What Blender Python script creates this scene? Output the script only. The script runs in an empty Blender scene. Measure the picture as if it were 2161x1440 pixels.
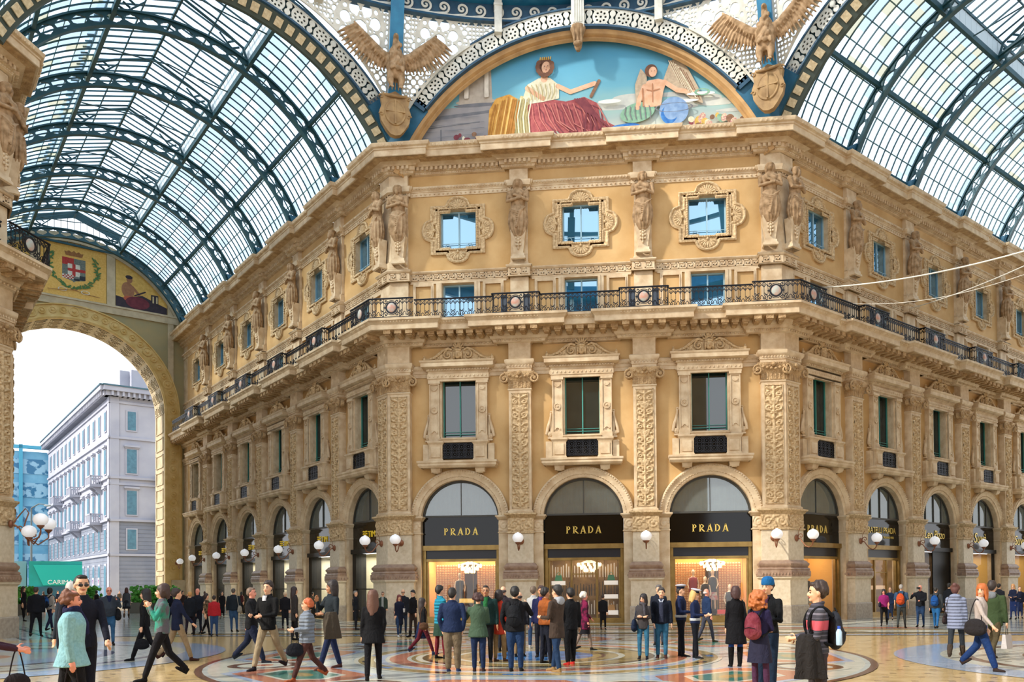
import bpy, bmesh, math, random
import numpy as np
from mathutils import Vector, Matrix
random.seed(7); np.random.seed(7)
SC = bpy.context.scene; COL = SC.collection
R2 = math.sqrt(.5); PI = math.pi

# ------------------------------------------------------------------ camera
F_PX, CX, CY = 1733.26, 1169.4, 1203.9          # focal length and principal point in px of the 2161x1440 frame
H_EYE = 1.75
_ya, _pi, _ro = math.radians(6.046), math.radians(.887), math.radians(-.487)
FW = Vector((-math.sin(_ya)*math.cos(_pi), math.cos(_ya)*math.cos(_pi), math.sin(_pi)))
_r0 = Vector((math.cos(_ya), math.sin(_ya), 0)); _u0 = _r0.cross(FW)
RT = _r0*math.cos(_ro) + _u0*math.sin(_ro); UP = -_r0*math.sin(_ro) + _u0*math.cos(_ro)
cd = bpy.data.cameras.new('camera'); cam = bpy.data.objects.new('camera', cd); COL.objects.link(cam)
cd.sensor_width = 36; cd.lens = F_PX/2161*36; cd.shift_x = (1080.5-CX)/2161; cd.shift_y = (CY-720)/2161
cd.clip_start = .05; cd.clip_end = 600
cam.matrix_world = Matrix(((RT.x, UP.x, -FW.x, 0), (RT.y, UP.y, -FW.y, 0), (RT.z, UP.z, -FW.z, H_EYE), (0, 0, 0, 1)))
SC.camera = cam

# ------------------------------------------------------------------ world, sun, exposure
w = bpy.data.worlds.new('sky'); SC.world = w; w.use_nodes = True
_n = w.node_tree.nodes; _l = w.node_tree.links
_tc = _n.new('ShaderNodeTexCoord'); _sx = _n.new('ShaderNodeSeparateXYZ'); _cr = _n.new('ShaderNodeValToRGB')
_cr.color_ramp.elements[0].position = 0.; _cr.color_ramp.elements[0].color = (.96, .97, 1., 1)
_cr.color_ramp.elements[1].position = .8; _cr.color_ramp.elements[1].color = (.72, .86, 1., 1)
_l.new(_tc.outputs['Generated'], _sx.inputs[0]); _l.new(_sx.outputs['Z'], _cr.inputs[0])
_l.new(_cr.outputs[0], _n['Background'].inputs[0]); _n['Background'].inputs[1].default_value = 1.8
sl = bpy.data.lights.new('sun', 'SUN'); sun = bpy.data.objects.new('sun', sl); COL.objects.link(sun)
sl.energy = 4.6; sl.color = (1., .93, .82); sl.angle = math.radians(4)
sun.location = (-20, -10, 60)
sun.rotation_euler = Vector((.70, .45, -.55)).to_track_quat('-Z', 'Y').to_euler()
SC.view_settings.view_transform = 'Standard'; SC.view_settings.look = 'None'
SC.view_settings.exposure = 0.22; SC.view_settings.gamma = 1.0; SC.view_settings.use_curve_mapping = False
SC.cycles.max_bounces = 6; SC.cycles.diffuse_bounces = 4; SC.cycles.glossy_bounces = 3
SC.cycles.transparent_max_bounces = 24; SC.cycles.transmission_bounces = 3
SC.cycles.caustics_reflective = False; SC.cycles.caustics_refractive = False

# ------------------------------------------------------------------ materials
def lin(c):
    if isinstance(c, str):
        c = [int(c[i:i+2], 16)/255 for i in (0, 2, 4)]
        c = [x/12.92 if x <= .04045 else ((x+.055)/1.055)**2.4 for x in c]
    return (c[0], c[1], c[2], 1.)
MATS = {}
def mat(name, col, rough=.6, metal=0., col2=None, scale=4., detail=4., bump=0., bscale=20., spec=.5, emit=0., mix=(.35, .65), bdist=.02, voro=False):
    if name in MATS: return MATS[name]
    m = bpy.data.materials.new(name); m.use_nodes = True; MATS[name] = m
    nt = m.node_tree; n = nt.nodes; l = nt.links; b = n['Principled BSDF']
    b.inputs['Base Color'].default_value = lin(col); b.inputs['Roughness'].default_value = rough
    b.inputs['Metallic'].default_value = metal; b.inputs['Specular IOR Level'].default_value = spec
    if emit:
        b.inputs['Emission Color'].default_value = lin(col); b.inputs['Emission Strength'].default_value = emit
    tc = n.new('ShaderNodeTexCoord')
    if col2 is not None:
        no = n.new('ShaderNodeTexNoise'); no.inputs['Scale'].default_value = scale; no.inputs['Detail'].default_value = detail
        cr = n.new('ShaderNodeValToRGB'); cr.color_ramp.elements[0].position = mix[0]; cr.color_ramp.elements[1].position = mix[1]
        cr.color_ramp.elements[0].color = lin(col); cr.color_ramp.elements[1].color = lin(col2)
        l.new(tc.outputs['Object'], no.inputs['Vector']); l.new(no.outputs['Fac'], cr.inputs[0]); l.new(cr.outputs[0], b.inputs['Base Color'])
        if emit: l.new(cr.outputs[0], b.inputs['Emission Color'])
    if bump:
        bn = n.new('ShaderNodeBump'); bn.inputs['Strength'].default_value = bump; bn.inputs['Distance'].default_value = bdist
        if voro:
            no = n.new('ShaderNodeTexVoronoi'); no.inputs['Scale'].default_value = bscale; o = no.outputs['Distance']
        else:
            no = n.new('ShaderNodeTexNoise'); no.inputs['Scale'].default_value = bscale; no.inputs['Detail'].default_value = 5; o = no.outputs['Fac']
        l.new(tc.outputs['Object'], no.inputs['Vector']); l.new(o, bn.inputs['Height']); l.new(bn.outputs[0], b.inputs['Normal'])
    return m
def glass_mat(name, tint, trans, refl=.08, rough=.02, gcol=(1, 1, 1)):
    """thin pane: part transparent, part plain tinted surface, with a gloss on top"""
    if name in MATS: return MATS[name]
    m = bpy.data.materials.new(name); m.use_nodes = True; MATS[name] = m
    n = m.node_tree.nodes; l = m.node_tree.links; n.clear()
    o = n.new('ShaderNodeOutputMaterial'); t = n.new('ShaderNodeBsdfTransparent'); d = n.new('ShaderNodeBsdfDiffuse'); g = n.new('ShaderNodeBsdfGlossy')
    t.inputs[0].default_value = lin(tint); d.inputs[0].default_value = lin(tint); g.inputs[0].default_value = (*gcol, 1); g.inputs['Roughness'].default_value = rough
    a = n.new('ShaderNodeMixShader'); a.inputs[0].default_value = trans; l.new(d.outputs[0], a.inputs[1]); l.new(t.outputs[0], a.inputs[2])
    b = n.new('ShaderNodeMixShader'); b.inputs[0].default_value = refl; l.new(a.outputs[0], b.inputs[1]); l.new(g.outputs[0], b.inputs[2])
    l.new(b.outputs[0], o.inputs[0]); return m

STUCCO = mat('ochre_stucco', 'b8935e', .85, col2='c8a572', scale=.9, detail=8, bump=.15, bscale=9)
STONE = mat('warm_limestone', 'bda381', .75, col2='d6c2a2', scale=2.8, detail=8, bump=.15, bscale=14)
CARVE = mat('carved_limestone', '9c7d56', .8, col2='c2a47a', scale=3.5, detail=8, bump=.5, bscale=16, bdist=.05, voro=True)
STATUE = mat('statue_stone', '866a48', .8, col2='b39572', scale=5, detail=6, bump=.3, bscale=25)
RELIEF = mat('relief_stone', 'a98d66', .8, col2='d3ba92', scale=11, detail=6)
BASEST = mat('brown_marble', '876b58', .45, col2='a08670', scale=5, detail=8)
PEDST = mat('beige_granite', 'c4b498', .55, col2='d4c6ae', scale=7, detail=10)
DADO = mat('grey_dado_granite', '978b7c', .5, col2='ada191', scale=9, detail=10)
IRON = mat('black_wrought_iron', '25262b', .45, metal=.6)
BLUEI = mat('blue_painted_steel', '1f6f98', .5, col2='2a80a8', scale=3)
NAVYI = mat('navy_painted_steel', '27465f', .5, col2='30566f', scale=3)
WHITEI = mat('pale_painted_iron', 'c9c8bd', .6, col2='dcdbd0', scale=4)
GREENI = mat('dark_green_steel', '1d4650', .5, col2='27525a', scale=2)
DARKGL = mat('dark_window_glass', '0d1a1c', .06, spec=.35)
BLACKGL = mat('black_glass', '050506', .08, spec=.35)
BRONZE = mat('bronze_frame', '8a7040', .35, metal=.7, col2='a0854f', scale=3)
GOLD = mat('gold_letter', 'd9bc62', .35, metal=.5)
GREENFR = mat('teal_window_frame', '3f8a80', .5)
GLOBE = mat('white_globe', 'f2f2f4', .25, emit=.25)
COPPER = mat('copper_bracket', '8a5a40', .45, metal=.5)

# ------------------------------------------------------------------ mesh builder
class MB:
    def __init__(s): s.v = []; s.f = []; s.m = []; s.T = None
    def add(s, vs, fs, mi=0):
        b = len(s.v)
        if s.T is not None: vs = [tuple(s.T @ Vector(p)) for p in vs]
        s.v.extend([tuple(p) for p in vs]); s.f.extend([tuple(i+b for i in q) for q in fs]); s.m.extend([mi]*len(fs)); return s
    def box(s, x0, x1, y0, y1, z0, z1, mi=0):
        return s.add([(x0,y0,z0),(x1,y0,z0),(x1,y1,z0),(x0,y1,z0),(x0,y0,z1),(x1,y0,z1),(x1,y1,z1),(x0,y1,z1)],
                     [(0,3,2,1),(4,5,6,7),(0,1,5,4),(1,2,6,5),(2,3,7,6),(3,0,4,7)], mi)
    def bar(s, a, b, w=.05, h=None, mi=0, up=(0, 0, 1)):
        """rectangular bar from a to b"""
        a = Vector(a); b = Vector(b); d = (b-a).normalized(); u = Vector(up)
        if abs(d.dot(u)) > .95: u = Vector((1, 0, 0))
        x = d.cross(u).normalized()*w/2; y = x.cross(d).normalized()*(h or w)/2
        P = [a-x-y, a+x-y, a+x+y, a-x+y, b-x-y, b+x-y, b+x+y, b-x+y]
        return s.add(P, [(3,2,1,0),(4,5,6,7),(0,1,5,4),(1,2,6,5),(2,3,7,6),(3,0,4,7)], mi)
    def tube(s, pts, r, n=8, cap=True, mi=0, sq=1.):
        pts = [Vector(p) for p in pts]; rs = r if isinstance(r, (list, tuple)) else [r]*len(pts)
        vs = []; fs = []; N = len(pts); u = None
        for i, p in enumerate(pts):
            d = (pts[min(i+1, N-1)]-pts[max(i-1, 0)])
            d = d.normalized() if d.length > 1e-9 else Vector((0, 0, 1))
            if u is None: u = d.cross(Vector((0, 0, 1)) if abs(d.z) < .9 else Vector((1, 0, 0))).normalized()
            else: u = (u-d*u.dot(d)).normalized()
            w_ = d.cross(u)
            for k in range(n):
                a = 2*PI*k/n; vs.append(p+u*math.cos(a)*rs[i]+w_*math.sin(a)*rs[i]*sq)
        for i in range(N-1):
            for k in range(n): fs.append((i*n+k, i*n+(k+1) % n, (i+1)*n+(k+1) % n, (i+1)*n+k))
        if cap: fs.append(tuple(range(n-1, -1, -1))); fs.append(tuple((N-1)*n+k for k in range(n)))
        return s.add(vs, fs, mi)
    def ell(s, c, r, nu=10, nv=7, mi=0, rot=None):
        if not isinstance(r, (list, tuple)): r = (r, r, r)
        vs = []; fs = []; c = Vector(c)
        for j in range(nv+1):
            t = PI*j/nv
            for i in range(nu):
                a = 2*PI*i/nu; p = Vector((r[0]*math.sin(t)*math.cos(a), r[1]*math.sin(t)*math.sin(a), r[2]*math.cos(t)))
                if rot is not None: p = rot @ p
                vs.append(c+p)
        for j in range(nv):
            for i in range(nu): fs.append((j*nu+i, (j+1)*nu+i, (j+1)*nu+(i+1) % nu, j*nu+(i+1) % nu))
        return s.add(vs, fs, mi)
    def lathe(s, prof, n=16, c=(0, 0, 0), mi=0, sx=1., sy=1.):
        vs = []; fs = []
        for r, z in prof:
            for k in range(n):
                a = 2*PI*k/n; vs.append((c[0]+r*math.cos(a)*sx, c[1]+r*math.sin(a)*sy, c[2]+z))
        for i in range(len(prof)-1):
            for k in range(n): fs.append((i*n+k, i*n+(k+1) % n, (i+1)*n+(k+1) % n, (i+1)*n+k))
        fs.append(tuple(range(n-1, -1, -1))); fs.append(tuple((len(prof)-1)*n+k for k in range(n)))
        return s.add(vs, fs, mi)
    def loft(s, secs, n=14, mi=0, fold=0, amp=0.):
        """elliptical sections (x,y,z,rx,ry) in horizontal planes, optional folds"""
        vs = []; fs = []
        for (x, y, z, rx, ry, *e) in secs:
            am = e[0] if e else amp
            for k in range(n):
                a = 2*PI*k/n; q = 1+am*math.cos(fold*a) if fold else 1
                vs.append((x+rx*q*math.cos(a), y+ry*q*math.sin(a), z))
        for i in range(len(secs)-1):
            for k in range(n): fs.append((i*n+k, i*n+(k+1) % n, (i+1)*n+(k+1) % n, (i+1)*n+k))
        fs.append(tuple(range(n-1, -1, -1))); fs.append(tuple((len(secs)-1)*n+k for k in range(n)))
        return s.add(vs, fs, mi)
    def poly(s, pts, y0, y1, mi=0, cap0=True):
        """polygon in the x-z plane extruded from y0 (front) to y1"""
        n = len(pts); vs = [(x, y0, z) for x, z in pts]+[(x, y1, z) for x, z in pts]
        fs = [tuple(range(n)), tuple(range(2*n-1, n-1, -1))]+[(i, n+i, n+(i+1) % n, (i+1) % n) for i in range(n)]
        return s.add(vs, fs, mi)
    def arc(s, c, prof, a0=0., a1=PI, n=32, mi=0, closed=True):
        """profile [(radius, y)] swept round the arc in the x-z plane about c=(x,z)"""
        vs = []; fs = []; m = len(prof)
        for i in range(n+1):
            a = a0+(a1-a0)*i/n
            for r, y in prof: vs.append((c[0]+r*math.cos(a), y, c[1]+r*math.sin(a)))
        for i in range(n):
            for k in range(m if closed else m-1): fs.append((i*m+k, (i+1)*m+k, (i+1)*m+(k+1) % m, i*m+(k+1) % m))
        if closed: fs.append(tuple(range(m))); fs.append(tuple(n*m+k for k in reversed(range(m))))
        return s.add(vs, fs, mi)
    def sweep(s, path, prof, mi=0, closed=False):
        """profile [(out, z)] along a plan path (x,y); 'out' is to the right of travel; mitred"""
        P = [Vector(p) for p in path]; N = len(P); offs = []
        for i in range(N):
            if closed: a, b = P[i-1], P[(i+1) % N]
            else: a, b = P[max(i-1, 0)], P[min(i+1, N-1)]
            d0 = (P[i]-a).normalized() if (P[i]-a).length > 1e-9 else (b-P[i]).normalized()
            d1 = (b-P[i]).normalized() if (b-P[i]).length > 1e-9 else d0
            n0 = Vector((d0.y, -d0.x)); n1 = Vector((d1.y, -d1.x)); k = 1+n0.dot(n1)
            offs.append((n0+n1)/max(k, .2))
        vs = []; fs = []; m = len(prof)
        for i in range(N):
            for o, z in prof: vs.append((P[i].x+offs[i].x*o, P[i].y+offs[i].y*o, z))
        for i in range(N if closed else N-1):
            j = (i+1) % N
            for k in range(m-1): fs.append((i*m+k, j*m+k, j*m+k+1, i*m+k+1))
        return s.add(vs, fs, mi)
    def build(s, name, mats, parent=None, smooth=False, **props):
        me = bpy.data.meshes.new(name); me.from_pydata(s.v, [], s.f)
        for m in (mats if isinstance(mats, (list, tuple)) else [mats]): me.materials.append(m)
        if any(s.m): me.polygons.foreach_set('material_index', s.m)
        if smooth:
            me.polygons.foreach_set('use_smooth', [True]*len(me.polygons))
            if smooth != 1: me.set_sharp_from_angle(angle=math.radians(smooth))
        me.update(); o = bpy.data.objects.new(name, me); COL.objects.link(o)
        if parent is not None: o.parent = parent
        for k, v in props.items(): o[k] = v
        return o

def remesh(o, vox, smooth=2, fac=.5):
    m = o.modifiers.new('join', 'REMESH'); m.mode = 'VOXEL'; m.voxel_size = vox; m.use_smooth_shade = True
    if smooth:
        k = o.modifiers.new('soft', 'SMOOTH'); k.iterations = smooth; k.factor = fac
    return o
def thing(name, label, cat, loc=(0, 0, 0), rz=0., group=None):
    o = bpy.data.objects.new(name, None); COL.objects.link(o); o.empty_display_size = .2
    o.location = loc; o.rotation_euler = (0, 0, rz); o['label'] = label; o['category'] = cat
    if group: o['group'] = group
    return o
def tag(o, label, cat, group=None, loc=None, rz=None):
    o['label'] = label; o['category'] = cat
    if group: o['group'] = group
    if loc is not None: o.location = loc
    if rz is not None: o.rotation_euler = (0, 0, rz)
    return o
def struct(name, loc=(0, 0, 0), rz=0.):
    o = bpy.data.objects.new(name, None); COL.objects.link(o); o.location = loc; o.rotation_euler = (0, 0, rz); o['kind'] = 'structure'; o.empty_display_size = .2
    return o
def dup(o, loc=None, rz=None, label=None, name=None, parent=None, skip=()):
    c = o.copy(); COL.objects.link(c)
    if parent is not None: c.parent = parent
    if loc is not None: c.location = loc
    if rz is not None: c.rotation_euler = (0, 0, rz)
    if label: c['label'] = label
    if name: c.name = name
    for ch in list(o.children):
        if ch.name.split('.')[0] in skip: continue
        dup(ch, parent=c, skip=skip)
    return c

def plate(mb, fn, u0, u1, v0, v1, res, mp, th=.05, mi=0, back=True):
    """cut plate: metal where fn(u,v)>0, marching squares; mp(u,v,w)->xyz arrays, w = depth behind the front"""
    nu = max(2, int(round((u1-u0)/res))); nv = max(2, int(round((v1-v0)/res)))
    U, V = np.meshgrid(np.linspace(u0, u1, nu+1), np.linspace(v0, v1, nv+1), indexing='ij'); Fv = fn(U, V)
    pos = Fv > 0; full = pos[:-1, :-1] & pos[1:, :-1] & pos[1:, 1:] & pos[:-1, 1:]; anyp = pos[:-1, :-1] | pos[1:, :-1] | pos[1:, 1:] | pos[:-1, 1:]
    uv = []; fs = []; walls = []; idx = {}
    def gv(i, j):
        k = (i, j)
        if k not in idx: idx[k] = len(uv); uv.append((U[i, j], V[i, j]))
        return idx[k]
    eidx = {}
    def ev(a, b):
        k = (a, b) if a < b else (b, a)
        if k not in eidx:
            fa, fb = Fv[k[0]], Fv[k[1]]; t = fa/(fa-fb); eidx[k] = len(uv)
            uv.append((U[k[0]]+(U[k[1]]-U[k[0]])*t, V[k[0]]+(V[k[1]]-V[k[0]])*t))
        return eidx[k]
    for i, j in zip(*np.nonzero(anyp)):
        c = [(i, j), (i+1, j), (i+1, j+1), (i, j+1)]
        if full[i, j]: fs.append(tuple(gv(*q) for q in c)); continue
        pl = []; cut = []
        for k in range(4):
            a, b = c[k], c[(k+1) % 4]
            if pos[a]: pl.append(gv(*a))
            if pos[a] != pos[b]: e = ev(a, b); pl.append(e); cut.append((len(pl)-1, pos[a]))
        if len(pl) >= 3: fs.append(tuple(pl))
        for q, out in cut:
            if out: walls.append((pl[q], pl[(q+1) % len(pl)]))
    if not uv: return mb
    uv = np.array(uv)
    X = np.stack(np.broadcast_arrays(*mp(uv[:, 0], uv[:, 1], 0.)), 1); n = len(X); allv = X
    if back:
        allv = np.concatenate([X, np.stack(np.broadcast_arrays(*mp(uv[:, 0], uv[:, 1], th)), 1)])
        fb = [tuple(n+k for k in reversed(q)) for q in fs]; fw_ = [(b, a, a+n, b+n) for a, b in walls]
        fs = fs+fb+fw_
    mb.add([tuple(p) for p in allv.tolist()], fs, mi); return mb
def relief(mb, fn, u0, u1, v0, v1, res, mp, mi=0):
    nu = max(2, int(round((u1-u0)/res))); nv = max(2, int(round((v1-v0)/res)))
    U, V = np.meshgrid(np.linspace(u0, u1, nu+1), np.linspace(v0, v1, nv+1), indexing='ij')
    X = np.stack(np.broadcast_arrays(*mp(U, V, fn(U, V))), 2).reshape(-1, 3)
    fs = [(i*(nv+1)+j, (i+1)*(nv+1)+j, (i+1)*(nv+1)+j+1, i*(nv+1)+j+1) for i in range(nu) for j in range(nv)]
    mb.add([tuple(p) for p in X.tolist()], fs, mi); return mb
# 2-D distance helpers (arrays)
def dseg(U, V, a, b):
    ax, ay = a; bx, by = b; dx, dy = bx-ax, by-ay; t = np.clip(((U-ax)*dx+(V-ay)*dy)/(dx*dx+dy*dy+1e-12), 0, 1)
    return np.hypot(U-ax-dx*t, V-ay-dy*t)
def dcirc(U, V, c, r): return np.abs(np.hypot(U-c[0], V-c[1])-r)
def dspiral(U, V, c, r0, turns, a0=0., sgn=1):
    """distance to a spiral whose outer end is at radius r0, angle a0, winding inwards"""
    x = U-c[0]; y = V-c[1]; r = np.hypot(x, y); th = sgn*(np.arctan2(y, x)-a0); pitch = r0/turns/(2*PI); best = np.full(U.shape, 9.)
    for k in range(-1, int(turns)+2):
        t = np.mod(th, 2*PI)+2*PI*k; rs = r0-pitch*t
        best = np.minimum(best, np.where((t >= 0) & (rs > .0), np.abs(r-rs), 9.))
    return best
# ------------------------------------------------------------------ setting out (metres)
D0, C0, HW = 35.30, -2.455, 8.38          # diagonal front: plane y=D0, centre x, half width
ARM = 14.6                                # clear width of both arcades
PF, PA = 5.41, 5.35                       # bay pitch on the front / in the arcades
NL, NR = 6, 5                             # bays built
A0 = Vector((C0-HW, D0)); B0 = Vector((C0+HW, D0)); LD = Vector((-R2, R2)); RD = Vector((R2, R2))
W0 = A0+Vector((-R2, -R2))*ARM+Vector((-R2, R2))*1.95+Vector((.34, .05))            # corner of the next pier across the left arcade
E0 = B0+Vector((R2, -R2))*ARM
LEND = 33.3
class Wall:
    def __init__(s, P, d, rz, flip): s.P = P; s.d = d; s.rz = rz; s.flip = flip; s.n = Vector((d.y, -d.x)) if not flip else Vector((-d.y, d.x))
    def at(s, t, q=0., z=0.):              # t along, q outwards
        p = s.P+s.d*t+s.n*q; return (p.x, p.y, z)
WF = Wall(Vector((C0, D0)), Vector((1, 0)), 0, False)
WLf = Wall(A0, LD, -PI/4, True)            # t counts from the corner away from us
WR = Wall(B0, RD, PI/4, False)
BAYS = [(WF, i*PF, 'F', i+1) for i in (-1, 0, 1)]+[(WLf, 2.85+PA*i, 'L', i) for i in range(NL)]+[(WR, 2.85+PA*i, 'R', i) for i in range(NR)]
PILS = [(WF, -PF/2+.03, 'F', 0), (WF, PF/2-.03, 'F', 1)]+[(WLf, PA*(i+1), 'L', i) for i in range(5)]+[(WR, PA*(i+1), 'R', i) for i in range(5)]
def plan(q0, res, hw, mid=0.):
    """plan polyline of the whole visible front: L end -> corner A -> front -> corner B -> R end; res = extra projection at the pilasters"""
    pts = []
    def n2(W, t, q): p = W.P+W.d*t+W.n*q; return (p.x, p.y)
    T = math.tan(PI/8)
    L = WLf; pts.append(n2(L, LEND, q0))
    for i in reversed(range(5)):
        t = PA*(i+1); 
        pts += [n2(L, t+hw, q0), n2(L, t+hw, q0+res), n2(L, t-hw, q0+res), n2(L, t-hw, q0)]
    e = .82+max(0, hw-.5)
    pts += [n2(L, e, q0), n2(L, e, q0+res)]; pts.append(n2(WF, -HW-(q0+res)*T, q0+res)); pts += [n2(WF, -HW+e, q0+res), n2(WF, -HW+e, q0)]
    for t in (-PF/2+.03, PF/2-.03): pts += [n2(WF, t-hw, q0), n2(WF, t-hw, q0+res), n2(WF, t+hw, q0+res), n2(WF, t+hw, q0)]
    pts += [n2(WF, HW-e, q0), n2(WF, HW-e, q0+res)]; pts.append(n2(WF, HW+(q0+res)*T, q0+res)); pts += [n2(WR, e, q0+res), n2(WR, e, q0)]
    for i in range(5):
        t = PA*(i+1); pts += [n2(WR, t-hw, q0), n2(WR, t-hw, q0+res), n2(WR, t+hw, q0+res), n2(WR, t+hw, q0)]
    pts.append(n2(WR, 29.5, q0)); return pts
def plan_west(q0, res, hw):
    """the pier across the left arcade: its face looks along +x, its other side into the arcade"""
    T = math.tan(PI/8); e = .82+max(0, hw-.5); n = Vector((1, 0)); d = Vector((0, 1)); nl = Vector((R2, R2)); dl = Vector((-R2, R2))
    f = lambda t, q: tuple(W0+d*t+n*q); g = lambda t, q: tuple(W0+dl*t+nl*q)
    # travel order keeps the street side on the right: from the south up to the corner, then along the arcade
    pts = [f(-7.5, q0), f(-PF-.3+hw*0-hw, q0), f(-PF-.3-hw, q0+res), f(-PF-.3+hw, q0+res), f(-PF-.3+hw, q0), f(-e, q0), f(-e, q0+res)]
    pts.append(tuple(W0+d*((q0+res)*T)+n*(q0+res))); pts += [g(e, q0+res), g(e, q0)]
    for i in range(5):
        t = PA*(i+1); pts += [g(t-hw, q0), g(t-hw, q0+res), g(t+hw, q0+res), g(t+hw, q0)]
    pts.append(g(LEND, q0)); return pts
def along(path, step, fn, z=0.):
    """call fn(x,y,ang,outward) every 'step' along each straight run of a plan path"""
    for a, b in zip(path[:-1], path[1:]):
        a = Vector(a); b = Vector(b); L = (b-a).length; k = int(L/step)
        if k < 1: continue
        d = (b-a)/L; n = Vector((d.y, -d.x))
        for i in range(k): p = a+d*(L*(i+.5)/k); fn(p, d, n)
def tbox(mb, p, d, n, w, o0, o1, z0, z1, mi=0):
    c = [p-d*w/2+n*o0, p+d*w/2+n*o0, p+d*w/2+n*o1, p-d*w/2+n*o1]
    mb.add([(q.x, q.y, z0) for q in c]+[(q.x, q.y, z1) for q in c], [(0,3,2,1),(4,5,6,7),(0,1,5,4),(1,2,6,5),(2,3,7,6),(3,0,4,7)], mi)

# ------------------------------------------------------------------ the walls with their openings
def wall_bay(mb, w, z1=20.0):
    """one bay centred on x=0, front face y=0; openings: shop arch, first-floor, mezzanine and upper window"""
    h = w/2; d = .38
    def panel(x0, x1, z0, z1, mi=0): mb.add([(x0,0,z0),(x1,0,z0),(x1,0,z1),(x0,0,z1)], [(0,1,2,3)], mi)
    def reveal(x0, x1, z0, z1, bottom=True):
        mb.add([(x0,0,z0),(x1,0,z0),(x1,0,z1),(x0,0,z1),(x0,d,z0),(x1,d,z0),(x1,d,z1),(x0,d,z1)], [(0,3,7,4),(1,5,6,2),(3,2,6,7)]+([(0,4,5,1)] if bottom else []), 1)
    r = 1.73; zc = 4.56
    panel(-h, -r, 0, zc, 1); panel(r, h, 0, zc, 1)
    n = 24; ztop = 6.6; A = [PI*i/n for i in range(n+1)]
    for i in range(n):
        a, b = A[i], A[i+1]; pa = (r*math.cos(a), zc+r*math.sin(a)); pb = (r*math.cos(b), zc+r*math.sin(b))
        qa = (pa[0], ztop); qb = (pb[0], ztop)
        mb.add([(pa[0],0,pa[1]),(qa[0],0,qa[1]),(qb[0],0,qb[1]),(pb[0],0,pb[1])], [(0,1,2,3)], 0)
        mb.add([(pa[0],0,pa[1]),(pb[0],0,pb[1]),(pb[0],.6,pb[1]),(pa[0],.6,pa[1])], [(0,1,2,3)], 1)
    panel(-h, -r, zc, ztop); panel(r, h, zc, ztop)
    for s in (-1, 1): mb.add([(s*r,0,0),(s*r,.6,0),(s*r,.6,zc),(s*r,0,zc)], [(0,1,2,3)], 1)
    zs = [ztop]
    for (x, z0, z1_) in ((.76, 8.1, 10.74), (.72, 13.2, 14.96), (.8, 16.5, 18.22)):
        panel(-h, h, zs[-1], z0); panel(-h, -x, z0, z1_); panel(x, h, z0, z1_); reveal(-x, x, z0, z1_); zs.append(z1_)
    panel(-h, h, zs[-1], z1)
def build_wall(name, W, bays, w, t0, t1, loc_rz):
    mb = MB()
    for t in bays:
        x, y, _ = W.at(t); mb.T = Matrix.Translation((x, y, 0)) @ Matrix.Rotation(W.rz, 4, 'Z'); wall_bay(mb, w)
    mb.T = None; m = mb.build(name, [STUCCO, STONE]); m['kind'] = 'structure'; return m
build_wall('wall_front', WF, [-PF, 0, PF], PF, 0, 0, 0)
build_wall('wall_left', WLf, [2.85+PA*i for i in range(NL)], PA, 0, 0, 0)
build_wall('wall_right', WR, [2.85+PA*i for i in range(NR)], PA, 0, 0, 0)
# solid infill near the corners (bays are centred between the pilasters)
mb = MB()
for W, a, b in ((WF, -HW, -1.5*PF), (WF, 1.5*PF, HW), (WLf, 0, .2), (WR, 0, .2), (WLf, 2.85+PA*5.5, LEND)):
    p = W.P+W.d*a; q = W.P+W.d*b; mb.add([(p.x,p.y,0),(q.x,q.y,0),(q.x,q.y,20),(p.x,p.y,20)], [(0,1,2,3)], 1)
mb.build('wall_front', [STUCCO, STONE], kind='structure')
# pier across the left arcade
mb = MB()
f = [W0+Vector((0, -16.7)), W0, W0+Vector((-R2, R2))*LEND]
for a, b in zip(f[:-1], f[1:]): mb.add([(a.x,a.y,0),(b.x,b.y,0),(b.x,b.y,20.2),(a.x,a.y,20.2)], [(0,1,2,3)])
mb.build('wall_west', [STUCCO, STONE], kind='structure')
# the sides of the octagon and arcade behind and beside the camera, plain
mb = MB(); S_ = math.radians(0); yS = D0-2*18.7-.6
for a, b in (((C0+HW, yS), (C0-HW, yS)), (tuple(E0+RD*29), tuple(E0)), (tuple(E0), (E0.x, E0.y-16.7))):
    mb.add([(a[0],a[1],0),(b[0],b[1],0),(b[0],b[1],21.5),(a[0],a[1],21.5)], [(0,1,2,3)])
mb.build('wall_south', [STUCCO], kind='structure')

# ------------------------------------------------------------------ long mouldings (trims)
def long_trim(name, q0, res, hw, prof, mats=STONE, dent=None, eggs=None, west=True, mods=None):
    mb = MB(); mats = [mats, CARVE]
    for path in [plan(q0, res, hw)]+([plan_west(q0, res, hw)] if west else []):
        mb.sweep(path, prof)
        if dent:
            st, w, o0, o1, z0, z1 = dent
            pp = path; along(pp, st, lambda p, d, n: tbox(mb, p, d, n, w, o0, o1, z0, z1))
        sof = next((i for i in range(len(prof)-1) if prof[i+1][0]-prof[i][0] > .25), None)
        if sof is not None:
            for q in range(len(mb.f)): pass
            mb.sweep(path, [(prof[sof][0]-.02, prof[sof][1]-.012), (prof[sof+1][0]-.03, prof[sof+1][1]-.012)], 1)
        if eggs:
            for st, r, o, z in eggs:
                along(path, st, lambda p, d, n: mb.ell((p.x+n.x*o, p.y+n.y*o, z), r, 6, 4))
        if mods:
            st, w, o0, o1, z0, z1 = mods
            def mod(p, d, n):
                tbox(mb, p, d, n, w, o0, o1, z0+.1, z1, 1); tbox(mb, p, d, n, w*.7, o0, o1-.06, z0+.04, z0+.12, 1)
                mb.ell((p.x+n.x*(o0+.15), p.y+n.y*(o0+.15), z0+.06), (.09, .09, .07), 6, 4, 1)
            along(path, st, mod)
    return mb.build(name, mats, smooth=35, kind='structure')
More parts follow.
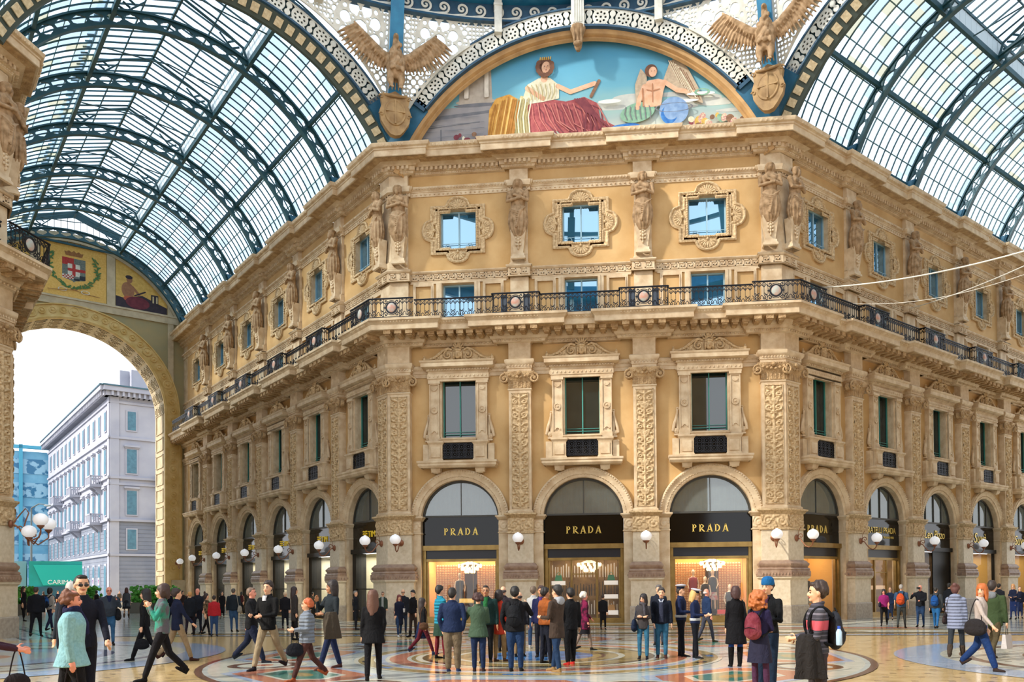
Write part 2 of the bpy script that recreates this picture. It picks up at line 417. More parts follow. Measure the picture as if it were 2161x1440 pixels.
# main cornice under the vaults
long_trim('trim_1', 0, .22, .62, [(0,19.78),(.1,19.82),(.14,19.9),(.2,19.92),(.2,20.08),(.28,20.1),(.32,20.16),(.42,20.2),(.5,20.22),(.82,20.24),(.86,20.22),(.88,20.24),(.88,20.48),(.92,20.5),(.92,20.56),(1.0,20.6),(1.05,20.7),(1.05,20.74),(.95,20.76),(0,20.8)],
          dent=(.2, .11, .2, .32, 19.93, 20.07), eggs=[(.18, .07, 1.0, 20.64), (.1, .03, .15, 19.86)])
# string course with beads below the upper frieze
long_trim('trim_2', 0, .12, .46, [(0,18.86),(.04,18.87),(.04,19.04),(.07,19.06),(.07,19.1),(.12,19.14),(.16,19.22),(.16,19.27),(.12,19.29),(0,19.3)], eggs=[(.13, .055, .14, 19.2), (.2, .04, .06, 18.96)])
# meander band
mb = MB()
for path in (plan(0, .28, .46), plan_west(0, .28, .46)):
    mb.sweep(path, [(0,15.04),(.05,15.06),(.05,15.1),(.02,15.11),(.02,15.42),(.06,15.44),(.1,15.5),(.1,15.54),(0,15.56)])
    def key(p, d, n):
        o0, o1 = .015, .055
        def b_(u0, u1, z0, z1):
            c = p+d*(u0+u1)/2; tbox(mb, c, d, n, abs(u1-u0), o0, o1, z0, z1)
        b_(-.16, .16, 15.14, 15.175); b_(-.16, -.125, 15.14, 15.39); b_(-.16, .1, 15.355, 15.39); b_(.065, .1, 15.22, 15.39); b_(-.05, .1, 15.22, 15.255); b_(-.05, -.015, 15.22, 15.31)
    along(path, .33, key)
mb.build('trim_3', STONE, kind='structure')
# balcony slab with modillions
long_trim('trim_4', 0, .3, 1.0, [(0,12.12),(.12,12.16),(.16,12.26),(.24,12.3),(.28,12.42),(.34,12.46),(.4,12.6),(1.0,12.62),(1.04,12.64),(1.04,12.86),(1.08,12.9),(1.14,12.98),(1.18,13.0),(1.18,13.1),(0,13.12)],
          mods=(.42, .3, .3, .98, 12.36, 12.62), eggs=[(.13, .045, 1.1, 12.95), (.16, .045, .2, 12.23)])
# architrave string between the first-floor windows
long_trim('trim_5', 0, .0, .4, [(0,10.82),(.05,10.83),(.05,10.98),(.08,11.0),(.08,11.12),(.13,11.16),(.16,11.24),(.16,11.3),(0,11.36)], eggs=[(.13, .03, .11, 11.14)])
# impost trims over flanks are part of the shopfront piers, see below

# parapet strip above the cornice, under the vault glass
OLIVE = mat('olive_parapet', 'b89a5c', .8, col2='a98c50', scale=2)
mb = MB()
for W, t1 in ((WLf, LEND), (WR, 29.5)):
    a = W.P+W.n*.05; b = a+W.d*t1
    for z0, z1, q in ((20.76, 21.5, .05), (21.5, 21.7, .12)):
        pa = W.P+W.n*q; pb = pa+W.d*t1; mb.bar((pa.x-W.n.x*.2, pa.y-W.n.y*.2, (z0+z1)/2), (pb.x-W.n.x*.2, pb.y-W.n.y*.2, (z0+z1)/2), .4, z1-z0)
    k = 0; t = 1.0
    while t < t1-2.4:
        for (u0, u1, v0, v1) in ((t, t+2.1, 20.9, 20.94), (t, t+2.1, 21.36, 21.4), (t, t+.04, 20.9, 21.4), (t+2.06, t+2.1, 20.9, 21.4)):
            p = W.P+W.d*(u0+u1)/2+W.n*.06; tbox(mb, p, W.d, W.n, u1-u0, 0, .03, v0, v1)
        t += 2.675
mb.build('trim_6', OLIVE, kind='structure')
mb = MB(); g = Vector((-R2, R2)); a = W0+Vector((-R2, -R2))*.2; b = a+g*LEND; mb.bar((a.x, a.y, 21.2), (b.x, b.y, 21.2), .4, 1.0); mb.build('trim_7', OLIVE, kind='structure')

# ------------------------------------------------------------------ carved relief functions
def ornament(U, V, period=1.25, k=1., seed=0):
    """candelabra relief, symmetric about u=0, repeating in v"""
    x = np.abs(U)/k; v = np.mod(V, period); m = period/2
    d = np.minimum.reduce([dspiral(x, v, (.13, .25*period), .12, 1.4, -PI/2, 1)-.022, dspiral(x, v, (.14, .72*period), .11, 1.3, PI/2, -1)-.02,
        dseg(x, v, (0, 0), (0, period))-.022, np.hypot(x, (v-.5*period)*.8)-.07, dseg(x, v, (0, .1*period), (.2, .2*period))-.016,
        dseg(x, v, (0, .85*period), (.2, .95*period))-.02, np.hypot(x-.2, v-.48*period)-.035, np.hypot(x-.05, v-.07*period)-.03, dseg(x, v, (0, .55*period), (.16, .6*period))-.015])
    for q in range(5):
        d = np.minimum(d, dseg(x, v, (.02, (.36+.03*q)*period), (.08+.02*q, (.4+.045*q)*period))-.012)
    h = np.clip(.03-d, 0, .05)/.05
    return np.sqrt(h)
def scrollband(U, V, per=.7, h=.5):
    """running acanthus scroll along u, v in 0..h"""
    u = np.mod(U, per); s = np.where(np.mod(np.floor(U/per), 2) < 1, 1., -1.); v = (V-h/2)*s
    d = np.minimum.reduce([dspiral(u, v, (per/2, 0), h*.42, 1.5, 0, 1)-.02, np.hypot(u-per/2, v)-.05, dseg(u, v, (0, -h*.35), (per*.3, -h*.42))-.02, dseg(u, v, (per*.75, h*.1), (per, h*.4))-.025, dseg(u, v, (0, h*.1), (per*.12, h*.42))-.02])
    return np.sqrt(np.clip(.03-d, 0, .05)/.05)

# ------------------------------------------------------------------ pilasters
def path_rect(w, p, side=.0): return [(-w, side), (-w, -p), (w, -p), (w, side)]
T8 = math.tan(PI/8)
def path_corner(e, p, W1=None):
    """corner-A style path in the local frame of corner A: x along the front, wall on the left turns 45 deg"""
    # left leg direction from corner: (-R2, R2); outward normal of left leg (-R2,-R2)
    d = Vector((-R2, R2)); n = Vector((-R2, -R2)); a = d*e
    return [tuple(a), tuple(a+n*p), (-p*T8, -p), (e, -p), (e, 0)]
SHAFT0, SHAFT1 = 4.78, 10.05
def pil_parts(root, paths, wid, corner=False):
    P = paths
    mb = MB(); mb.sweep(P(.68, .52), [(0,0),(.02,0),(.02,.7),(0,.74)]); o = mb.build('dado', DADO, root)
    mb = MB(); mb.sweep(P(.66, .5), [(0,.74),(0,1.8),(.04,1.84),(.08,1.88),(.08,1.94),(0,1.95)]); mb.build('pedestal', PEDST, root)
    mb = MB(); mb.sweep(P(.62, .46), [(.14,1.94),(.14,2.16),(.1,2.2),(.12,2.24),(.1,2.28),(.04,2.32),(.06,2.36),(.1,2.42),(.1,2.48),(.04,2.54),(0,2.6),(-.06,2.62)])
    along(P(.62, .46), .12, lambda p, d, n: mb.ell((p.x+n.x*.145, p.y+n.y*.145, 2.05), (.035, .035, .06), 6, 4)); mb.build('base_moulding', BASEST, root, smooth=35)
    mb = MB(); mb.sweep(P(.55, .4), [(0,2.55),(0,3.9)]); mb.build('lower_shaft', PEDST, root)
    mb = MB(); mb.sweep(P(.56, .41), [(0,3.88),(.05,3.9),(.05,3.95),(0,3.97),(0,4.56),(.04,4.58),(.08,4.66),(.14,4.7),(.14,4.76),(0,4.79)])
    pp = P(.56, .41)
    for a, b in zip(pp[:-1], pp[1:]):
        a = Vector(a); b = Vector(b); L = (b-a).length
        if L < .6: continue
        d = (b-a)/L; n = Vector((d.y, -d.x))
        relief(mb, lambda U, V: .045*scrollband(U, V, L/round(L/.45), .5), .02, L-.02, 0, .5, .02, lambda U, V, w: (a.x+d.x*U+n.x*(w+.004), a.y+d.y*U+n.y*(w+.004), 4.02+V))
    mb.build('carved_block', RELIEF, root, smooth=50)
    mb = MB(); mb.sweep(P(.48, .34), [(.06,4.79),(.06,4.86),(0,4.9),(0,10.05),(.04,10.1),(.04,10.14),(0,10.16),(0,10.4)]); mb.build('shaft', STONE, root)
    mb = MB()
    pp = P(.48, .34)
    for a, b in zip(pp[:-1], pp[1:]):
        a = Vector(a); b = Vector(b); L = (b-a).length
        if L < .6: continue
        d = (b-a)/L; n = Vector((d.y, -d.x)); m0 = .14; wd = L-2*m0; k = wd/.5
        c = (a+b)/2
        # raised fillet round the panel and the relief in it
        for (u0, u1, z0, z1) in ((m0-.03, L-m0+.03, 4.98, 5.01), (m0-.03, L-m0+.03, 9.93, 9.96), (m0-.03, m0, 4.98, 9.96), (L-m0, L-m0+.03, 4.98, 9.96)):
            tbox(mb, a+d*(u0+u1)/2, d, n, u1-u0, 0, .035, z0, z1)
        relief(mb, lambda U, V: .075*ornament(U, V, 1.22, k), -wd/2, wd/2, 0, 4.88, .018, lambda U, V, w: (c.x+d.x*U+n.x*(w+.004), c.y+d.y*U+n.y*(w+.004), 5.03+V))
        for zz in (6.0, 7.25, 8.6): mb.ell((c.x+n.x*.03, c.y+n.y*.03, zz), (.085, .07, .11), 8, 6)
    mb.build('relief_panel', RELIEF, root, smooth=50)
    mb = MB(); pc = P(.5, .36)
    mb.sweep(pc, [(0,10.16),(0,10.42),(.05,10.5),(.1,10.6),(.14,10.72),(.16,10.78),(.16,10.86),(0,10.88)])
    for a, b in zip(pc[:-1], pc[1:]):
        a = Vector(a); b = Vector(b); L = (b-a).length
        if L < .6: continue
        d = (b-a)/L; n = Vector((d.y, -d.x))
        ends = [(a, -1), (b, 1)]
        for e, sg in ends:
            if corner and (e-Vector((-.36*T8, -.36))).length < .05: sg2 = 0
            else: sg2 = sg
            c = e+d*sg2*.14+n*.0
            pts = [c+n*.16+d*(sg*.22*(1-t/17)*math.cos(1.57-t*.62)) for t in range(16)]
            zz = [10.55+.22*(1-t/17)*math.sin(1.57-t*.62) for t in range(16)]
            mb.tube([(p.x, p.y, z) for p, z in zip(pts, zz)], .045, 6)
            mb.tube([(c.x-n.x*.14, c.y-n.y*.14, 10.56), (c.x+n.x*.04, c.y+n.y*.04, 10.56)], .17, 14)
            mb.ell((c.x+n.x*.17, c.y+n.y*.17, 10.55), .05, 8, 6)
        K = int(L/.16)
        for i in range(K):
            p = a+d*(L*(i+.5)/K); sag = .1*math.sin(PI*(i+.5)/K)
            mb.ell((p.x+n.x*.12, p.y+n.y*.12, 10.72-sag), (.075, .075, .07), 6, 4)
            tbox(mb, p, d, n, .07, 0, .02, 10.18, 10.44)
        mb.ell(((a+b)/2+n*.16).to_tuple()+(10.78,), (.12, .1, .11), 8, 6)
    mb.build('capital', CARVE, root, smooth=50)
    mb = MB(); mb.sweep(P(.48, .34), [(0,10.86),(.04,10.88),(.04,11.0),(.07,11.02),(.07,11.14),(.12,11.2),(.16,11.28),(.16,11.38),(.1,11.42),(0,11.44),(0,12.12),(.04,12.14),(.1,12.24),(.14,12.3),(.14,12.4),(.2,12.46),(.2,12.6)])
    along(P(.48, .34), .12, lambda p, d, n: mb.ell((p.x+n.x*.1, p.y+n.y*.1, 11.12), (.035, .035, .045), 6, 4)); mb.build('entablature_block', STONE, root, smooth=35)
    mb = MB(); mb.sweep(P(.4, .18), [(0,13.1),(0,15.06)]); mb.sweep(P(.46, .28), [(0,15.04),(.05,15.06),(.05,15.1),(.0,15.12),(.0,15.42),(.06,15.46),(.1,15.5),(.1,15.55),(0,15.58)])
    mb.sweep(P(.38, .2), [(0,15.55),(.04,15.58),(.04,15.66),(0,15.7),(0,15.98),(-.04,16.0)]); mb.sweep(P(.37, .12), [(0,16.0),(0,18.95)])
    mb.sweep(P(.4, .2), [(.0,18.98),(.1,19.04),(.1,19.1),(.14,19.18),(.14,19.26),(0,19.3)]); mb.sweep(P(.4, .2), [(0,19.28),(0,19.8),(.06,19.86),(.06,19.96),(.14,20.0),(.14,20.1),(.2,20.16)])
    mb.build('upper_pier', STONE, root, smooth=35)
ORD = ['first', 'second', 'third', 'fourth', 'fifth', 'sixth']
def side_word(k): return {'F': 'front facade', 'L': 'left arcade', 'R': 'right arcade'}[k]
p0 = thing('pilaster', 'tall carved stone pilaster between the left and middle shop arches of the front facade', 'pilaster', WF.at(PILS[0][1]), 0, 'carved pilasters')
pil_parts(p0, lambda w, p: path_rect(w, p), 1.)
for (W, t, k, i) in PILS[1:]:
    lab = 'tall carved stone pilaster between the middle and right shop arches of the front facade' if k == 'F' else 'carved stone pilaster, %s one from the corner along the %s' % (ORD[i], side_word(k))
    dup(p0, W.at(t), W.rz, lab)
pc = thing('corner_pilaster', 'folded carved stone pilaster at the corner of the front facade and the left arcade', 'pilaster', (A0.x, A0.y, 0), 0, 'folded corner pilasters')
pil_parts(pc, lambda w, p: path_corner(.84+(w-.48), p), 1., True)
dup(pc, (B0.x, B0.y, 0), PI/4, 'folded carved stone pilaster at the corner of the front facade and the right arcade')
dup(pc, (W0.x, W0.y, 0), PI/2+PI/4-PI/4*0+0, 'folded carved stone pilaster of the pier at the left edge, across the arcade mouth')
# ------------------------------------------------------------------ windows
STSH = lambda x0, x1, z0, z1, y0, y1, mb, mi=0: mb.box(x0, x1, y0, y1, z0, z1, mi)
def rectframe(mb, x0, x1, z0, z1, t, y0, y1, mi=0):
    mb.box(x0, x1, y0, y1, z0, z0+t, mi); mb.box(x0, x1, y0, y1, z1-t, z1, mi); mb.box(x0, x0+t, y0, y1, z0+t, z1-t, mi); mb.box(x1-t, x1, y0, y1, z0+t, z1-t, mi)
def face_mask(mb, c, s=1.):
    x, y, z = c
    mb.ell((x, y, z), (.13*s, .1*s, .17*s), 10, 8); mb.ell((x, y-.1*s, z-.02*s), (.03*s, .04*s, .05*s), 6, 4)
    for sx in (-1, 1): mb.ell((x+sx*.13*s, y+.01*s, z-.02*s), (.05*s, .07*s, .15*s), 6, 5); mb.ell((x+sx*.05*s, y-.085*s, z+.035*s), (.025*s, .02*s, .014*s), 6, 4)
    mb.ell((x, y-.02*s, z+.13*s), (.15*s, .1*s, .07*s), 8, 5)
def first_floor_window():
    root = struct('window_1')
    mb = MB()
    # shelf on corbels, pedestals, sill
    mb.sweep(path_rect(1.62, .5), [(0,6.78),(.04,6.8),(.1,6.88),(.1,6.95),(.14,7.0),(.14,7.08),(0,7.1)]); mb.box(-1.6, 1.6, -.5, 0, 6.8, 7.09)
    for s in (-1, 1):
        x = s*.98; mb.sweep([(x-.22, 0), (x-.22, -.42), (x+.22, -.42), (x+.22, 0)], [(-.14,6.55),(-.08,6.6),(-.02,6.68),(0,6.8)]); mb.box(x-.2, x+.2, -.36, 0, 6.6, 6.8)
        mb.sweep([(x-.32, 0), (x-.32, -.36), (x+.32, -.36), (x+.32, 0)], [(0,7.08),(0,7.16),(-.03,7.2),(-.03,7.78),(0,7.84),(.05,7.9),(.05,7.97),(0,7.98)])
        mb.box(x-.2, x+.2, -.37, 0, 7.26, 7.72); mb.box(s*1.3 if s > 0 else -1.58, 1.58 if s > 0 else -1.3, -.2, 0, 7.1, 7.85)
        # side pilaster with sunk panel, rosettes
        mb.box(x+s*.08-.24, x+s*.08+.24, -.26, 0, 7.98, 8.2); rectframe(mb, x+s*.08-.22, x+s*.08+.22, 8.2, 10.5, .05, -.24, -.18); mb.box(x+s*.08-.22, x+s*.08+.22, -.2, 0, 8.2, 10.5)
        mb.box(x+s*.08-.26, x+s*.08+.26, -.28, 0, 10.5, 10.62)
        for zz in (9.35,):
            mb.T = Matrix.Translation((x+s*.08, -.22, zz)) @ Matrix.Rotation(PI/2, 4, 'X'); mb.lathe([(.16, 0), (.16, .03), (.11, .04), (.1, .02), (.05, .02), (.04, .06), (0, .07)], 12); mb.T = None
        for zz, q in ((10.32, -1), (8.34, 1)):
            mb.arc((x+s*.08, zz), [(.13, -.25), (.13, -.2), (.08, -.2), (.08, -.25)], 0 if q > 0 else -PI, PI if q > 0 else 0, 8)
        # scroll volute at the side
        vx = s*1.42; pts = []
        for t in range(16): a = t*.45; r = .13*(1-t/18); pts.append((vx+s*(r*math.cos(a)), -.1, 8.17+r*math.sin(a)-.02))
        mb.tube(pts, .04, 6); mb.tube([(vx+s*.13, -.1, 8.17), (s*1.5, -.1, 8.42), (s*1.42, -.1, 8.7), (s*1.36, -.1, 8.95), (s*1.36, -.1, 9.1)], [.06, .07, .06, .05, .04], 7); mb.box(*sorted((s*1.3, s*1.4)), -.1, 0, 8.0, 8.95)
        mb.tube([(s*1.34+s*.05*math.cos(a), -.1, 9.12+.05*math.sin(a)) for a in [i*.6 for i in range(9)]], .02, 5); mb.ell((vx, -.08, 8.17), (.1, .08, .1), 8, 6); mb.box(min(s*1.3, s*1.5), max(s*1.3, s*1.5), -.14, 0, 7.98, 8.05)
    mb.box(-.8, .8, -.34, .1, 7.9, 8.06); mb.sweep(path_rect(.8, .34), [(0,8.0),(.03,8.03),(.03,8.06),(0,8.07)])
    rectframe(mb, -.84, .84, 8.06, 10.78, .09, -.12, .02)
    # entablature and cornice
    mb.sweep(path_rect(1.34, .24), [(0,10.6),(0,10.7),(.03,10.72),(.03,10.92),(0,10.94),(0,11.02),(.06,11.06),(.06,11.12),(.12,11.14),(.24,11.18),(.26,11.2),(.26,11.36),(.3,11.4),(.32,11.46),(0,11.48)])
    mb.box(-1.33, 1.33, -.24, 0, 10.62, 11.4)
    along(path_rect(1.34, .24), .12, lambda p, d, n: tbox(mb, p, d, n, .06, .06, .11, 11.06, 11.12)); along(path_rect(1.34, .24), .17, lambda p, d, n: mb.ell((p.x+n.x*.04, p.y+n.y*.04, 10.82), (.045, .02, .05), 6, 4))
    mb.build('stone_surround', STONE, root, smooth=35)
    mb = MB()
    # pediment: two mirrored scrolls rising to a crowned head
    for s in (-1, 1):
        mb.tube([(s*1.5, -.2, 11.6), (s*1.3, -.2, 11.58), (s*1.05, -.2, 11.66), (s*.8, -.2, 11.84), (s*.62, -.2, 11.98), (s*.42, -.2, 12.04), (s*.26, -.2, 11.96)], [.04, .05, .06, .065, .065, .06, .05], 7)
        pts = [(s*(.45+.2*(1-t/17)*math.cos(-t*.55+1.4)), -.22, 11.76+.2*(1-t/17)*math.sin(-t*.55+1.4)) for t in range(17)]; mb.tube(pts, .042, 7); mb.ell((s*.45, -.24, 11.76), .06, 8, 6)
        pts = [(s*(.95+.12*(1-t/14)*math.cos(t*.55+.4)), -.2, 11.62+.12*(1-t/14)*math.sin(t*.55+.4)) for t in range(13)]; mb.tube(pts, .03, 6)
        mb.ell((s*1.5, -.2, 11.6), (.08, .07, .1), 7, 5); mb.ell((s*1.5, -.2, 11.72), .04, 6, 5)
        mb.poly([(s*1.4, 11.47), (s*1.3, 11.56), (s*.95, 11.66), (s*.6, 11.92), (s*.3, 12.0), (0, 12.0), (0, 11.47)][::(1 if s < 0 else -1)], -.17, 0)
    face_mask(mb, (0, -.24, 11.78), 1.25)
    for i in range(7):
        a = PI*(i+.5)/7; mb.tube([(.1*math.cos(a), -.22, 12.0+.06*math.sin(a)), (.24*math.cos(a), -.2, 12.0+.3*math.sin(a))], [.05, .03], 6); mb.ell((.25*math.cos(a), -.2, 12.0+.32*math.sin(a)), .04, 6, 4)
    mb.build('pediment_ornament', RELIEF, root, smooth=50)
    mb = MB(); rectframe(mb, -.76, .76, 8.07, 10.74, .05, .2, .27); mb.box(-.025, .025, .18, .26, 8.1, 10.7); mb.box(-.72, .72, .15, .17, 8.3, 8.33); mb.box(-.72, .72, .15, .17, 8.42, 8.44); mb.build('sash', GREENFR, root)
    mb = MB(); mb.add([(-.74,.25,8.1),(.74,.25,8.1),(.74,.25,10.72),(-.74,.25,10.72)], [(0,1,2,3)]); mb.build('pane', WINGL, root)
    mb = MB(); mb.box(-.72, .72, .3, 1.6, 8.1, 10.7)
    # flat dark sheet, coloured as the dimness of the room behind the pane
    mb = MB(); mb.add([(-.74,.36,8.1),(.74,.36,8.1),(.74,.36,10.72),(-.74,.36,10.72)], [(0,1,2,3)]); mb.build('dim_room_sheet', DARKRM, root)
    mb = MB()
    def g(U, V):
        u = np.mod(U, .3)-.15; v = np.mod(V, .33)-.165
        return .014-np.minimum.reduce([dcirc(u, v, (0, 0), .1), np.abs(u-.15*np.sign(u)), dcirc(np.abs(u), np.abs(v), (.15, .165), .075), np.hypot(u, v)-.02, np.abs(np.abs(V-.33)-.32)])
    plate(mb, g, -.78, .78, 0, .66, .013, lambda u, v, w_: (u, -.26+w_+0*u, 7.22+v), .03); mb.build('iron_grille', IRON, root)
    mb = MB(); mb.add([(-.78,-.1,7.2),(.78,-.1,7.2),(.78,-.1,7.9),(-.78,-.1,7.9)], [(0,1,2,3)]); mb.build('painted_shade_sheet', DARKRM, root)  # flat dark sheet, shade behind the grille put into its colour
    return root
WINGL = glass_mat('window_pane_glass', '24383a', .55, .10, .02)
WINGL2 = glass_mat('upper_window_glass', '2f5f78', .1, .55, .01, gcol=(.48, .7, .86))
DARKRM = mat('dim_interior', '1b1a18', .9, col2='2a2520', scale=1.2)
CURT = mat('pale_curtain', '9c978a', .8, col2='625f57', scale=3)
def qoutline(k, n=10):
    """square with four round lobes, grown by k"""
    a = 1.24+k; r = .48+k; b = 1.08+k*.0; top = 1.10+k; pts = []
    # corner (a,top) going anticlockwise; lobes centred on the sides
    rx, rz_ = .55+k, .36+k; cx_, cz_ = a+.0, 0
    def lobe(cx, cz, dx, dz, wdt, dep):
        for i in range(n+1):
            t = -1+2*i/n; yield (cx+dx*dep*math.sqrt(max(0, 1-t*t))+(-dz)*t*wdt*1.0, cz+dz*dep*math.sqrt(max(0, 1-t*t))+dx*t*wdt)
    pts += [(a, -top)]; pts += list(lobe(a, 0, 1, 0, .52+k*.6, .4)); pts += [(a, top)]
    pts += list(lobe(0, top, 0, 1, .56+k*.6, .4)); pts += [(-a, top)]; pts += list(lobe(-a, 0, -1, 0, .52+k*.6, .4)); pts += [(-a, -top)]; pts += list(lobe(0, -top, 0, -1, .56+k*.6, .4))
    return pts
def upper_window():
    root = struct('window_2'); mb = MB(); zc = 17.32
    rings = [(0, 0), (0, -.09), (-.05, -.12), (-.1, -.1), (-.12, -.05), (-.2, -.05), (-.22, -.08), (-.27, -.09), (-.3, -.05), (-.33, -.04)]
    base = [qoutline(k-.02) for k, _ in rings]; n = len(base[0]); b0 = len(mb.v); vs = []; fs = []
    for (k, y), pl in zip(rings, base): vs += [(x, y, zc+z) for x, z in pl]
    for i in range(len(rings)-1):
        for j in range(n): fs.append((i*n+j, i*n+(j+1) % n, (i+1)*n+(j+1) % n, (i+1)*n+j))
    mb.add(vs, fs)
    mb.box(-1.0, -.8, -.05, .0, zc-.95, zc+1.05); mb.box(.8, 1.0, -.05, .0, zc-.95, zc+1.05); mb.box(-1, 1, -.05, 0, zc-1.0, 16.5); mb.box(-1, 1, -.05, 0, 18.22, zc+1.05)
    # rope moulding round the opening
    for a, b in (((-.86, 16.45), (.86, 16.45)), ((.86, 16.45), (.86, 18.27)), ((.86, 18.27), (-.86, 18.27)), ((-.86, 18.27), (-.86, 16.45))):
        L = math.hypot(b[0]-a[0], b[1]-a[1]); K = int(L/.1)
        mb.bar((a[0], -.06, a[1]), (b[0], -.06, b[1]), .1, .05)
        for i in range(K): t = (i+.5)/K; mb.ell((a[0]+(b[0]-a[0])*t, -.09, a[1]+(b[1]-a[1])*t), (.05, .035, .05), 6, 4)
    # scallop shells in the lobes
    for cx, cz, a0 in ((0, zc+.98, PI/2), (0, zc-.98, -PI/2), (1.05, zc, 0), (-1.05, zc, PI)):
        for i in range(9):
            a = a0+(-1.25+2.5*i/8); mb.tube([(cx, -.05, cz), (cx+.17*math.cos(a), -.08, cz+.17*math.sin(a)), (cx+.36*math.cos(a), -.06, cz+.36*math.sin(a))], [.015, .035, .05], 6)
        mb.ell((cx, -.08, cz), .07, 7, 5)
    mb.build('lobed_surround', RELIEF, root, smooth=50)
    mb = MB(); rectframe(mb, -.8, .8, 16.5, 18.22, .06, .2, .27); mb.box(-.03, .03, .19, .27, 16.5, 18.2)
    for s in (-1, 1): mb.tube([(s*.5+.1*math.cos(a), .15, 16.68+.1*math.sin(a)) for a in [i*PI/6 for i in range(13)]], .015, 5)
    mb.box(-.78, .78, .14, .16, 16.78, 16.8); mb.build('sash', WSASH, root)
    mb = MB(); mb.add([(-.78,.25,16.52),(.78,.25,16.52),(.78,.25,18.2),(-.78,.25,18.2)], [(0,1,2,3)]); mb.build('pane', WINGL2, root)
    return root
WSASH = mat('pale_sash', '8fb3c4', .5)
def attic_window():
    root = struct('window_3'); mb = MB()
    for s in (-1, 1):
        mb.box(min(s*.72, s*.98), max(s*.72, s*.98), -.08, 0, 13.1, 15.0); mb.box(min(s*.76, s*.84), max(s*.76, s*.84), -.11, 0, 13.1, 15.0)
        x0, x1 = sorted((s*1.1, s*2.02)); rectframe(mb, x0, x1, 13.2, 14.98, .1, -.07, 0); mb.box(x0+.1, x1-.1, -.01, 0, 13.3, 14.88, 1)
        x0, x1 = sorted((s*1.18, s*1.94)); rectframe(mb, x0, x1, 13.28, 14.9, .04, -.1, -.05)
    mb.box(-2.15, 2.15, -.06, 0, 14.98, 15.05); mb.build('stone_surround', [STONE, STUCCO], root)
    mb = MB(); rectframe(mb, -.72, .72, 13.1, 14.96, .06, .2, .27); mb.box(-.03, .03, .19, .27, 13.1, 14.9); mb.build('sash', WSASH, root)
    mb = MB(); mb.add([(-.7,.25,13.1),(.7,.25,13.1),(.7,.25,14.94),(-.7,.25,14.94)], [(0,1,2,3)]); mb.build('pane', WINGL2, root)
    return root
k = 0; protos = []
for fn in (first_floor_window, upper_window, attic_window): protos.append(fn())
for bi, (W, t, kd, i) in enumerate(BAYS):
    for j, p in enumerate(protos):
        k += 1
        if bi == 0: p.location = W.at(t); p.rotation_euler = (0, 0, W.rz)
        else: dup(p, W.at(t), W.rz, name='window_%d' % (k+3))
# ------------------------------------------------------------------ shopfronts
def letters(mb, txt, x, z, h, y, wfac=1., gap=.28, mi=0, th=.03):
    """slab-serif capitals built from strokes, centred on x"""
    W = {'P': .62, 'R': .72, 'A': .8, 'D': .74}; s = .14*h*1.2; tot = sum(W[c]*h*wfac+gap*h for c in txt)-gap*h; cx = x-tot/2
    def st(ax, az, bx, bz, w): mb.bar((ax, y, az), (bx, y, bz), th, w, mi, up=(0, 1, 0)) if False else mb.poly(_quad(ax, az, bx, bz, w), y-th, y, mi)
    def _quad(ax, az, bx, bz, w):
        d = Vector((bx-ax, bz-az)).normalized(); n = Vector((-d.y, d.x))*w/2
        return [(ax-n.x, az-n.y), (bx-n.x, bz-n.y), (bx+n.x, bz+n.y), (ax+n.x, az+n.y)]
    def serif(xx, zz, w=.26): mb.poly(_quad(xx-w*h/2, zz, xx+w*h/2, zz, .06*h), y-th, y, mi)
    def bowl(xx, z0, z1, wd, w):
        r = (z1-z0)/2; n = 12
        for i in range(n):
            a, b = -PI/2+PI*i/n, -PI/2+PI*(i+1)/n
            o = [(xx+wd*math.cos(q), z0+r+r*math.sin(q)) for q in (a, b)]; ii = [(xx+(wd-w)*math.cos(q), z0+r+(r-w*.55)*math.sin(q)) for q in (b, a)]
            mb.poly(o+ii, y-th, y, mi)
    for c in txt:
        wd = W[c]*h*wfac; x0 = cx+s/2
        if c in 'PRD':
            st(x0, z, x0, z+h, s); serif(x0, z+.03*h); serif(x0, z+.97*h)
            if c == 'D': bowl(x0, z, z+h, wd-s*.4, s)
            else: bowl(x0, z+.45*h, z+h, wd-s*.8, s*.9)
            if c == 'R': st(x0+s*.5, z+.48*h, cx+wd, z+.02*h, s); serif(cx+wd, z+.03*h, .2)
        if c == 'A':
            m = cx+wd/2; st(cx+.06*h, z, m, z+h, s*.6); st(cx+wd-.06*h, z, m, z+h, s*1.1); st(cx+.2*h, z+.3*h, cx+wd-.2*h, z+.3*h, s*.5); serif(cx+.06*h, z+.03*h); serif(cx+wd-.06*h, z+.03*h)
        cx += wd+gap*h
    return mb
def textmesh(name, txt, size, m, parent, loc, ext=.012, rz=0., sx=1., shear=0.):
    c = bpy.data.curves.new(name, 'FONT'); c.body = txt; c.size = size; c.extrude = ext; c.align_x = 'CENTER'; c.align_y = 'CENTER'; c.shear = shear
    t = bpy.data.objects.new('tmp_text', c); COL.objects.link(t); dg = bpy.context.evaluated_depsgraph_get()
    me = bpy.data.meshes.new_from_object(t.evaluated_get(dg)); bpy.data.objects.remove(t); me.materials.clear(); me.materials.append(m)
    o = bpy.data.objects.new(name, me); COL.objects.link(o); o.parent = parent; o.location = loc; o.rotation_euler = (PI/2, 0, rz); o.scale = (sx, 1, 1); return o
FASC = {'door_1': 0}
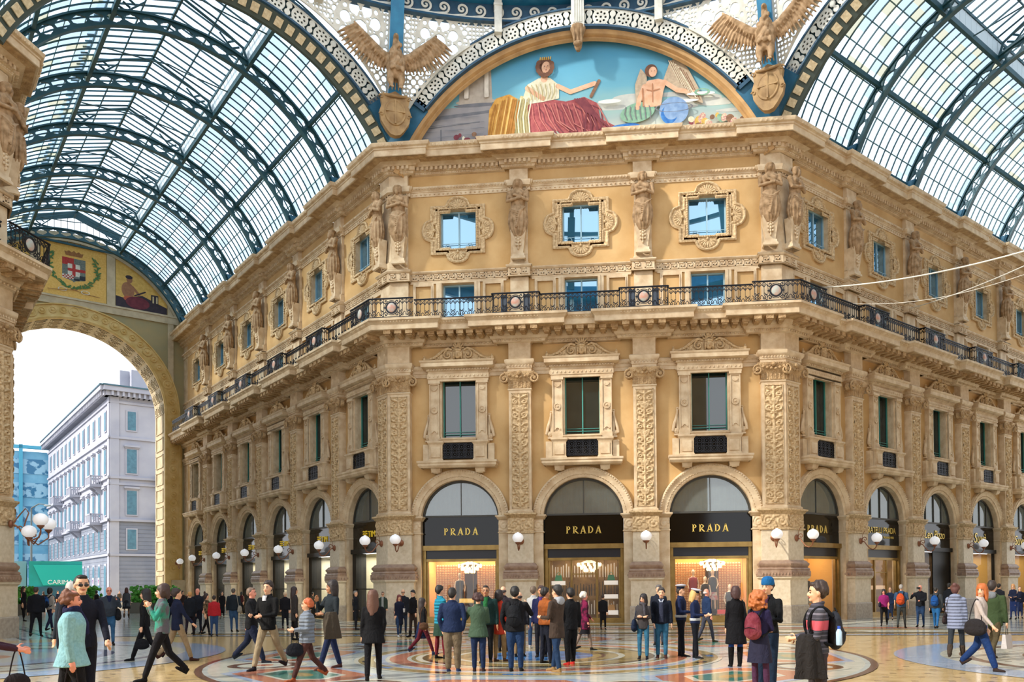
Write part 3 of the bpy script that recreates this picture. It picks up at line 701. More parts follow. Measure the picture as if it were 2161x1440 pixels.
def shopfront(idx, W, t, kind, label):
    """kind: prada, pradoor, tim, fratelli, pizzo, script"""
    x, y, _ = W.at(t); root = thing('shopfront', label, 'shopfront', (x, y, 0), W.rz, 'arched shopfronts')
    mb = MB(); Y = .22
    mb.poly([(-1.72, 3.42), (1.72, 3.42), (1.72, 4.7), (-1.72, 4.7)], Y, Y+.06); fb = mb.build('fascia_board', BLACKGL, root)
    mb = MB(); n = 20; pts = [(1.70*math.cos(PI*i/n), 4.56+1.70*math.sin(PI*i/n)) for i in range(n+1)]
    mb.arc((0, 4.56), [(1.73, Y-.02), (1.73, Y+.1), (1.64, Y+.1), (1.64, Y-.02)], .04, PI-.04, 24); mb.box(-1.7, 1.7, Y-.04, Y+.1, 4.68, 4.76)
    if kind in ('prada', 'pradoor'):
        mb.box(-.015, .015, Y+.02, Y+.08, 4.76, 6.2)
    elif kind == 'tim':
        mb.box(-.02, .02, Y, Y+.08, 4.76, 6.2)
    else:
        for q in (-.85, 0, .85): mb.box(q-.025, q+.025, Y, Y+.08, 4.76, 4.56+math.sqrt(1.68**2-q*q))
    mb.build('arch_frame', mat('dark_arch_frame', '3c3a34', .5), root)
    mb = MB(); mb.poly([(a, max(b, 4.72)) for a, b in pts], Y+.05, Y+.055); mb.build('fanlight_pane', FANGL, root)
    mb = MB()      # pleated curtain behind the fanlight
    N = 90; vs = []; fs = []
    for i in range(N+1):
        u = -1.66+3.32*i/N; h = math.sqrt(max(0, 1.68**2-u*u)); yy = Y+.2+.06*math.sin(u*38+math.sin(u*7)*2)+.03*math.sin(u*83)
        vs += [(u, yy, 4.6), (u, yy, 4.56+h)]
    for i in range(N): fs.append((2*i, 2*i+2, 2*i+3, 2*i+1))
    mb.add(vs, fs); mb.build('curtain', {'prada': CURT, 'pradoor': CURT2, 'tim': CURT3}.get(kind, CURT4), root, smooth=True)
    FR = BRONZE if kind in ('prada', 'pradoor', 'fratelli') else mat('dark_steel_frame', '17181a', .4, metal=.5)
    mb = MB(); mb.box(-1.73, 1.73, Y-.14, Y+.06, 3.22, 3.43)
    if kind in ('prada', 'pradoor', 'fratelli'):
        for s in (-1, 1): mb.box(min(s*1.73, s*1.58), max(s*1.73, s*1.58), Y-.06, Y+.12, 0, 3.24); mb.box(min(s*1.58, s*1.5), max(s*1.58, s*1.5), Y+.06, Y+.2, 0, 2.8)
        mb.box(-1.6, 1.6, Y-.02, Y+.12, 2.72, 2.84); mb.box(-1.6, 1.6, Y-.04, Y+.2, 0, .22 if kind != 'prada' else .3)
        if kind != 'prada':
            for q in (-.55, .55): mb.box(q-.04, q+.04, Y, Y+.1, .2, 2.74)
            mb.box(-.52, .52, Y, Y+.08, 2.1, 2.15)
    elif kind == 'tim':
        mb.box(-1.73, -1.35, Y-.04, Y+.5, 0, 3.24); mb.box(1.6, 1.73, Y-.04, Y+.1, 0, 3.24); mb.box(-1.35, 1.6, Y, Y+.08, 1.5, 1.56); mb.box(-1.35, 1.6, Y, Y+.08, 0, .15)
    else:
        mb.box(-1.73, -1.6, Y-.02, Y+.1, 0, 3.24); mb.box(1.6, 1.73, Y-.02, Y+.1, 0, 3.24)
        if kind == 'pizzo': mb.box(-.2, 1.6, Y, Y+.05, .05, 3.24)
    mb.build('frame', FR, root)
    if kind in ('prada', 'pradoor', 'fratelli'):
        mb = MB(); mb.box(-1.58, 1.58, Y+.03, Y+.08, 2.84, 3.22); mb.build('dark_transom', mat('navy_transom', '12141f', .35), root)
    mb = MB(); mb.add([(-1.56,Y+.1,.2),(1.56,Y+.1,.2),(1.56,Y+.1,3.2),(-1.56,Y+.1,3.2)], [(0,1,2,3)]); mb.build('shop_pane', SHOPGL, root)
    mb = MB()
    if kind in ('prada', 'pradoor'): letters(mb, 'PRADA', 0, 3.88, .33, Y, .86, .34); mb.build('lettering', GOLD, fb)
    elif kind == 'fratelli': textmesh('lettering', 'FRATELLI PRADA', .42, GOLD, fb, (0, Y-.02, 4.15), sx=.86); textmesh('small_lettering', 'MILANO 1913', .16, GOLD, fb, (.7, Y-.02, 3.82))
    elif kind == 'pizzo': textmesh('lettering', 'Leo Pizzo', .62, GOLD, fb, (0, Y-.02, 4.1), sx=.9, shear=.2)
    elif kind == 'script': textmesh('lettering', 'Suvè', .8, GOLD, fb, (-.1, Y-.02, 4.05), shear=.25)
    elif kind == 'tim':
        textmesh('lettering', 'TIM', .42, YEL, fb, (.28, Y-.02, 4.1), sx=1.1)
        mb = MB()
        for zz, dx in ((4.28, .0), (4.17, .05), (4.06, .0)):
            mb.tube([(-.62+.42*q/8+dx*.3, Y-.02, zz-.03+.02*math.sin(q*1.2)) for q in range(9)], .03, 6)
        mb.build('logo_waves', YEL, fb)
    # the shop room behind the glass
    gold = kind in ('prada', 'pradoor', 'fratelli')
    mb = MB(); X, Yb, Z = 1.8, (1.9 if t < 3 and kind != 'pradoor' and W is not WF else 2.9 if gold else 2.6), 3.2; y0 = .5
    mb.add([(-X,y0,0),(X,y0,0),(X,Yb,0),(-X,Yb,0)], [(0,1,2,3)], 0); mb.add([(-X,y0,Z),(X,y0,Z),(X,Yb,Z),(-X,Yb,Z)], [(3,2,1,0)], 1)
    mb.add([(-X,y0,0),(-X,Yb,0),(-X,Yb,Z),(-X,y0,Z)], [(0,1,2,3)], 2); mb.add([(X,y0,0),(X,Yb,0),(X,Yb,Z),(X,y0,Z)], [(3,2,1,0)], 2); mb.add([(-X,Yb,0),(X,Yb,0),(X,Yb,Z),(-X,Yb,Z)], [(0,1,2,3)], 2)
    wm = {'prada': SHWALL_G, 'pradoor': SHWALL_D, 'fratelli': SHWALL_D, 'tim': SHWALL_T, 'pizzo': SHWALL_D, 'script': SHWALL_Y}[kind]
    mb.build('interior', [PEDST, mat('shop_ceiling', 'e6d6b4', .8) if kind != 'tim' else mat('tim_ceiling', 'b0a890', .8), wm], root)
    ld = bpy.data.lights.new('shop_light', 'AREA'); ld.shape = 'RECTANGLE'; ld.size = 3.0; ld.size_y = 1.6
    ld.energy = {'prada': 170, 'pradoor': 90, 'fratelli': 70, 'tim': 150, 'pizzo': 12, 'script': 38}[kind]*(.4 if W is WR and kind == 'prada' else 1); ld.color = (1, .87, .66) if kind != 'tim' else (1, .93, .78)
    lo = bpy.data.objects.new('ceiling_light', ld); COL.objects.link(lo); lo.parent = root; lo.location = (0, 1.6, 3.1); lo['label'] = 'warm shop ceiling light'
    return root
FANGL = glass_mat('fanlight_glass', 'b8c4c4', .82, .12)
SHOPGL = glass_mat('shop_window_glass', 'ffffff', .96, .045)
CURT2 = mat('bluish_curtain', '86928f', .8, col2='525e5e', scale=3); CURT3 = mat('grey_curtain', '77716a', .8, col2='565450', scale=2); CURT4 = mat('cream_curtain', 'cfc4a0', .8, col2='a89c7c', scale=1.5)
YEL = mat('yellow_letter', 'e8c32a', .5, emit=.15)
SHWALL_G = mat('golden_shop_wall', 'dba653', .7); SHWALL_D = mat('brown_shop_wall', '5c4226', .7, col2='8a6a3c', scale=2); SHWALL_T = mat('pale_grey_shop_wall', 'aaa694', .7, col2='cdc8ac', scale=.7); SHWALL_Y = mat('yellow_shop_wall', 'd0a850', .7)
SHOPS = [('prada', 'black-fascia shopfront with gold-grid display, left arch of the front facade'), ('pradoor', 'black-fascia shopfront with glazed entrance door, middle arch of the front facade'), ('prada', 'black-fascia shopfront with mannequins, right arch of the front facade')]
SHOPS += [('tim', 'dark shopfront with yellow lettering, %s arch from the corner along the left arcade' % ORD[i]) for i in range(NL)]
SHOPS += [('prada', 'black shopfront with gold capitals, first arch of the right arcade'), ('fratelli', 'shopfront with two gold words on black, second arch of the right arcade'), ('pizzo', 'shopfront with large gold italic name and black open door, third arch of the right arcade'), ('script', 'yellow-lit shopfront with gold script, fourth arch of the right arcade'), ('script', 'yellow-lit shopfront at the right edge, fifth arch of the right arcade')]
SF = []
for (W, t, kd, i), (kind, lab) in zip(BAYS, SHOPS): SF.append(shopfront(0, W, t, kind, lab))
# stone archivolts and flanking piers of each shop arch
mb = MB()
mb.arc((0, 4.56), [(1.73, 0), (1.73, -.06), (1.8, -.1), (1.86, -.1), (1.88, -.13), (2.02, -.14), (2.06, -.18), (2.12, -.2), (2.19, -.16), (2.2, 0)], 0, PI, 40, closed=False)
for i in range(60):
    a = PI*(i+.5)/60; mb.ell((2.12*math.cos(a), -.2, 4.56+2.12*math.sin(a)), .04, 5, 4)
for i in range(44):
    a = PI*(i+.5)/44; mb.ell((1.86*math.cos(a), -.13, 4.56+1.86*math.sin(a)), .025, 5, 4)
for s in (-1, 1):
    x0, x1 = sorted((s*1.73, s*2.2))
    mb.sweep([(x0, .3), (x0, -.12), (x1, -.12), (x1, .3)], [(0, 0), (0, 3.92), (.03, 3.94), (.03, 3.98), (0, 4.0), (0, 4.5), (.04, 4.52), (.08, 4.6), (.13, 4.64), (.13, 4.7), (0, 4.72), (-.1, 4.72)])
    relief(mb, lambda U, V: .035*scrollband(U, V, .47, .46), 0, .47, 0, .46, .02, lambda U, V, w_: (x0+U, -.125-w_, 4.02+V))
arch0 = mb.build('stone_archway', CARVE if False else STONE, smooth=50)
for bi, (W, t, kd, i) in enumerate(BAYS):
    lab = ['stone arch surround of the left front shop', 'stone arch surround of the middle front shop', 'stone arch surround of the right front shop'][i] if kd == 'F' else 'stone arch surround, %s arch from the corner in the %s' % (ORD[i], side_word(kd))
    o = arch0 if bi == 0 else dup(arch0)
    tag(o, lab, 'arch', 'stone arches over the shops', W.at(t), W.rz)
# ------------------------------------------------------------------ wall lamps
def lamp_proto():
    r = thing('wall_lamp', 'x', 'lamp', (0, 0, 0), 0, 'globe wall lamps')
    mb = MB(); mb.T = Matrix.Rotation(PI/2, 4, 'X'); mb.lathe([(.0, .38), (.13, .38), (.15, .42), (.11, .46), (.06, .5), (0, .5)], 14); mb.T = None
    mb.build('wall_plate', COPPER, r, smooth=40).location = (0, 0, 3.55)
    mb = MB()
    mb.tube([(0, -.45, 3.55), (0, -.6, 3.5), (0, -.7, 3.36), (0, -.85, 3.2), (0, -1.0, 3.14), (0, -1.13, 3.2), (0, -1.2, 3.34)], [.03, .028, .026, .026, .026, .026, .03], 8)
    mb.tube([(0, -.62+.12*math.cos(a*.5)*(1-a/16), 3.62+.12*math.sin(a*.5)*(1-a/16)) for a in range(14)], .018, 6)
    mb.tube([(0, -.48, 3.6), (0, -.5, 3.8), (0, -.58, 3.95), (0, -.62, 4.0)], .012, 6)
    mb.lathe([(.02, 3.33), (.035, 3.36), (.1, 3.42), (.12, 3.46), (.11, 3.48)], 14, (0, -1.2, 0)); mb.build('curved_arm', COPPER, r, smooth=50)
    mb = MB(); mb.lathe([(.235*math.sin(t), 3.66-.215*math.cos(t)) for t in [PI*i/16 for i in range(17)]], 24, (0, -1.2, 0)); mb.lathe([(.05, 3.87), (.05, 3.89), (0, 3.9)], 12, (0, -1.2, 0)); mb.build('globe', GLOBE, r, smooth=60)
    return r
lamp0 = lamp_proto()
def arml(k, i): return 'globe wall lamp on the %s pilaster from the corner in the %s' % (ORD[i], side_word(k))
LAMPS = [(WF, PILS[0][1], 'white globe wall lamp between the left and middle front shops'), (WF, PILS[1][1], 'white globe wall lamp between the middle and right front shops'),
         (WF, -HW+.42, 'white globe lamp on the front face of the left corner pilaster'), (WF, HW-.42, 'white globe lamp on the front face of the right corner pilaster'),
         (WLf, .4, 'white globe lamp on the arcade side of the left corner pilaster'), (WR, .4, 'white globe lamp on the arcade side of the right corner pilaster')]
LAMPS += [(W, t, arml(k, i)) for (W, t, k, i) in PILS[2:]]
for j, (W, t, lab) in enumerate(LAMPS):
    if j == 0: lamp0.location = W.at(t); lamp0['label'] = lab
    else: dup(lamp0, W.at(t), W.rz, lab)
lp = (W0+LD*6.5+Vector((R2, R2))*.05)
# big three-globe lamp on the pier at the left edge
r = thing('branched_wall_lamp', 'three-globe scrolled iron lamp on the pier at the left edge', 'lamp', (W0.x+.15, W0.y-.35, 0), PI/2+.55)
mb = MB(); mb.ell((0, -.42, 3.95), (.12, .08, .14), 10, 8); mb.build('wall_plate', COPPER, r, smooth=60)
mb = MB()
mb.tube([(0, -.45, 3.95), (0, -.65, 3.85), (0, -.8, 3.55), (0, -1.05, 3.4), (0, -1.25, 3.5), (0, -1.3, 3.7)], .028, 8)
mb.tube([(0, -.5, 4.0), (0, -.7, 4.3), (0, -.85, 4.5), (0, -.95, 4.35), (0, -.85, 4.05), (0, -.8, 3.8)], .022, 8)
GP = [(.38, -1.5, 4.0), (-.42, -1.35, 4.1), (.05, -.95, 3.7)]
for (gx, gy, gz) in GP:
    mb.tube([(0, -.9, 3.5), (gx*.6, (gy-.9)/2, 3.25), (gx*.95, gy, gz-.5), (gx, gy, gz-.3)], .024, 8); mb.lathe([(.02, gz-.34), (.12, gz-.23), (.12, gz-.2)], 12, (gx, gy, 0))
for q in range(3): mb.tube([(0, -.7-q*.2+.1*math.cos(a*.5)*(1-a/16), 3.8-q*.12+.1*math.sin(a*.5)*(1-a/16)) for a in range(14)], .02, 6)
mb.build('scrolled_arms', COPPER, r, smooth=50)
for g in GP:
    mb = MB(); mb.ell(g, (.24, .24, .22), 20, 14); mb.build('globe', GLOBE, r, smooth=60)
# lamp of the end wall
dup(lamp0, tuple((A0+LD*(LEND-.35)+Vector((-R2, -R2))*.7).to_3d())[:2]+(-.1,), PI/4, 'small white globe lamp at the foot of the arch closing the left arcade')

# ------------------------------------------------------------------ balcony railing
ZR0, ZR1 = 13.12, 13.94
MEDC = mat('pinkish_medallion', 'c08a74', .5, col2='a8b0a8', scale=5)
def railfn(L, dense=False):
    h = ZR1-ZR0
    def f(U, V):
        p = .19; n = max(1, round(L/p)); p = L/n; u = np.mod(U, p)-p/2; u2 = np.mod(U, 2*p)-p
        d = np.minimum.reduce([np.abs(V-.02)-.018, np.abs(V-(h-.02))-.022, np.where(V > .25, np.abs(u)-.009, 9.), np.abs(V-.66)-.008,
            np.where(V > .58, dcirc(u, V, (0, .68), .075)-.01, 9.), np.where((V > .55) & (V < .68), np.hypot(u, (V-.6))-.03, 9.),
            dspiral(np.abs(u2), V, (.1, .14), .085, 1.2, PI/2, 1)-.013, dspiral(np.abs(u2), V, (.08, .3), .055, 1.0, -PI/2, -1)-.011, np.hypot(u2, V-.26)-.03, dseg(np.abs(u2), V, (0, .05), (p, .25))-.01])
        if dense:
            x = U-L/2; m = np.abs(x) < .36
            dd = np.minimum.reduce([np.abs(np.abs(x)-.36)-.02, dcirc(x, V, (0, .42), .23)-.035, dspiral(np.abs(x), V, (.25, .14), .1, 1.3, 0, 1)-.018, dspiral(np.abs(x), V, (.25, .68), .1, 1.3, 0, -1)-.018, np.hypot(np.abs(x)-.29, V-.42)-.04, dcirc(x, V, (0, .42), .3)-.012])
            d = np.where(m, dd, d); d = np.minimum(d, np.minimum(np.abs(V-.02)-.018, np.abs(V-(h-.02))-.022))
        return -d
    return f
def rail_panel(L, dense=False, side=0., res=.013):
    mb = MB(); plate(mb, railfn(L, dense), 0, L, 0, ZR1-ZR0, res, lambda u, v, w_: (u-L/2, 0*u+w_-.01, ZR0+v), .022)
    mb.bar((-L/2, 0, ZR1), (L/2, 0, ZR1), .07, .035)
    if side:
        for s in (-1, 1):
            plate(mb, railfn(side), 0, side, 0, ZR1-ZR0, .02, lambda u, v, w_: (s*L/2+0*u, u+w_*0, ZR0+v), .02); mb.bar((s*L/2, 0, ZR1), (s*L/2, side, ZR1), .07, .035); mb.tube([(s*L/2, side, ZR0), (s*L/2, side, ZR1+.03)], .025, 6)
    return mb
def rail_thing(L, dense, side, label, loc, rz):
    r = thing('balcony_railing', label, 'railing', loc, rz, 'iron balcony railing panels')
    iw = rail_panel(L, dense, side).build('ironwork', IRON, r)
    if dense:
        mb = MB(); mb.T = Matrix.Translation((0, 0, ZR0+.42)) @ Matrix.Rotation(PI/2, 4, 'X'); mb.lathe([(.0, -.03), (.17, -.03), (.185, 0), (.17, .03), (.12, .05), (0, .06)], 20, sy=1.15); mb.build('medallion', MEDC, iw, smooth=40)
        mb = MB()
        for s in (-1, 1): mb.box(min(s*.36, s*.62), max(s*.36, s*.62), .02, .03, ZR0+.05, ZR1-.08)
        mb.build('dark_backing', mat('slate_backing', '39424f', .5), iw)
    return r
QR = 1.1; HR = 1.0
flat0 = rail_thing(3.4, False, 0, 'openwork balcony railing panel over the middle front shop', WF.at(0, QR), 0)
dup(flat0, WF.at(-PF, QR), 0, 'openwork balcony railing panel over the left front shop'); dup(flat0, WF.at(PF, QR), 0, 'openwork balcony railing panel over the right front shop')
res0 = rail_thing(2*HR, True, .3, 'balcony railing bay with pink medallion over the left free pilaster of the front', WF.at(PILS[0][1], QR+.3), 0)
dup(res0, WF.at(PILS[1][1], QR+.3), 0, 'balcony railing bay with grey-green medallion over the right free pilaster of the front')
for W, k, n in ((WLf, 'L', 6), (WR, 'R', 5)):
    for i in range(n):
        lab = 'openwork balcony railing panel, %s window bay of the %s' % (ORD[i], side_word(k))
        c, L = ((1.34+4.35)/2, 3.0) if i == 0 else (2.675+PA*i, 3.35)
        if i == 5: c, L = 29.9, 4.6
        o = dup(flat0, W.at(c, QR), W.rz, lab); o.scale = (L/3.4, 1, 1)
    for i in range(5): dup(res0, W.at(PA*(i+1), QR+.3), W.rz, 'balcony railing bay with medallion over the %s pilaster of the %s' % (ORD[i], side_word(k)))
def corner_rail(loc, rz, label):
    r = thing('balcony_railing', label, 'railing', loc, rz, 'iron balcony railing panels'); q = QR+.3; e = 1.32
    for sgn in (0, 1):
        mb0 = rail_panel(e+q*T8, True); mbs = MB()
        M = (Matrix.Translation(((e-q*T8)/2, -q, 0)) if sgn else Matrix.Rotation(-PI/4, 4, 'Z') @ Matrix.Translation((-(e-q*T8)/2, -q, 0)))
        mb0.v = [tuple(M @ Vector(p)) for p in mb0.v]; iw = mb0.build('ironwork', IRON, r)
        mm = MB(); mm.T = M @ Matrix.Translation((0, 0, ZR0+.42)) @ Matrix.Rotation(PI/2, 4, 'X'); mm.lathe([(.0, -.03), (.17, -.03), (.185, 0), (.17, .03), (.12, .05), (0, .06)], 20, sy=1.15); mm.build('medallion', MEDC, iw, smooth=40)
    return r
cr0 = corner_rail((A0.x, A0.y, 0), 0, 'balcony railing folded round the corner of the front and the left arcade')
dup(cr0, (B0.x, B0.y, 0), PI/4, 'balcony railing folded round the corner of the front and the right arcade'); dup(cr0, (W0.x, W0.y, 0), PI*.75, 'balcony railing folded round the pier at the left edge')
o = dup(flat0, (W0.x+QR, W0.y-3.0, 0), PI/2, 'openwork balcony railing panel on the pier at the left edge')

# ------------------------------------------------------------------ herm statues
def herm(male, label, loc, rz):
    r = thing('herm_statue', label, 'statue', loc, rz, 'carved herm figures')
    mb = MB(); z0 = 17.95
    mb.loft([(0,-.3,17.75,.3,.2),(0,-.3,17.95,.29,.19),(0,-.32,18.2,.3,.2),(0,-.34,18.45,.37,.22),(0,-.34,18.62,.38,.19),(0,-.34,18.72,.22,.14),(0,-.36,18.85,.1,.1)], 18)
    mb.ell((0, -.4, 18.98), (.14, .17, .2), 12, 9); mb.ell((0, -.56, 18.95), (.03, .05, .05), 6, 5)
    if male:
        mb.ell((0, -.52, 18.84), (.09, .08, .13), 8, 7)
        for s in (-1, 1): mb.ell((s*.14, -.42, 18.95), (.07, .13, .18), 8, 6); mb.ell((s*.15, -.5, 18.52), (.16, .07, .12), 8, 6)
    else:
        for s in (-1, 1): mb.ell((s*.15, -.38, 18.93), (.08, .14, .2), 8, 6); mb.ell((s*.14, -.53, 18.47), (.11, .1, .11), 8, 7)
    mb.ell((0, -.36, 19.1), (.19, .2, .1), 10, 6)
    for s in (-1, 1):
        sh = Vector((s*.38, -.34, 18.6)); el = Vector((s*.45, -.48, 18.2)); wr = Vector((-s*.06, -.62, 18.28+(.12 if s > 0 else -.02)))
        mb.ell(sh, (.12, .12, .13), 8, 6); mb.tube([sh, sh.lerp(el, .5), el, el.lerp(wr, .5), wr], [.11, .1, .08, .075, .05], 8); mb.ell(wr, (.07, .04, .06), 7, 5)
        for q in range(4): mb.tube([wr+Vector((-s*.03, -.02, .03-.02*q)), wr+Vector((-s*.13, -.03, .05-.03*q))], .016, 5)
    remesh(mb.build('figure', STATUE, r), .022, 2)
    mb = MB()
    mb.loft([(0,-.28,16.72,.2,.16,.12),(0,-.3,16.95,.34,.22,.13),(0,-.3,17.3,.42,.27,.12),(0,-.31,17.7,.4,.26,.07),(0,-.31,17.92,.34,.24,.03),(0,-.31,18.02,.29,.2,0)], 60, fold=13)
    for i in range(9):
        t = i/8; mb.tube([(.4-.8*t*.4, -.5, 17.95-.06*i*.3), (.1*(1-t)-.05, -.6, 17.7-.09*i), (-.36+.25*t, -.5, 17.85-.08*i)], .03, 6)
    remesh(mb.build('drapery', STATUE, r), .022, 1)
    mb = MB(); mb.T = None
    mb.add([(-.2,-.3,16.0),(.2,-.3,16.0),(.2,0,16.0),(-.2,0,16.0),(-.34,-.4,17.0),(.34,-.4,17.0),(.34,0,17.0),(-.34,0,17.0)], [(0,1,5,4),(1,2,6,5),(3,0,4,7),(4,5,6,7),(0,3,2,1)])
    for i in range(6): mb.ell((0, -.36-.01*i*0, 16.85-.13*i), (.09-.01*i, .07, .075), 8, 6)
    for i in range(4): 
        for s in (-1, 1): mb.ell((s*.09, -.37, 16.8-.15*i), (.05, .04, .06), 6, 5)
    mb.sweep(path_rect(.26, .34), [(0,15.72),(.05,15.76),(.05,15.84),(0,15.9),(0,16.0)]); mb.build('tapered_base', STONE, r, smooth=40)
    return r
hm = herm(True, 'bearded stone herm with crossed arms on the front, right of the middle upper window', WF.at(PILS[1][1], .1), 0)
hf = herm(False, 'female stone herm with crossed arms on the front, left of the middle upper window', WF.at(PILS[0][1], .1), 0)
CORNH = [(hm, WF, -HW+.42, 'muscular stone herm on the front side of the left corner pilaster'), (hf, WF, HW-.42, 'female stone herm on the front side of the right corner pilaster'),
         (hf, WLf, .45, 'draped stone herm on the arcade side of the left corner pilaster'), (hm, WR, .45, 'stone herm with bowed head on the arcade side of the right corner pilaster')]
for p, W, t, lab in CORNH: dup(p, W.at(t, .2), W.rz, lab)
for (W, t, k, i) in PILS[2:]: dup((hm, hf)[i % 2], W.at(t, .1), W.rz, 'stone herm figure, %s from the corner along the upper wall of the %s' % (ORD[i], side_word(k)))
dup(hf, (W0.x+.2, W0.y-.45, 0), PI/2, 'stone herm on the pier at the left edge, facing the octagon'); dup(hm, tuple(W0+LD*.45+Vector((R2, R2))*.2)+(0,), PI*.75, 'stone herm on the pier at the left edge, facing the arcade')

# ------------------------------------------------------------------ eagles on the shields
def eagle():
    r = thing('eagle_statue', 'x', 'statue', (0, 0, 0), 0, 'stone eagles')
    mb = MB()
    mb.ell((0, -.25, 23.75), (.42, .36, .62), 14, 10); mb.ell((0, -.3, 24.15), (.3, .28, .4), 12, 8); mb.tube([(0, -.3, 24.3), (0, -.34, 24.6), (0, -.42, 24.8)], [.2, .14, .12], 10)
    mb.ell((0, -.45, 24.85), (.12, .17, .13), 10, 8); mb.tube([(0, -.58, 24.85), (0, -.68, 24.8), (0, -.7, 24.72)], [.06, .04, .015], 6)
    for s in (-1, 1):
        mb.tube([(s*.2, -.3, 23.4), (s*.24, -.36, 23.05), (s*.2, -.38, 22.75)], [.19, .15, .08], 9)
        for q in (-1, 0, 1): mb.tube([(s*.2, -.4, 22.78), (s*.2+q*.08, -.52, 22.7), (s*.2+q*.09, -.56, 22.6)], [.04, .035, .015], 5)
        mb.tube([(s*.2, -.2, 24.0), (s*.6, -.25, 24.15), (s*1.0, -.32, 24.5), (s*1.5, -.42, 24.95), (s*1.72, -.45, 25.2)], [.2, .18, .15, .09, .04], 8)
        for i in range(15):
            t = i/14; ax = s*(.45+1.2*t); az = 24.1+1.0*t; L = .55+.5*math.sin(t*2.4); an = -1.5+.95*t
            p0 = Vector((ax, -.12-.3*t, az)); p1 = p0+Vector((s*math.cos(an)*L, .04, math.sin(an)*L))
            mb.tube([p0, p0.lerp(p1, .5), p1], [.09, .11, .04], 6, sq=.6)
        for i in range(11):
            t = i/10; p0 = Vector((s*(.35+1.0*t), -.26-.2*t, 24.05+.85*t)); an = -1.4+.8*t; p1 = p0+Vector((s*math.cos(an)*.35, .02, math.sin(an)*.35)); mb.tube([p0, p1], [.08, .05], 6, sq=.5)
    for i in range(5): mb.tube([(-.2+.1*i, -.1, 23.3), (-.28+.14*i, -.05, 22.8)], [.09, .05], 6, sq=.5)
    for i in range(40):
        a = random.uniform(-2.2, -.9); zz = random.uniform(23.35, 24.5); mb.ell((.42*math.cos(a), -.25+.36*math.sin(a), zz), (.08, .07, .1), 6, 4)
    remesh(mb.build('eagle_body', STATUE, r), .03, 1, .4)
    return r
def shield():
    mb = MB()
    pts = [(-.62, 22.5), (-.5, 22.7), (-.28, 22.66), (0, 22.8), (.28, 22.66), (.5, 22.7), (.62, 22.5), (.56, 22.2), (.66, 21.9), (.6, 21.5), (.38, 21.15), (.2, 20.95), (0, 20.9), (-.2, 20.95), (-.38, 21.15), (-.6, 21.5), (-.66, 21.9), (-.56, 22.2)][::-1]
    mb.poly(pts, -.42, -.15)
    mb.T = Matrix.Translation((0, -.42, 21.88)) @ Matrix.Rotation(PI/2, 4, 'X'); mb.lathe([(0, .12), (.3, .1), (.42, .04), (.46, .06), (.5, .05), (.52, 0)], 28, sx=.88, sy=1.1); mb.T = None
    mb.box(-.035, .035, -.555, -.5, 21.36, 22.4); mb.box(-.4, .4, -.545, -.48, 21.86, 21.92)
    for s in (-1, 1):
        for zz in (22.5, 21.75): mb.tube([(s*(.58+.1*math.cos(a*.55)*(1-a/14)), -.44, zz+.1*math.sin(a*.55)*(1-a/14)) for a in range(12)], .03, 6)
    mb.tube([(-.45, -.42, 22.62), (-.2, -.5, 22.55), (.2, -.5, 22.55), (.45, -.42, 22.62)], .06, 8)
    return mb.build('stone_shield', mat('shield_stone', '8c6f4a', .75, col2='a98a5e', scale=3), smooth=45)
eg = eagle(); sh0 = shield()
def cshift(P, ang, q): return (P.x+math.sin(ang)*q, P.y-math.cos(ang)*q, 0)
an = math.radians(22.5)
eg.location = cshift(A0, an, 1.6); eg.rotation_euler = (0, 0, an); eg['label'] = 'stone eagle with spread wings above the left corner of the front facade'
tag(sh0, 'carved stone shield with a cross beneath the left eagle', 'shield', 'shields under the eagles', cshift(A0, an, 1.15), an)
dup(eg, cshift(B0, -an, 1.6), -an, 'stone eagle with raised wings above the right corner of the front facade'); dup(sh0, cshift(B0, -an, 1.15), -an, 'carved stone shield with a cross beneath the right eagle')
# ------------------------------------------------------------------ rings of the octagon
ZC = 16.85
def rosette_band(Rm, w_, n, a0, a1):
    """plate function in (u=arc length at Rm, v across 0..w)"""
    per = PI*Rm/n
    def f(U, V):
        u = np.mod(U, per)-per/2; v = V-w_/2; r = np.hypot(u, v); th = np.arctan2(v, u); R = w_*.42
        d = np.minimum.reduce([np.abs(r-R)-.028, np.abs(np.abs(v)-w_/2+.02)-.03, np.abs(r-.09)-.022])
        k = np.mod(th+PI/8, PI/4)-PI/8
        d = np.minimum(d, np.where((r < R) & (r > .09), np.minimum(np.abs(r*np.sin(np.abs(k)-PI/8))-.013, np.abs(np.hypot(r*np.cos(k)-R*.66, r*np.sin(k))-R*.27)-.015), 9.))
        d = np.minimum.reduce([d, np.abs(np.hypot(np.abs(u)-per/2, np.abs(v)-.16)-.09)-.016, np.where(r > R, np.abs(np.abs(u)-per/2)-.03, 9.), np.where(r > R, np.abs(np.abs(v)-np.abs(u)*1.0+.02)-.016, 9.)])
        return -d+.018
    return f, per
ARC_LBL = {}
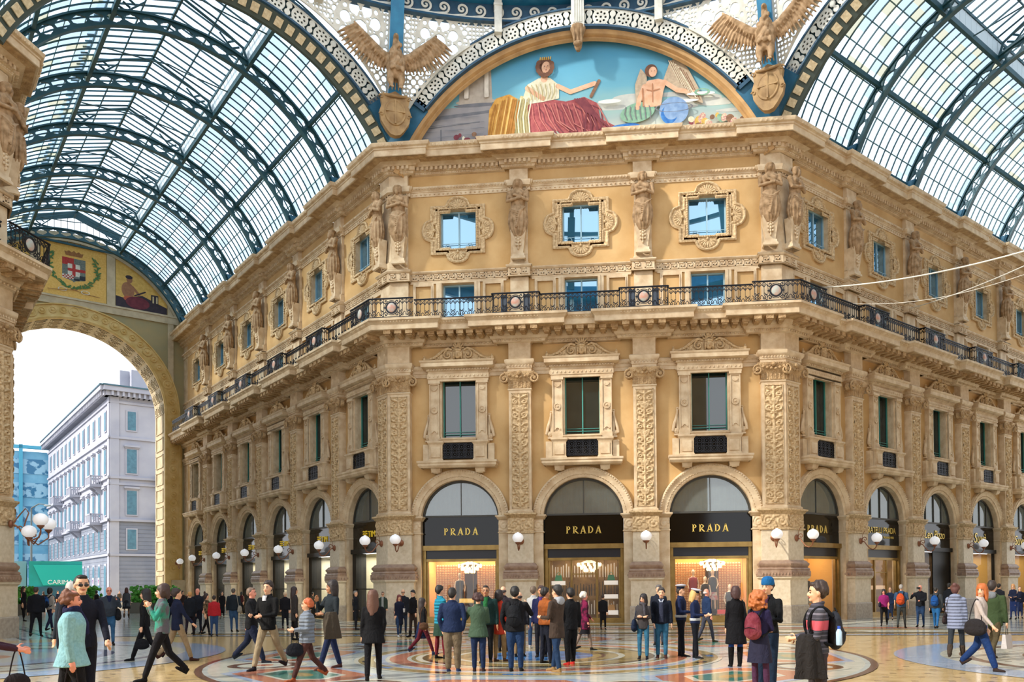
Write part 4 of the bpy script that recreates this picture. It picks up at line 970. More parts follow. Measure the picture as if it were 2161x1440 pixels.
def ring(name, label, loc, rz, Rin, Rout, y, a0, a1, n, soffit=None, stone=None):
    r = thing(name, label, 'arch', loc, rz, 'fretwork arch rings')
    w_ = Rout-Rin; Rm = (Rin+Rout)/2; f, per = rosette_band(Rm, w_, n, a0, a1)
    mb = MB(); plate(mb, f, a0*Rm, a1*Rm, 0, w_, .022, lambda u, v, k: ((Rin+v)*np.cos(u/Rm), y+k+0*u, ZC+(Rin+v)*np.sin(u/Rm)), .04)
    mb.build('fretwork', WHITEI, r)
    mb = MB(); mb.arc((0, ZC), [(Rin, y+.2), (Rout, y+.2), (Rout, y+.26), (Rin, y+.26)], a0, a1, 60); mb.build('dark_backing', mat('teal_backing', '3d5a60', .6), r)
    mb = MB(); mb.arc((0, ZC), [(Rin-.07, y-.06), (Rin+.02, y-.06), (Rin+.02, y+.3), (Rin-.07, y+.3)], a0, a1, 60); mb.arc((0, ZC), [(Rout-.02, y-.06), (Rout+.05, y-.06), (Rout+.05, y+.3), (Rout-.02, y+.3)], a0, a1, 60)
    for a in (a0, a1): p = Vector((math.cos(a), 0, math.sin(a))); mb.bar((p.x*Rin, y+.05, ZC+p.z*Rin), (p.x*Rout, y+.05, ZC+p.z*Rout), .3, .1, up=(0, 1, 0))
    mb.build('rims', NAVYI, r)
    if stone:
        mb = MB(); mb.arc((0, ZC), [(stone[0], y+.42), (stone[0]+.06, y+.3), (stone[0]+.14, y+.34), (stone[0]+.2, y+.2), (Rin-.02, y+.12), (Rin, y+.45)], math.radians(20), PI-math.radians(20), 60, closed=False); mb.build('stone_moulding', mat('brown_arch_stone', 'a88457', .7, col2='bf9a68', scale=2), r, smooth=35)
    if soffit:
        mb = MB(); b0, b1 = math.radians(24), PI-math.radians(24)
        mb.arc((0, ZC), [(Rin-.05, y+.05), (soffit, y+.45), (soffit, y+.6), (Rin, y+.6)], b0, b1, 60); mb.build('soffit', mat('dark_soffit', '3d4a44', .6), r)
        mb = MB(); K = 38
        for i in range(K):
            a = b0+(b1-b0)*(i+.5)/K
            for (u, ww, hh) in ((.5, .3, .42),):
                c = Vector(((Rin-.05+(soffit-Rin+.05)*u)*math.cos(a), y+.05+.4*u-.03, ZC+(Rin-.05+(soffit-Rin+.05)*u)*math.sin(a)))
                rad = Vector(((soffit-Rin+.05)*math.cos(a), .4, (soffit-Rin+.05)*math.sin(a))).normalized(); tan = Vector((-math.sin(a), 0, math.cos(a)))
                nn = rad.cross(tan).normalized(); nn = nn if nn.y < 0 else -nn
                P = [c+rad*sx*.17+tan*sz*.15+nn*q for q in (.0, .05) for sx, sz in ((-1, -1), (1, -1), (1, 1), (-1, 1))]
                mb.add(P, [(0,3,2,1),(4,5,6,7),(0,1,5,4),(1,2,6,5),(2,3,7,6),(3,0,4,7)])
        mb.build('soffit_panels', mat('cream_panel', 'b9a784', .7, col2='d4c6a4', scale=9), r)
    return r
FR_LOC = (C0, D0, 0)
ML = A0+Vector((-R2, -R2))*ARM/2; MR = B0+Vector((R2, -R2))*ARM/2
a40 = math.radians(40); a43 = math.radians(43)
ring('arch_ring', 'pale fretwork arch ring framing the painted lunette above the front facade', FR_LOC, 0, 8.72, 9.45, -.62, a40, PI-a40, 29, stone=(8.3,))
rl = ring('arch_ring', 'pale fretwork arch ring at the mouth of the left arcade', (ML.x, ML.y, 0), PI/4, 8.3, 9.03, -.35, a43, PI-a43, 27, soffit=7.78)
dup(rl, (MR.x, MR.y, 0), -PI/4, 'pale fretwork arch ring at the mouth of the right arcade')
# keystone corbel of the lunette
r = thing('keystone_corbel', 'fluted bracket and scrolled corbel at the crown of the lunette', 'corbel', (C0, D0, 0), 0)
mb = MB(); mb.box(-.27, .27, -.8, -.5, 25.4, 26.9); 
for q in (-.15, -.05, .05, .15): mb.box(q-.025, q+.025, -.83, -.78, 25.6, 26.7)
mb.build('fluted_bracket', WHITEI, r)
mb = MB(); mb.loft([(0,-.5,24.55,.08,.08),(0,-.52,24.7,.16,.16),(0,-.55,25.0,.2,.2),(0,-.6,25.3,.27,.3),(0,-.6,25.42,.33,.33),(0,-.6,25.5,.33,.33)], 12); mb.ell((0, -.72, 24.75), (.2, .12, .12), 10, 6)
for q in (-.15, 0, .15): mb.tube([(q, -.85, 25.4), (q, -.78, 25.1), (q, -.7, 24.8)], .045, 6)
mb.build('scrolled_corbel', STATUE, r, smooth=50)

# corner spandrel plates, beams, pendentive tracery
r = None
def spandrel_poly(hw, Rin, Rout, a):
    pts = [(0, 20.8), (hw-math.sqrt(Rin**2-(20.8-ZC)**2), 20.8)]
    for i in range(1, 9):
        z = 20.8+(ZC+Rin*math.sin(a)-20.8)*i/8; pts.append((hw-math.sqrt(Rin**2-(z-ZC)**2), z))
    pts.append((hw-Rout*math.cos(a), ZC+Rout*math.sin(a))); pts.append((0, ZC+Rout*math.sin(a)+.6)); return pts
PLATE = mat('blue_corner_plate', '2b6584', .5, col2='24566f', scale=2)
sp = thing('corner_bracket', 'blue iron corner plate and beam behind the left eagle', 'bracket', (A0.x, A0.y, 0), 0, 'blue corner brackets')
mb = MB(); pts = spandrel_poly(HW, 8.62, 9.45, a40); mb.poly([(x, z) for x, z in pts], -.5, -.2)
mb.T = Matrix.Rotation(PI/4, 4, 'Z'); pts = spandrel_poly(ARM/2, 8.2, 9.03, a43); mb.poly([(-x, z) for x, z in pts][::-1], -.36, .1); mb.T = None
mb.build('plate', PLATE, sp)
mb = MB()
for (R_, z0, zz, x0) in ((7.98, 20.85, None, 0),):
    for i in range(3):
        z = 21.1+.55*i; x = ARM/2-math.sqrt(8.15**2-(z-ZC)**2); mb.T = Matrix.Rotation(PI/4, 4, 'Z'); mb.box(-x-.02, -x+.34, -.44, -.34, z-.19, z+.19)
mb.T = None
O8 = Vector((C0, D0-18.7))           # centre of the octagon
def cyl(az, rad, z): return Vector((O8.x+rad*math.sin(az), O8.y+rad*math.cos(az), z))     # az 0 = towards the front facade
azA = math.atan2(A0.x-O8.x, A0.y-O8.y)
ca = Vector((math.sin(azA), math.cos(azA)))
mb = MB(); q0 = Vector((0, 0, 0)); p1 = Vector((-ca.x*.65, -ca.y*.65, 22.6)); p2 = cyl(azA, 18.35, 26.9)-Vector((A0.x, A0.y, 0))
mb.bar(p1, p2, .5, .55); mb.bar(p1+Vector((0, 0, 0))-Vector((ca.x, ca.y, 0))*.3, p2-Vector((ca.x, ca.y, 0))*.3, .56, .06)
mb.build('beam', BLUEI, sp)
dup(sp, (B0.x, B0.y, 0), -PI/4, 'blue iron corner plate and beam behind the right eagle')
bpy.data.objects[sp.name]
for o in list(COL.objects):
    pass
# the right bracket is the mirror image
rb = [o for o in COL.objects if o.get('label') == 'blue iron corner plate and beam behind the right eagle'][0]; rb.rotation_euler = (0, 0, 0); rb.scale = (-1, 1, 1)

def pend_fn(hw, Rout, rc, flip=False):
    """tracery of one side: x across from the side's centre, z height"""
    def f(X, Z):
        x = np.abs(X); out = np.hypot(x, Z-ZC)-Rout
        u = x-rc[0]; v = Z-rc[1]; r = np.hypot(u, v); th = np.arctan2(v, u); k = np.mod(th, PI/4)-PI/8; R = rc[2]
        star = r*np.cos(np.mod(th+PI/8, PI/4)-PI/8)+.35*r*np.abs(np.sin(np.mod(th+PI/8, PI/4)-PI/8))-R*.34
        petal = np.minimum(np.hypot(r*np.cos(k)-R*.76, r*np.sin(k))-R*.235, np.maximum(np.abs(r*np.sin(k))-(r-R*.36)*.42, np.maximum(R*.46-r, r-R*.78)))
        smallc = np.hypot(r*np.cos(np.mod(th, PI/4)-PI/8)-0, 0)+9
        k2 = np.mod(th+PI/8, PI/4)-PI/8
        tiny = np.minimum(np.hypot(r*np.cos(k2)-R*.47, r*np.sin(k2))-R*.055, np.hypot(r*np.cos(k2)-R*1.02, r*np.sin(k2))-R*.1)
        tiny = np.minimum(tiny, np.hypot(r*np.cos(k2)-R*.66, r*np.sin(k2))-R*.045)
        hole = np.minimum.reduce([star, petal, tiny])
        inner = r-R*1.12
        # filigree outside the rose
        s = .34; uu = np.mod(X+.17, s)-s/2; vv = np.mod(Z+.1, s)-s/2; fil = np.minimum(np.hypot(uu, vv)-.12, np.hypot(np.abs(uu)-s/2, np.abs(vv)-s/2)-.09)
        s2 = .17; u3 = np.mod(X, s2)-s2/2; v3 = np.mod(Z, s2)-s2/2; fil = np.where(np.mod(np.floor(X/.7)+np.floor(Z/.7), 2) < 1, fil, np.hypot(u3, v3)-.064)
        ringh = np.abs(r-R*1.3)-.0
        hole = np.where(inner < 0, hole, np.where(np.abs(r-R*1.16) < .05, 1., fil))
        solid = hole                                   # >0 solid between holes
        edge = np.minimum(out, hw-x)
        solid = np.where(edge < .1, .02, solid)
        return np.minimum(solid, np.minimum(out, hw-x+.0))
    return f
def pendentive(label, azc, ap, hw, Rout, rc):
    ztop = 26.1; f = pend_fn(hw, Rout, rc)
    def mp(X, Z, k):
        az = np.arctan2(X, ap); t = np.clip((Z-22.)/(ztop-22.), 0, 1); rad = (ap/np.cos(az)-.5)*(1-t)+18.55*t+k
        a = azc+az; return (O8.x+rad*np.sin(a), O8.y+rad*np.cos(a), Z)
    for sg, wd in ((-1, 'left'), (1, 'right')):
        r = thing('pendentive_screen', label % wd, 'screen', (0, 0, 0), 0, 'tracery screens under the dome ring'); u0, u1 = (-hw, -1.2) if sg < 0 else (1.2, hw)
        mb = MB(); plate(mb, f, u0, u1, 22.4, ztop, .035, mp, .06); mb.build('tracery', WHITEI, r)
        mb = MB(); g = lambda X, Z: np.minimum(np.hypot(np.abs(X), Z-ZC)-Rout, hw-np.abs(X)); plate(mb, g, u0, u1, 22.4, ztop, .3, lambda X, Z, k: mp(X, Z, k+.12), 0, back=False); mb.build('panes', ROOFGL, r)
ROOFGL = glass_mat('roof_glass', 'eaf6ff', .9, .0)
ROOFGL2 = glass_mat('stained_roof_glass', 'd9d2b8', .7, .0)
ROOFGL3 = glass_mat('misty_roof_glass', 'c9dceb', .72, .0)
pendentive('pierced tracery screen between lunette and dome ring, %s half', 0, 18.7, HW-.3, 9.5, (6.3, 25.12, .95))
APO = (16.76*math.sqrt(2)+ARM)/2+.05
pendentive('pierced tracery screen above the mouth of the left arcade, %s half', -PI/4, APO, ARM/2-.3, 9.08, (5.6, 25.1, 1.0))
pendentive('pierced tracery screen above the mouth of the right arcade, %s half', PI/4, APO, ARM/2-.3, 9.08, (5.6, 25.1, 1.0))

# ------------------------------------------------------------------ dome ring and dome skeleton
r = thing('dome_ring', 'blue iron ring of the dome with a running scroll frieze', 'dome', (O8.x, O8.y, 0), 0)
def circ_prof(mb, prof, n=96):
    m = len(prof); vs = []; fs = []
    for i in range(n):
        a = 2*PI*i/n
        for rr, z in prof: vs.append((rr*math.cos(a), rr*math.sin(a), z))
    for i in range(n):
        for k in range(m): j = (i+1) % n; fs.append((i*m+k, j*m+k, j*m+(k+1) % m, i*m+(k+1) % m))
    mb.add(vs, fs)
mb = MB(); circ_prof(mb, [(18.62, 26.15), (18.75, 26.15), (18.75, 26.95), (18.62, 26.95)]); circ_prof(mb, [(18.35, 26.0), (18.75, 26.0), (18.75, 26.14), (18.42, 26.14)]); mb.build('frieze_board', NAVYI, r)
mb = MB()
per = 2*PI*18.55/150
def scr(U, V):
    u = np.mod(U, per)-per/2; v = V-.36
    d = np.minimum.reduce([dspiral(u, v, (0, .02), .26, 1.6, -PI/2, 1)-.045, dseg(u, v, (0, -.24), (-per/2, -.3))-.05, np.abs(v+.3)-.05])
    return -d
plate(mb, scr, -PI*18.55*.42, PI*18.55*.42, 0, .72, .03, lambda u, v, k: ((18.55+k)*np.sin(u/18.55), (18.55+k)*np.cos(u/18.55), 26.18+v), .04)
mb.build('scroll_frieze', WHITEI, r)
mb = MB(); circ_prof(mb, [(17.7, 26.95), (18.8, 26.9), (18.8, 27.05), (17.7, 27.1)]); circ_prof(mb, [(17.62, 26.98), (17.75, 26.98), (17.75, 27.9), (17.62, 27.9)]); mb.build('blue_flange', BLUEI, r)
for i in range(8):
    for q in (-10.8, 10.8):
        mb = MB(); mb.T = Matrix.Rotation(PI/4*i+math.radians(q), 4, 'Z'); mb.box(-.16, .16, 18.2, 18.5, 25.45, 26.95); mb.box(-.19, .19, 18.17, 18.5, 26.6, 26.7); mb.build('pale_bracket', WHITEI, r)
mb = MB()
for i in range(16):
    a = 2*PI*(i+.5)/16; pts = []
    for k in range(13):
        t = k/12*1.32; pts.append(Vector((17.7*math.cos(t)*math.cos(a), 17.7*math.cos(t)*math.sin(a), 27.6+18.5*math.sin(t))))
    for p, q in zip(pts[:-1], pts[1:]): mb.bar(p, q, .35, .6)
for t in (.25, .5, .75, 1.0, 1.32): circ_prof(mb, [(17.6*math.cos(t), 27.6+18.5*math.sin(t)), (17.9*math.cos(t), 27.6+18.5*math.sin(t)), (17.9*math.cos(t), 27.9+18.5*math.sin(t)), (17.6*math.cos(t), 27.9+18.5*math.sin(t))], 64)
mb.build('dome_ribs', GREENI, r)

# ------------------------------------------------------------------ glass barrel vaults
VZ, VR = 18.5, 7.95; AM = math.radians(69)
def vp(a, rad=VR): return (rad*math.cos(a), VZ+rad*math.sin(a))
A_S = math.asin((21.65-VZ)/VR)
def rib_mesh():
    mb = MB(); Rm = 7.6; p = .72
    def f(U, V):
        u = np.mod(U, p)-p/2; v = V-.3
        d = np.minimum.reduce([np.abs(v-.27)-.05, np.abs(v+.27)-.05, (p/2-np.abs(u))-.05, np.maximum(np.abs(v), 0)*0+9.])
        hole = np.minimum(np.abs(u)*.6+np.abs(v)*1.3-.27, np.maximum(np.abs(u), np.abs(v))-.16)
        return np.maximum(-d, hole)
    plate(mb, f, A_S*Rm, (PI-A_S)*Rm, 0, .6, .045, lambda u, v, k: ((7.33+v)*np.cos(u/Rm), k+0*u-.05, VZ+(7.33+v)*np.sin(u/Rm)), .1)
    mb.arc((0, VZ), [(7.3, -.13), (7.37, -.13), (7.37, .13), (7.3, .13)], A_S, PI-A_S, 60); mb.arc((0, VZ), [(7.88, -.13), (7.96, -.13), (7.96, .13), (7.88, .13)], A_S, PI-A_S, 60)
    return mb
rib0 = rib_mesh().build('roof_rib', GREENI)
feet = MB()
for s in (-1, 1):
    x = s*7.0; feet.add([(x-.3*s, -.2, 21.75), (x+.3*s, -.2, 21.75), (x+.3*s, .2, 21.75), (x-.3*s, .2, 21.75), (x+.12*s, -.12, 20.9), (x+.26*s, -.12, 20.9), (x+.26*s, .12, 20.9), (x+.12*s, .12, 20.9)], [(0,1,2,3),(4,7,6,5),(0,4,5,1),(1,5,6,2),(2,6,7,3),(3,7,4,0)])
def vault_bay(L):
    root = thing('glass_roof_bay', 'x', 'glass roof', (0, 0, 0), 0, 'glazed roof bays')
    # glazing bars along the arc and thin laps across
    n = 10
    for s in (0, 1):
        mb = MB(); lap = MB(); pan = MB()
        a0, a1 = A_S, AM; K = 16
        for i in range(n+1):
            y = L*i/n; pts = []
            for k in range(K+1):
                a = a0+(a1-a0)*k/K; a = a if s == 0 else PI-a; x, z = vp(a); pts.append((x, y, z))
            for p, q in zip(pts[:-1], pts[1:]): mb.bar(p, q, .038, .06)
        J = 7
        for j in range(J+1):
            a = a0+(a1-a0)*j/J; a = a if s == 0 else PI-a; x, z = vp(a, VR+.03)
            if 0 < j < J:
                for i in range(n):
                    ym = L*(i+.5)/n; w2 = L/n*.42; lap.bar((x, ym-w2, z), (x, ym+w2, z), .03, .05)
        for i in range(n):
            for j in range(J):
                b0, b1 = a0+(a1-a0)*j/J, a0+(a1-a0)*(j+1)/J
                for q in range(2):
                    c0, c1 = b0+(b1-b0)*q/2, b0+(b1-b0)*(q+1)/2
                    if s: c0, c1 = PI-c0, PI-c1
                    x0, z0 = vp(c0, VR+.04); x1, z1 = vp(c1, VR+.04); y0, y1 = L*i/n, L*(i+1)/n
                    mi = 0 if random.random() < .82 else 2
                    if j >= 5: mi = 2 if random.random() < .6 else mi
                    if s and random.random() < .12+.1*(j > 3): mi = 1
                    pan.add([(x0,y0,z0),(x1,y0,z1),(x1,y1,z1),(x0,y1,z0)], [(0,1,2,3)], mi)
        mb.build('glazing_bars', GREENI, root); lap.build('pane_laps', mat('grey_laps', '5f7f80', .6), root); pan.build('panes', [ROOFGL, ROOFGL2, ROOFGL3], root)
    for a in (A_S, math.radians(44), PI-math.radians(44), PI-A_S):
        x, z = vp(a, VR-.08); mb = MB(); mb.bar((x, 0, z), (x, L, z), .14, .22); mb.build('purlin', GREENI, root)
    xm, zm = vp(AM, VR-.1)
    for s in (-1, 1):
        for dz_, w_, h_ in ((0, .16, .26), (.95, .12, .14)): mb = MB(); mb.bar((s*xm, 0, zm+dz_), (s*xm, L, zm+dz_), w_, h_); mb.build('purlin', GREENI, root)
    # raised monitor over the crown: pale upstands, gabled glass
    mb = MB()
    for s in (-1, 1):
        mb = MB(); mb.box(s*xm-.02, s*xm+.02, 0, L, zm+.14, zm+.86)
        for i in range(11): mb.box(s*xm-.03, s*xm+.03, L*i/10-.01, L*i/10+.01, zm+.1, zm+.9)
        mb.build('monitor_upstand', mat('pale_upstand', 'e2eaec', .6), root)
    mb = MB(); zr = zm+2.0
    for i in range(11):
        for s in (-1, 1): mb.bar((s*xm*1.12, L*i/10, zm+.9), (0, L*i/10, zr), .04, .07)
    mb.bar((0, 0, zr), (0, L, zr), .1, .14)
    for s in (-1, 1): mb.bar((s*xm*.5, 0, zm+1.5), (s*xm*.5, L, zm+1.5), .05, .08)
    # lattice brackets under the ridge at the rib
    for s in (-1, 1):
        mb.tube([(s*xm, .12, zm+.1), (s*xm*.92, .12, zm+.75), (s*xm*.6, .12, zm+1.2), (0, .12, zr-.1)], .06, 6); mb.tube([(s*xm, .12, zm-.1), (s*xm*.75, .12, zm+.5), (s*xm*.55, .12, zm+1.05)], .04, 6)
        for q in range(4): mb.tube([(s*(xm*.98-.17*q), .12, zm+.2+.25*q), (s*(xm*.9-.2*q), .12, zm+.15+.2*q)], .05, 5)
        mb.tube([(s*xm*.96, L*.5, zm-.05), (s*xm*.2, L*.5, zm+.15), (0, L*.5, zm+.25)], .03, 6)
    mb.build('monitor_frame', GREENI, root)
    mb = MB()
    for s in (-1, 1): mb.add([(s*xm*1.12,0,zm+.95),(s*xm*1.12,L,zm+.95),(0,L,zr+.05),(0,0,zr+.05)], [(0,1,2,3)])
    mb.build('monitor_panes', ROOFGL, root)
    return root
vb = vault_bay(PA)
for side, M, rz, k, nb in (('left', ML, PI/4, 'L', 6), ('right', MR, -PI/4, 'R', 6)):
    d = LD if k == 'L' else RD
    for i in range(nb):
        L0 = .0 if i else .3
        p = M+d*(PA*i); lab = 'curved glass roof bay, %s from the octagon over the %s arcade' % (ORD[i], side)
        if k == 'L' and i == 0: vb.location = (p.x, p.y, 0); vb.rotation_euler = (0, 0, rz); vb['label'] = lab
        else: dup(vb, (p.x, p.y, 0), rz, lab)
        q = M+d*(PA*(i+1)); lab = 'dark green openwork roof rib, %s from the octagon over the %s arcade' % (ORD[i], side)
        if i < 5 or True:
            o = rib0 if (k == 'L' and i == 0) else dup(rib0)
            tag(o, lab, 'roof rib', 'openwork roof ribs', (q.x, q.y, 0), rz)
            if k == 'L' and i == 0: ft0 = feet.build('foot_bracket', PLATE, rib0)

for M, rz, d, side in ((ML, PI/4, LD, 'left'), (MR, -PI/4, RD, 'right')):
    p = M+d*(PA*6); o = dup(vb, (p.x, p.y, 0), rz, 'narrow last glass roof strip at the far end of the %s arcade' % side); o.scale = (1, .225, 1)
r = thing('roof_gable', 'barred gable closing the raised skylight above the end wall', 'gable', (ML+LD*33.2).to_tuple()+(0,), PI/4); mb = MB(); xm, zm = vp(AM, VR-.1)
mb.bar((-xm*1.1, 0, zm+.9), (xm*1.1, 0, zm+.9), .08, .1); mb.bar((-xm, 0, zm), (xm, 0, zm), .1, .14); mb.bar((-xm, 0, zm+.05), (0, 0, zm+.9), .06, .06); mb.bar((xm, 0, zm+.05), (0, 0, zm+.9), .06, .06)
for i in range(15): x = -xm+2*xm*i/14; mb.bar((x, 0, zm), (x, 0, zm+.9+1.1*(1-abs(x)/xm)), .03, .03)
mb.build('bars', GREENI, r)
# ------------------------------------------------------------------ painted panels: layered flat colour shapes
def paint(root, name, shapes, T, mats, base=0.0):
    """shapes: (colour key, sdf function, bounds, res); each is a thin coat of paint a little in front of the last"""
    mb = MB(); mb.T = T; ml = []
    for i, (mk, fn, b, res) in enumerate(shapes):
        if mats[mk] not in ml: ml.append(mats[mk])
        y = -base-.001*(i+1)
        plate(mb, fn, *b, res, lambda u, v, k: (u, 0*u+y, v), 0, ml.index(mats[mk]), back=False)
    return mb.build(name, ml, root)
def E_(cx, cz, rx, rz, rot=0.):
    c, s = math.cos(rot), math.sin(rot)
    return lambda U, V: 1-np.hypot(((U-cx)*c+(V-cz)*s)/rx, (-(U-cx)*s+(V-cz)*c)/rz)
def P_(pts):
    """inside test of a polygon as a signed function"""
    def f(U, V):
        d = np.full(U.shape, 9.); ins = np.zeros(U.shape, bool); n = len(pts)
        for i in range(n):
            a, b = pts[i], pts[(i+1) % n]; d = np.minimum(d, dseg(U, V, a, b)); c = ((a[1] > V) != (b[1] > V)) & (U < (b[0]-a[0])*(V-a[1])/(b[1]-a[1]+1e-12)+a[0]); ins ^= c
        return np.where(ins, d, -d)
    return f
def C_(pts, w_):
    return lambda U, V: w_-np.minimum.reduce([dseg(U, V, a, b) for a, b in zip(pts[:-1], pts[1:])])
def flat(c, c2=None, s=3.): return mat('paint_'+c, c, .8, col2=c2 or c, scale=s, detail=6)
# lunette painting over the front facade (a plain allegorical scene in the photo's colours)
def ramp_mat(name, stops, z0, z1, noise=.12):
    m = bpy.data.materials.new(name); m.use_nodes = True; n = m.node_tree.nodes; l = m.node_tree.links; b = n['Principled BSDF']; b.inputs['Roughness'].default_value = .8
    tc = n.new('ShaderNodeTexCoord'); sx = n.new('ShaderNodeSeparateXYZ'); mr = n.new('ShaderNodeMapRange'); cr = n.new('ShaderNodeValToRGB'); no = n.new('ShaderNodeTexNoise'); mp = n.new('ShaderNodeMapping'); ad = n.new('ShaderNodeMath')
    mr.inputs[1].default_value = z0; mr.inputs[2].default_value = z1; no.inputs['Scale'].default_value = .6; no.inputs['Detail'].default_value = 8; mp.inputs['Scale'].default_value = (1, 1, 3); ad.operation = 'MULTIPLY_ADD'; ad.inputs[1].default_value = noise*2; 
    l.new(tc.outputs['Object'], sx.inputs[0]); l.new(sx.outputs['Z'], mr.inputs[0]); l.new(tc.outputs['Object'], mp.inputs[0]); l.new(mp.outputs[0], no.inputs['Vector']); l.new(no.outputs['Fac'], ad.inputs[0]); l.new(mr.outputs[0], ad.inputs[2]); l.new(ad.outputs[0], cr.inputs[0])
    e = cr.color_ramp.elements
    while len(e) < len(stops): e.new(.5)
    for q, (p, c) in zip(e, stops): q.position = p; q.color = lin(c)
    l.new(cr.outputs[0], b.inputs['Base Color']); return m
SKYP = ramp_mat('painted_sky', [(.0, 'c9b890'), (.12, 'd8cfae'), (.24, 'b9bfb4'), (.34, '9fb2b0'), (.42, '93b9b4'), (.6, '68a6ba'), (.9, '4b93b4'), (1., '4489ad')], 20.8, 25.6, .09)
mur = thing('lunette_painting', 'large arched painting of two figures under a blue sky above the front facade', 'painting', (C0, D0, 0), 0)
M = {'sky': SKYP, 'gry': flat('8a878a', '9a9594', 1.5), 'col': flat('a39789', 'b5a99a', 4), 'dgr': flat('66686e', '77767a'), 'ora': flat('c98f3a', 'e0ab55', 5), 'crm': flat('c9bd8a', 'b3a873', 8), 'red': flat('8e3f45', 'b05d5c', 5), 'drd': flat('6e2f3a', '843f45', 4), 'skn': flat('cf9e7c', 'dcb193', 4), 'hair': flat('5c3d2e', '704a36'), 'blu': flat('1f5fa8', '3f7dbd', 6), 'glb': flat('6f8fb8', '89a5c8', 4),
     'grn': flat('6f9a84', '88ad92', 6), 'wng': flat('a99780', 'bda98f', 8), 'wht': flat('ddd6bd', 'c9c2a4', 5), 'flo': flat('a8606e', 'd8c9a8', 16), 'brn': flat('75543f', '8d6a4f', 6), 'cld': flat('c9cbc0', 'b3b6b2', 2), 'gld': flat('b8923f', 'd0ad5c', 8)}
arc = lambda U, V: 8.62-np.hypot(U, V-ZC)
sh = [('sky', lambda U, V: np.minimum(arc(U, V), V-20.7), (-8.7, 8.7, 20.7, 25.55), .08)]
add = lambda k, f, b, r=.045: sh.append((k, (lambda g: lambda U, V: np.minimum(g(U, V), arc(U, V)))(f), b, r))
for (x, z, rx, rz) in ((1.5, 22.45, 1.0, .22), (2.2, 22.7, .8, .2), (5.0, 22.5, 1.1, .22), (5.9, 22.3, .9, .16), (4.3, 22.2, .8, .12), (3.9, 22.75, .7, .1), (6.6, 21.9, .8, .08)): add('cld', E_(x, z, rx, rz), (x-rx, x+rx, z-rz, z+rz), .05)
add('gry', P_([(-8.4, 20.7), (-8.4, 22.3), (-6.5, 22.5), (-6.4, 22.78), (-3.9, 22.9), (-3.9, 20.7)]), (-8.4, -3.8, 20.7, 23.0)); add('dgr', P_([(-6.5, 22.4), (-6.4, 22.48), (-3.9, 22.62), (-3.9, 22.5), (-6.5, 22.3)]), (-6.6, -3.8, 22.2, 22.7)); add('dgr', P_([(-6.2, 20.7), (-6.2, 21.9), (-6.14, 21.9), (-6.14, 20.7)]), (-6.3, -6.0, 20.7, 22)); add('dgr', P_([(-8., 21.9), (-4.4, 22.15), (-4.4, 22.1), (-8., 21.85)]), (-8.1, -4.3, 21.8, 22.2))
add('col', P_([(-5.35, 23.0), (-5.25, 25.4), (-3.95, 25.4), (-3.85, 23.0)]), (-5.4, -3.8, 23, 25.4)); add('col', E_(-4.6, 23.02, .9, .14), (-5.6, -3.6, 22.8, 23.2)); add('dgr', E_(-4.6, 22.88, 1.0, .08), (-5.7, -3.5, 22.7, 23))
add('gry', P_([(-3.9, 20.7), (-3.9, 21.3), (0, 21.2), (3.4, 21.1), (5.2, 21.0), (5.4, 20.7)]), (-4, 5.5, 20.7, 21.4))
# seated woman in yellow, cream and red
add('ora', P_([(-4.1, 20.9), (-4.0, 22.6), (-3.7, 23.1), (-3.1, 23.25), (-2.7, 23.0), (-2.8, 22.0), (-2.9, 20.9), (-3.4, 20.75)]), (-4.2, -2.6, 20.7, 23.3)); add('ora', E_(-4.2, 20.98, .8, .2), (-5.1, -3.3, 20.7, 21.2)); add('wht', E_(-4.9, 20.95, .6, .18), (-5.6, -4.2, 20.7, 21.2)); add('crm', P_([(-2.95, 20.75), (-2.85, 22.4), (-2.6, 23.15), (-2.2, 23.05), (-2.1, 22.0), (-2.3, 20.75)]), (-3.1, -2.0, 20.7, 23.2))
add('red', P_([(-2.3, 22.7), (-1.5, 22.95), (-.6, 22.75), (.2, 22.9), (.75, 22.6), (.9, 21.9), (1.6, 21.5), (2.0, 21.35), (.9, 21.25), (.3, 20.95), (-.4, 20.85), (-1.0, 21.5), (-2.2, 21.4)]), (-2.4, 2.1, 20.8, 23))
for i in range(7): add('drd', C_([(-1.9+.4*i, 22.7-.03*i), (-1.6+.42*i, 22.3), (-1.5+.42*i, 21.9-.05*i), (-1.0+.3*i, 21.35)], .03), (-2.4, 1.8, 20.9, 23), .03)
add('wht', P_([(-2.5, 23.0), (-2.3, 23.6), (-1.8, 23.85), (-1.3, 23.85), (-.9, 23.5), (-.9, 22.9), (-1.6, 22.8), (-2.2, 22.75)]), (-2.6, -.8, 22.7, 23.9)); add('skn', C_([(-1.55, 23.8), (-1.52, 24.1)], .15), (-1.8, -1.3, 23.6, 24.3), .03); add('hair', E_(-1.5, 24.35, .34, .4), (-1.9, -1.1, 23.9, 24.8), .03); add('skn', E_(-1.45, 24.3, .2, .27), (-1.7, -1.2, 24, 24.6), .025)
add('skn', C_([(-.95, 23.45), (-.4, 23.15), (.3, 23.35), (.65, 23.45)], .1), (-1.1, .8, 22.9, 23.7), .03); add('skn', C_([(-2.3, 23.45), (-1.9, 23.15), (-1.6, 22.95)], .1), (-2.5, -1.4, 22.8, 23.6), .03); add('brn', C_([(.5, 22.9), (.85, 23.55)], .07), (.4, 1, 22.8, 23.7), .03)
for i in range(6): add('gld', C_([(-1.72+.09*i, 24.66+.0*i), (-1.7+.09*i, 24.76)], .025), (-1.8, -1.1, 24.5, 24.9), .02)
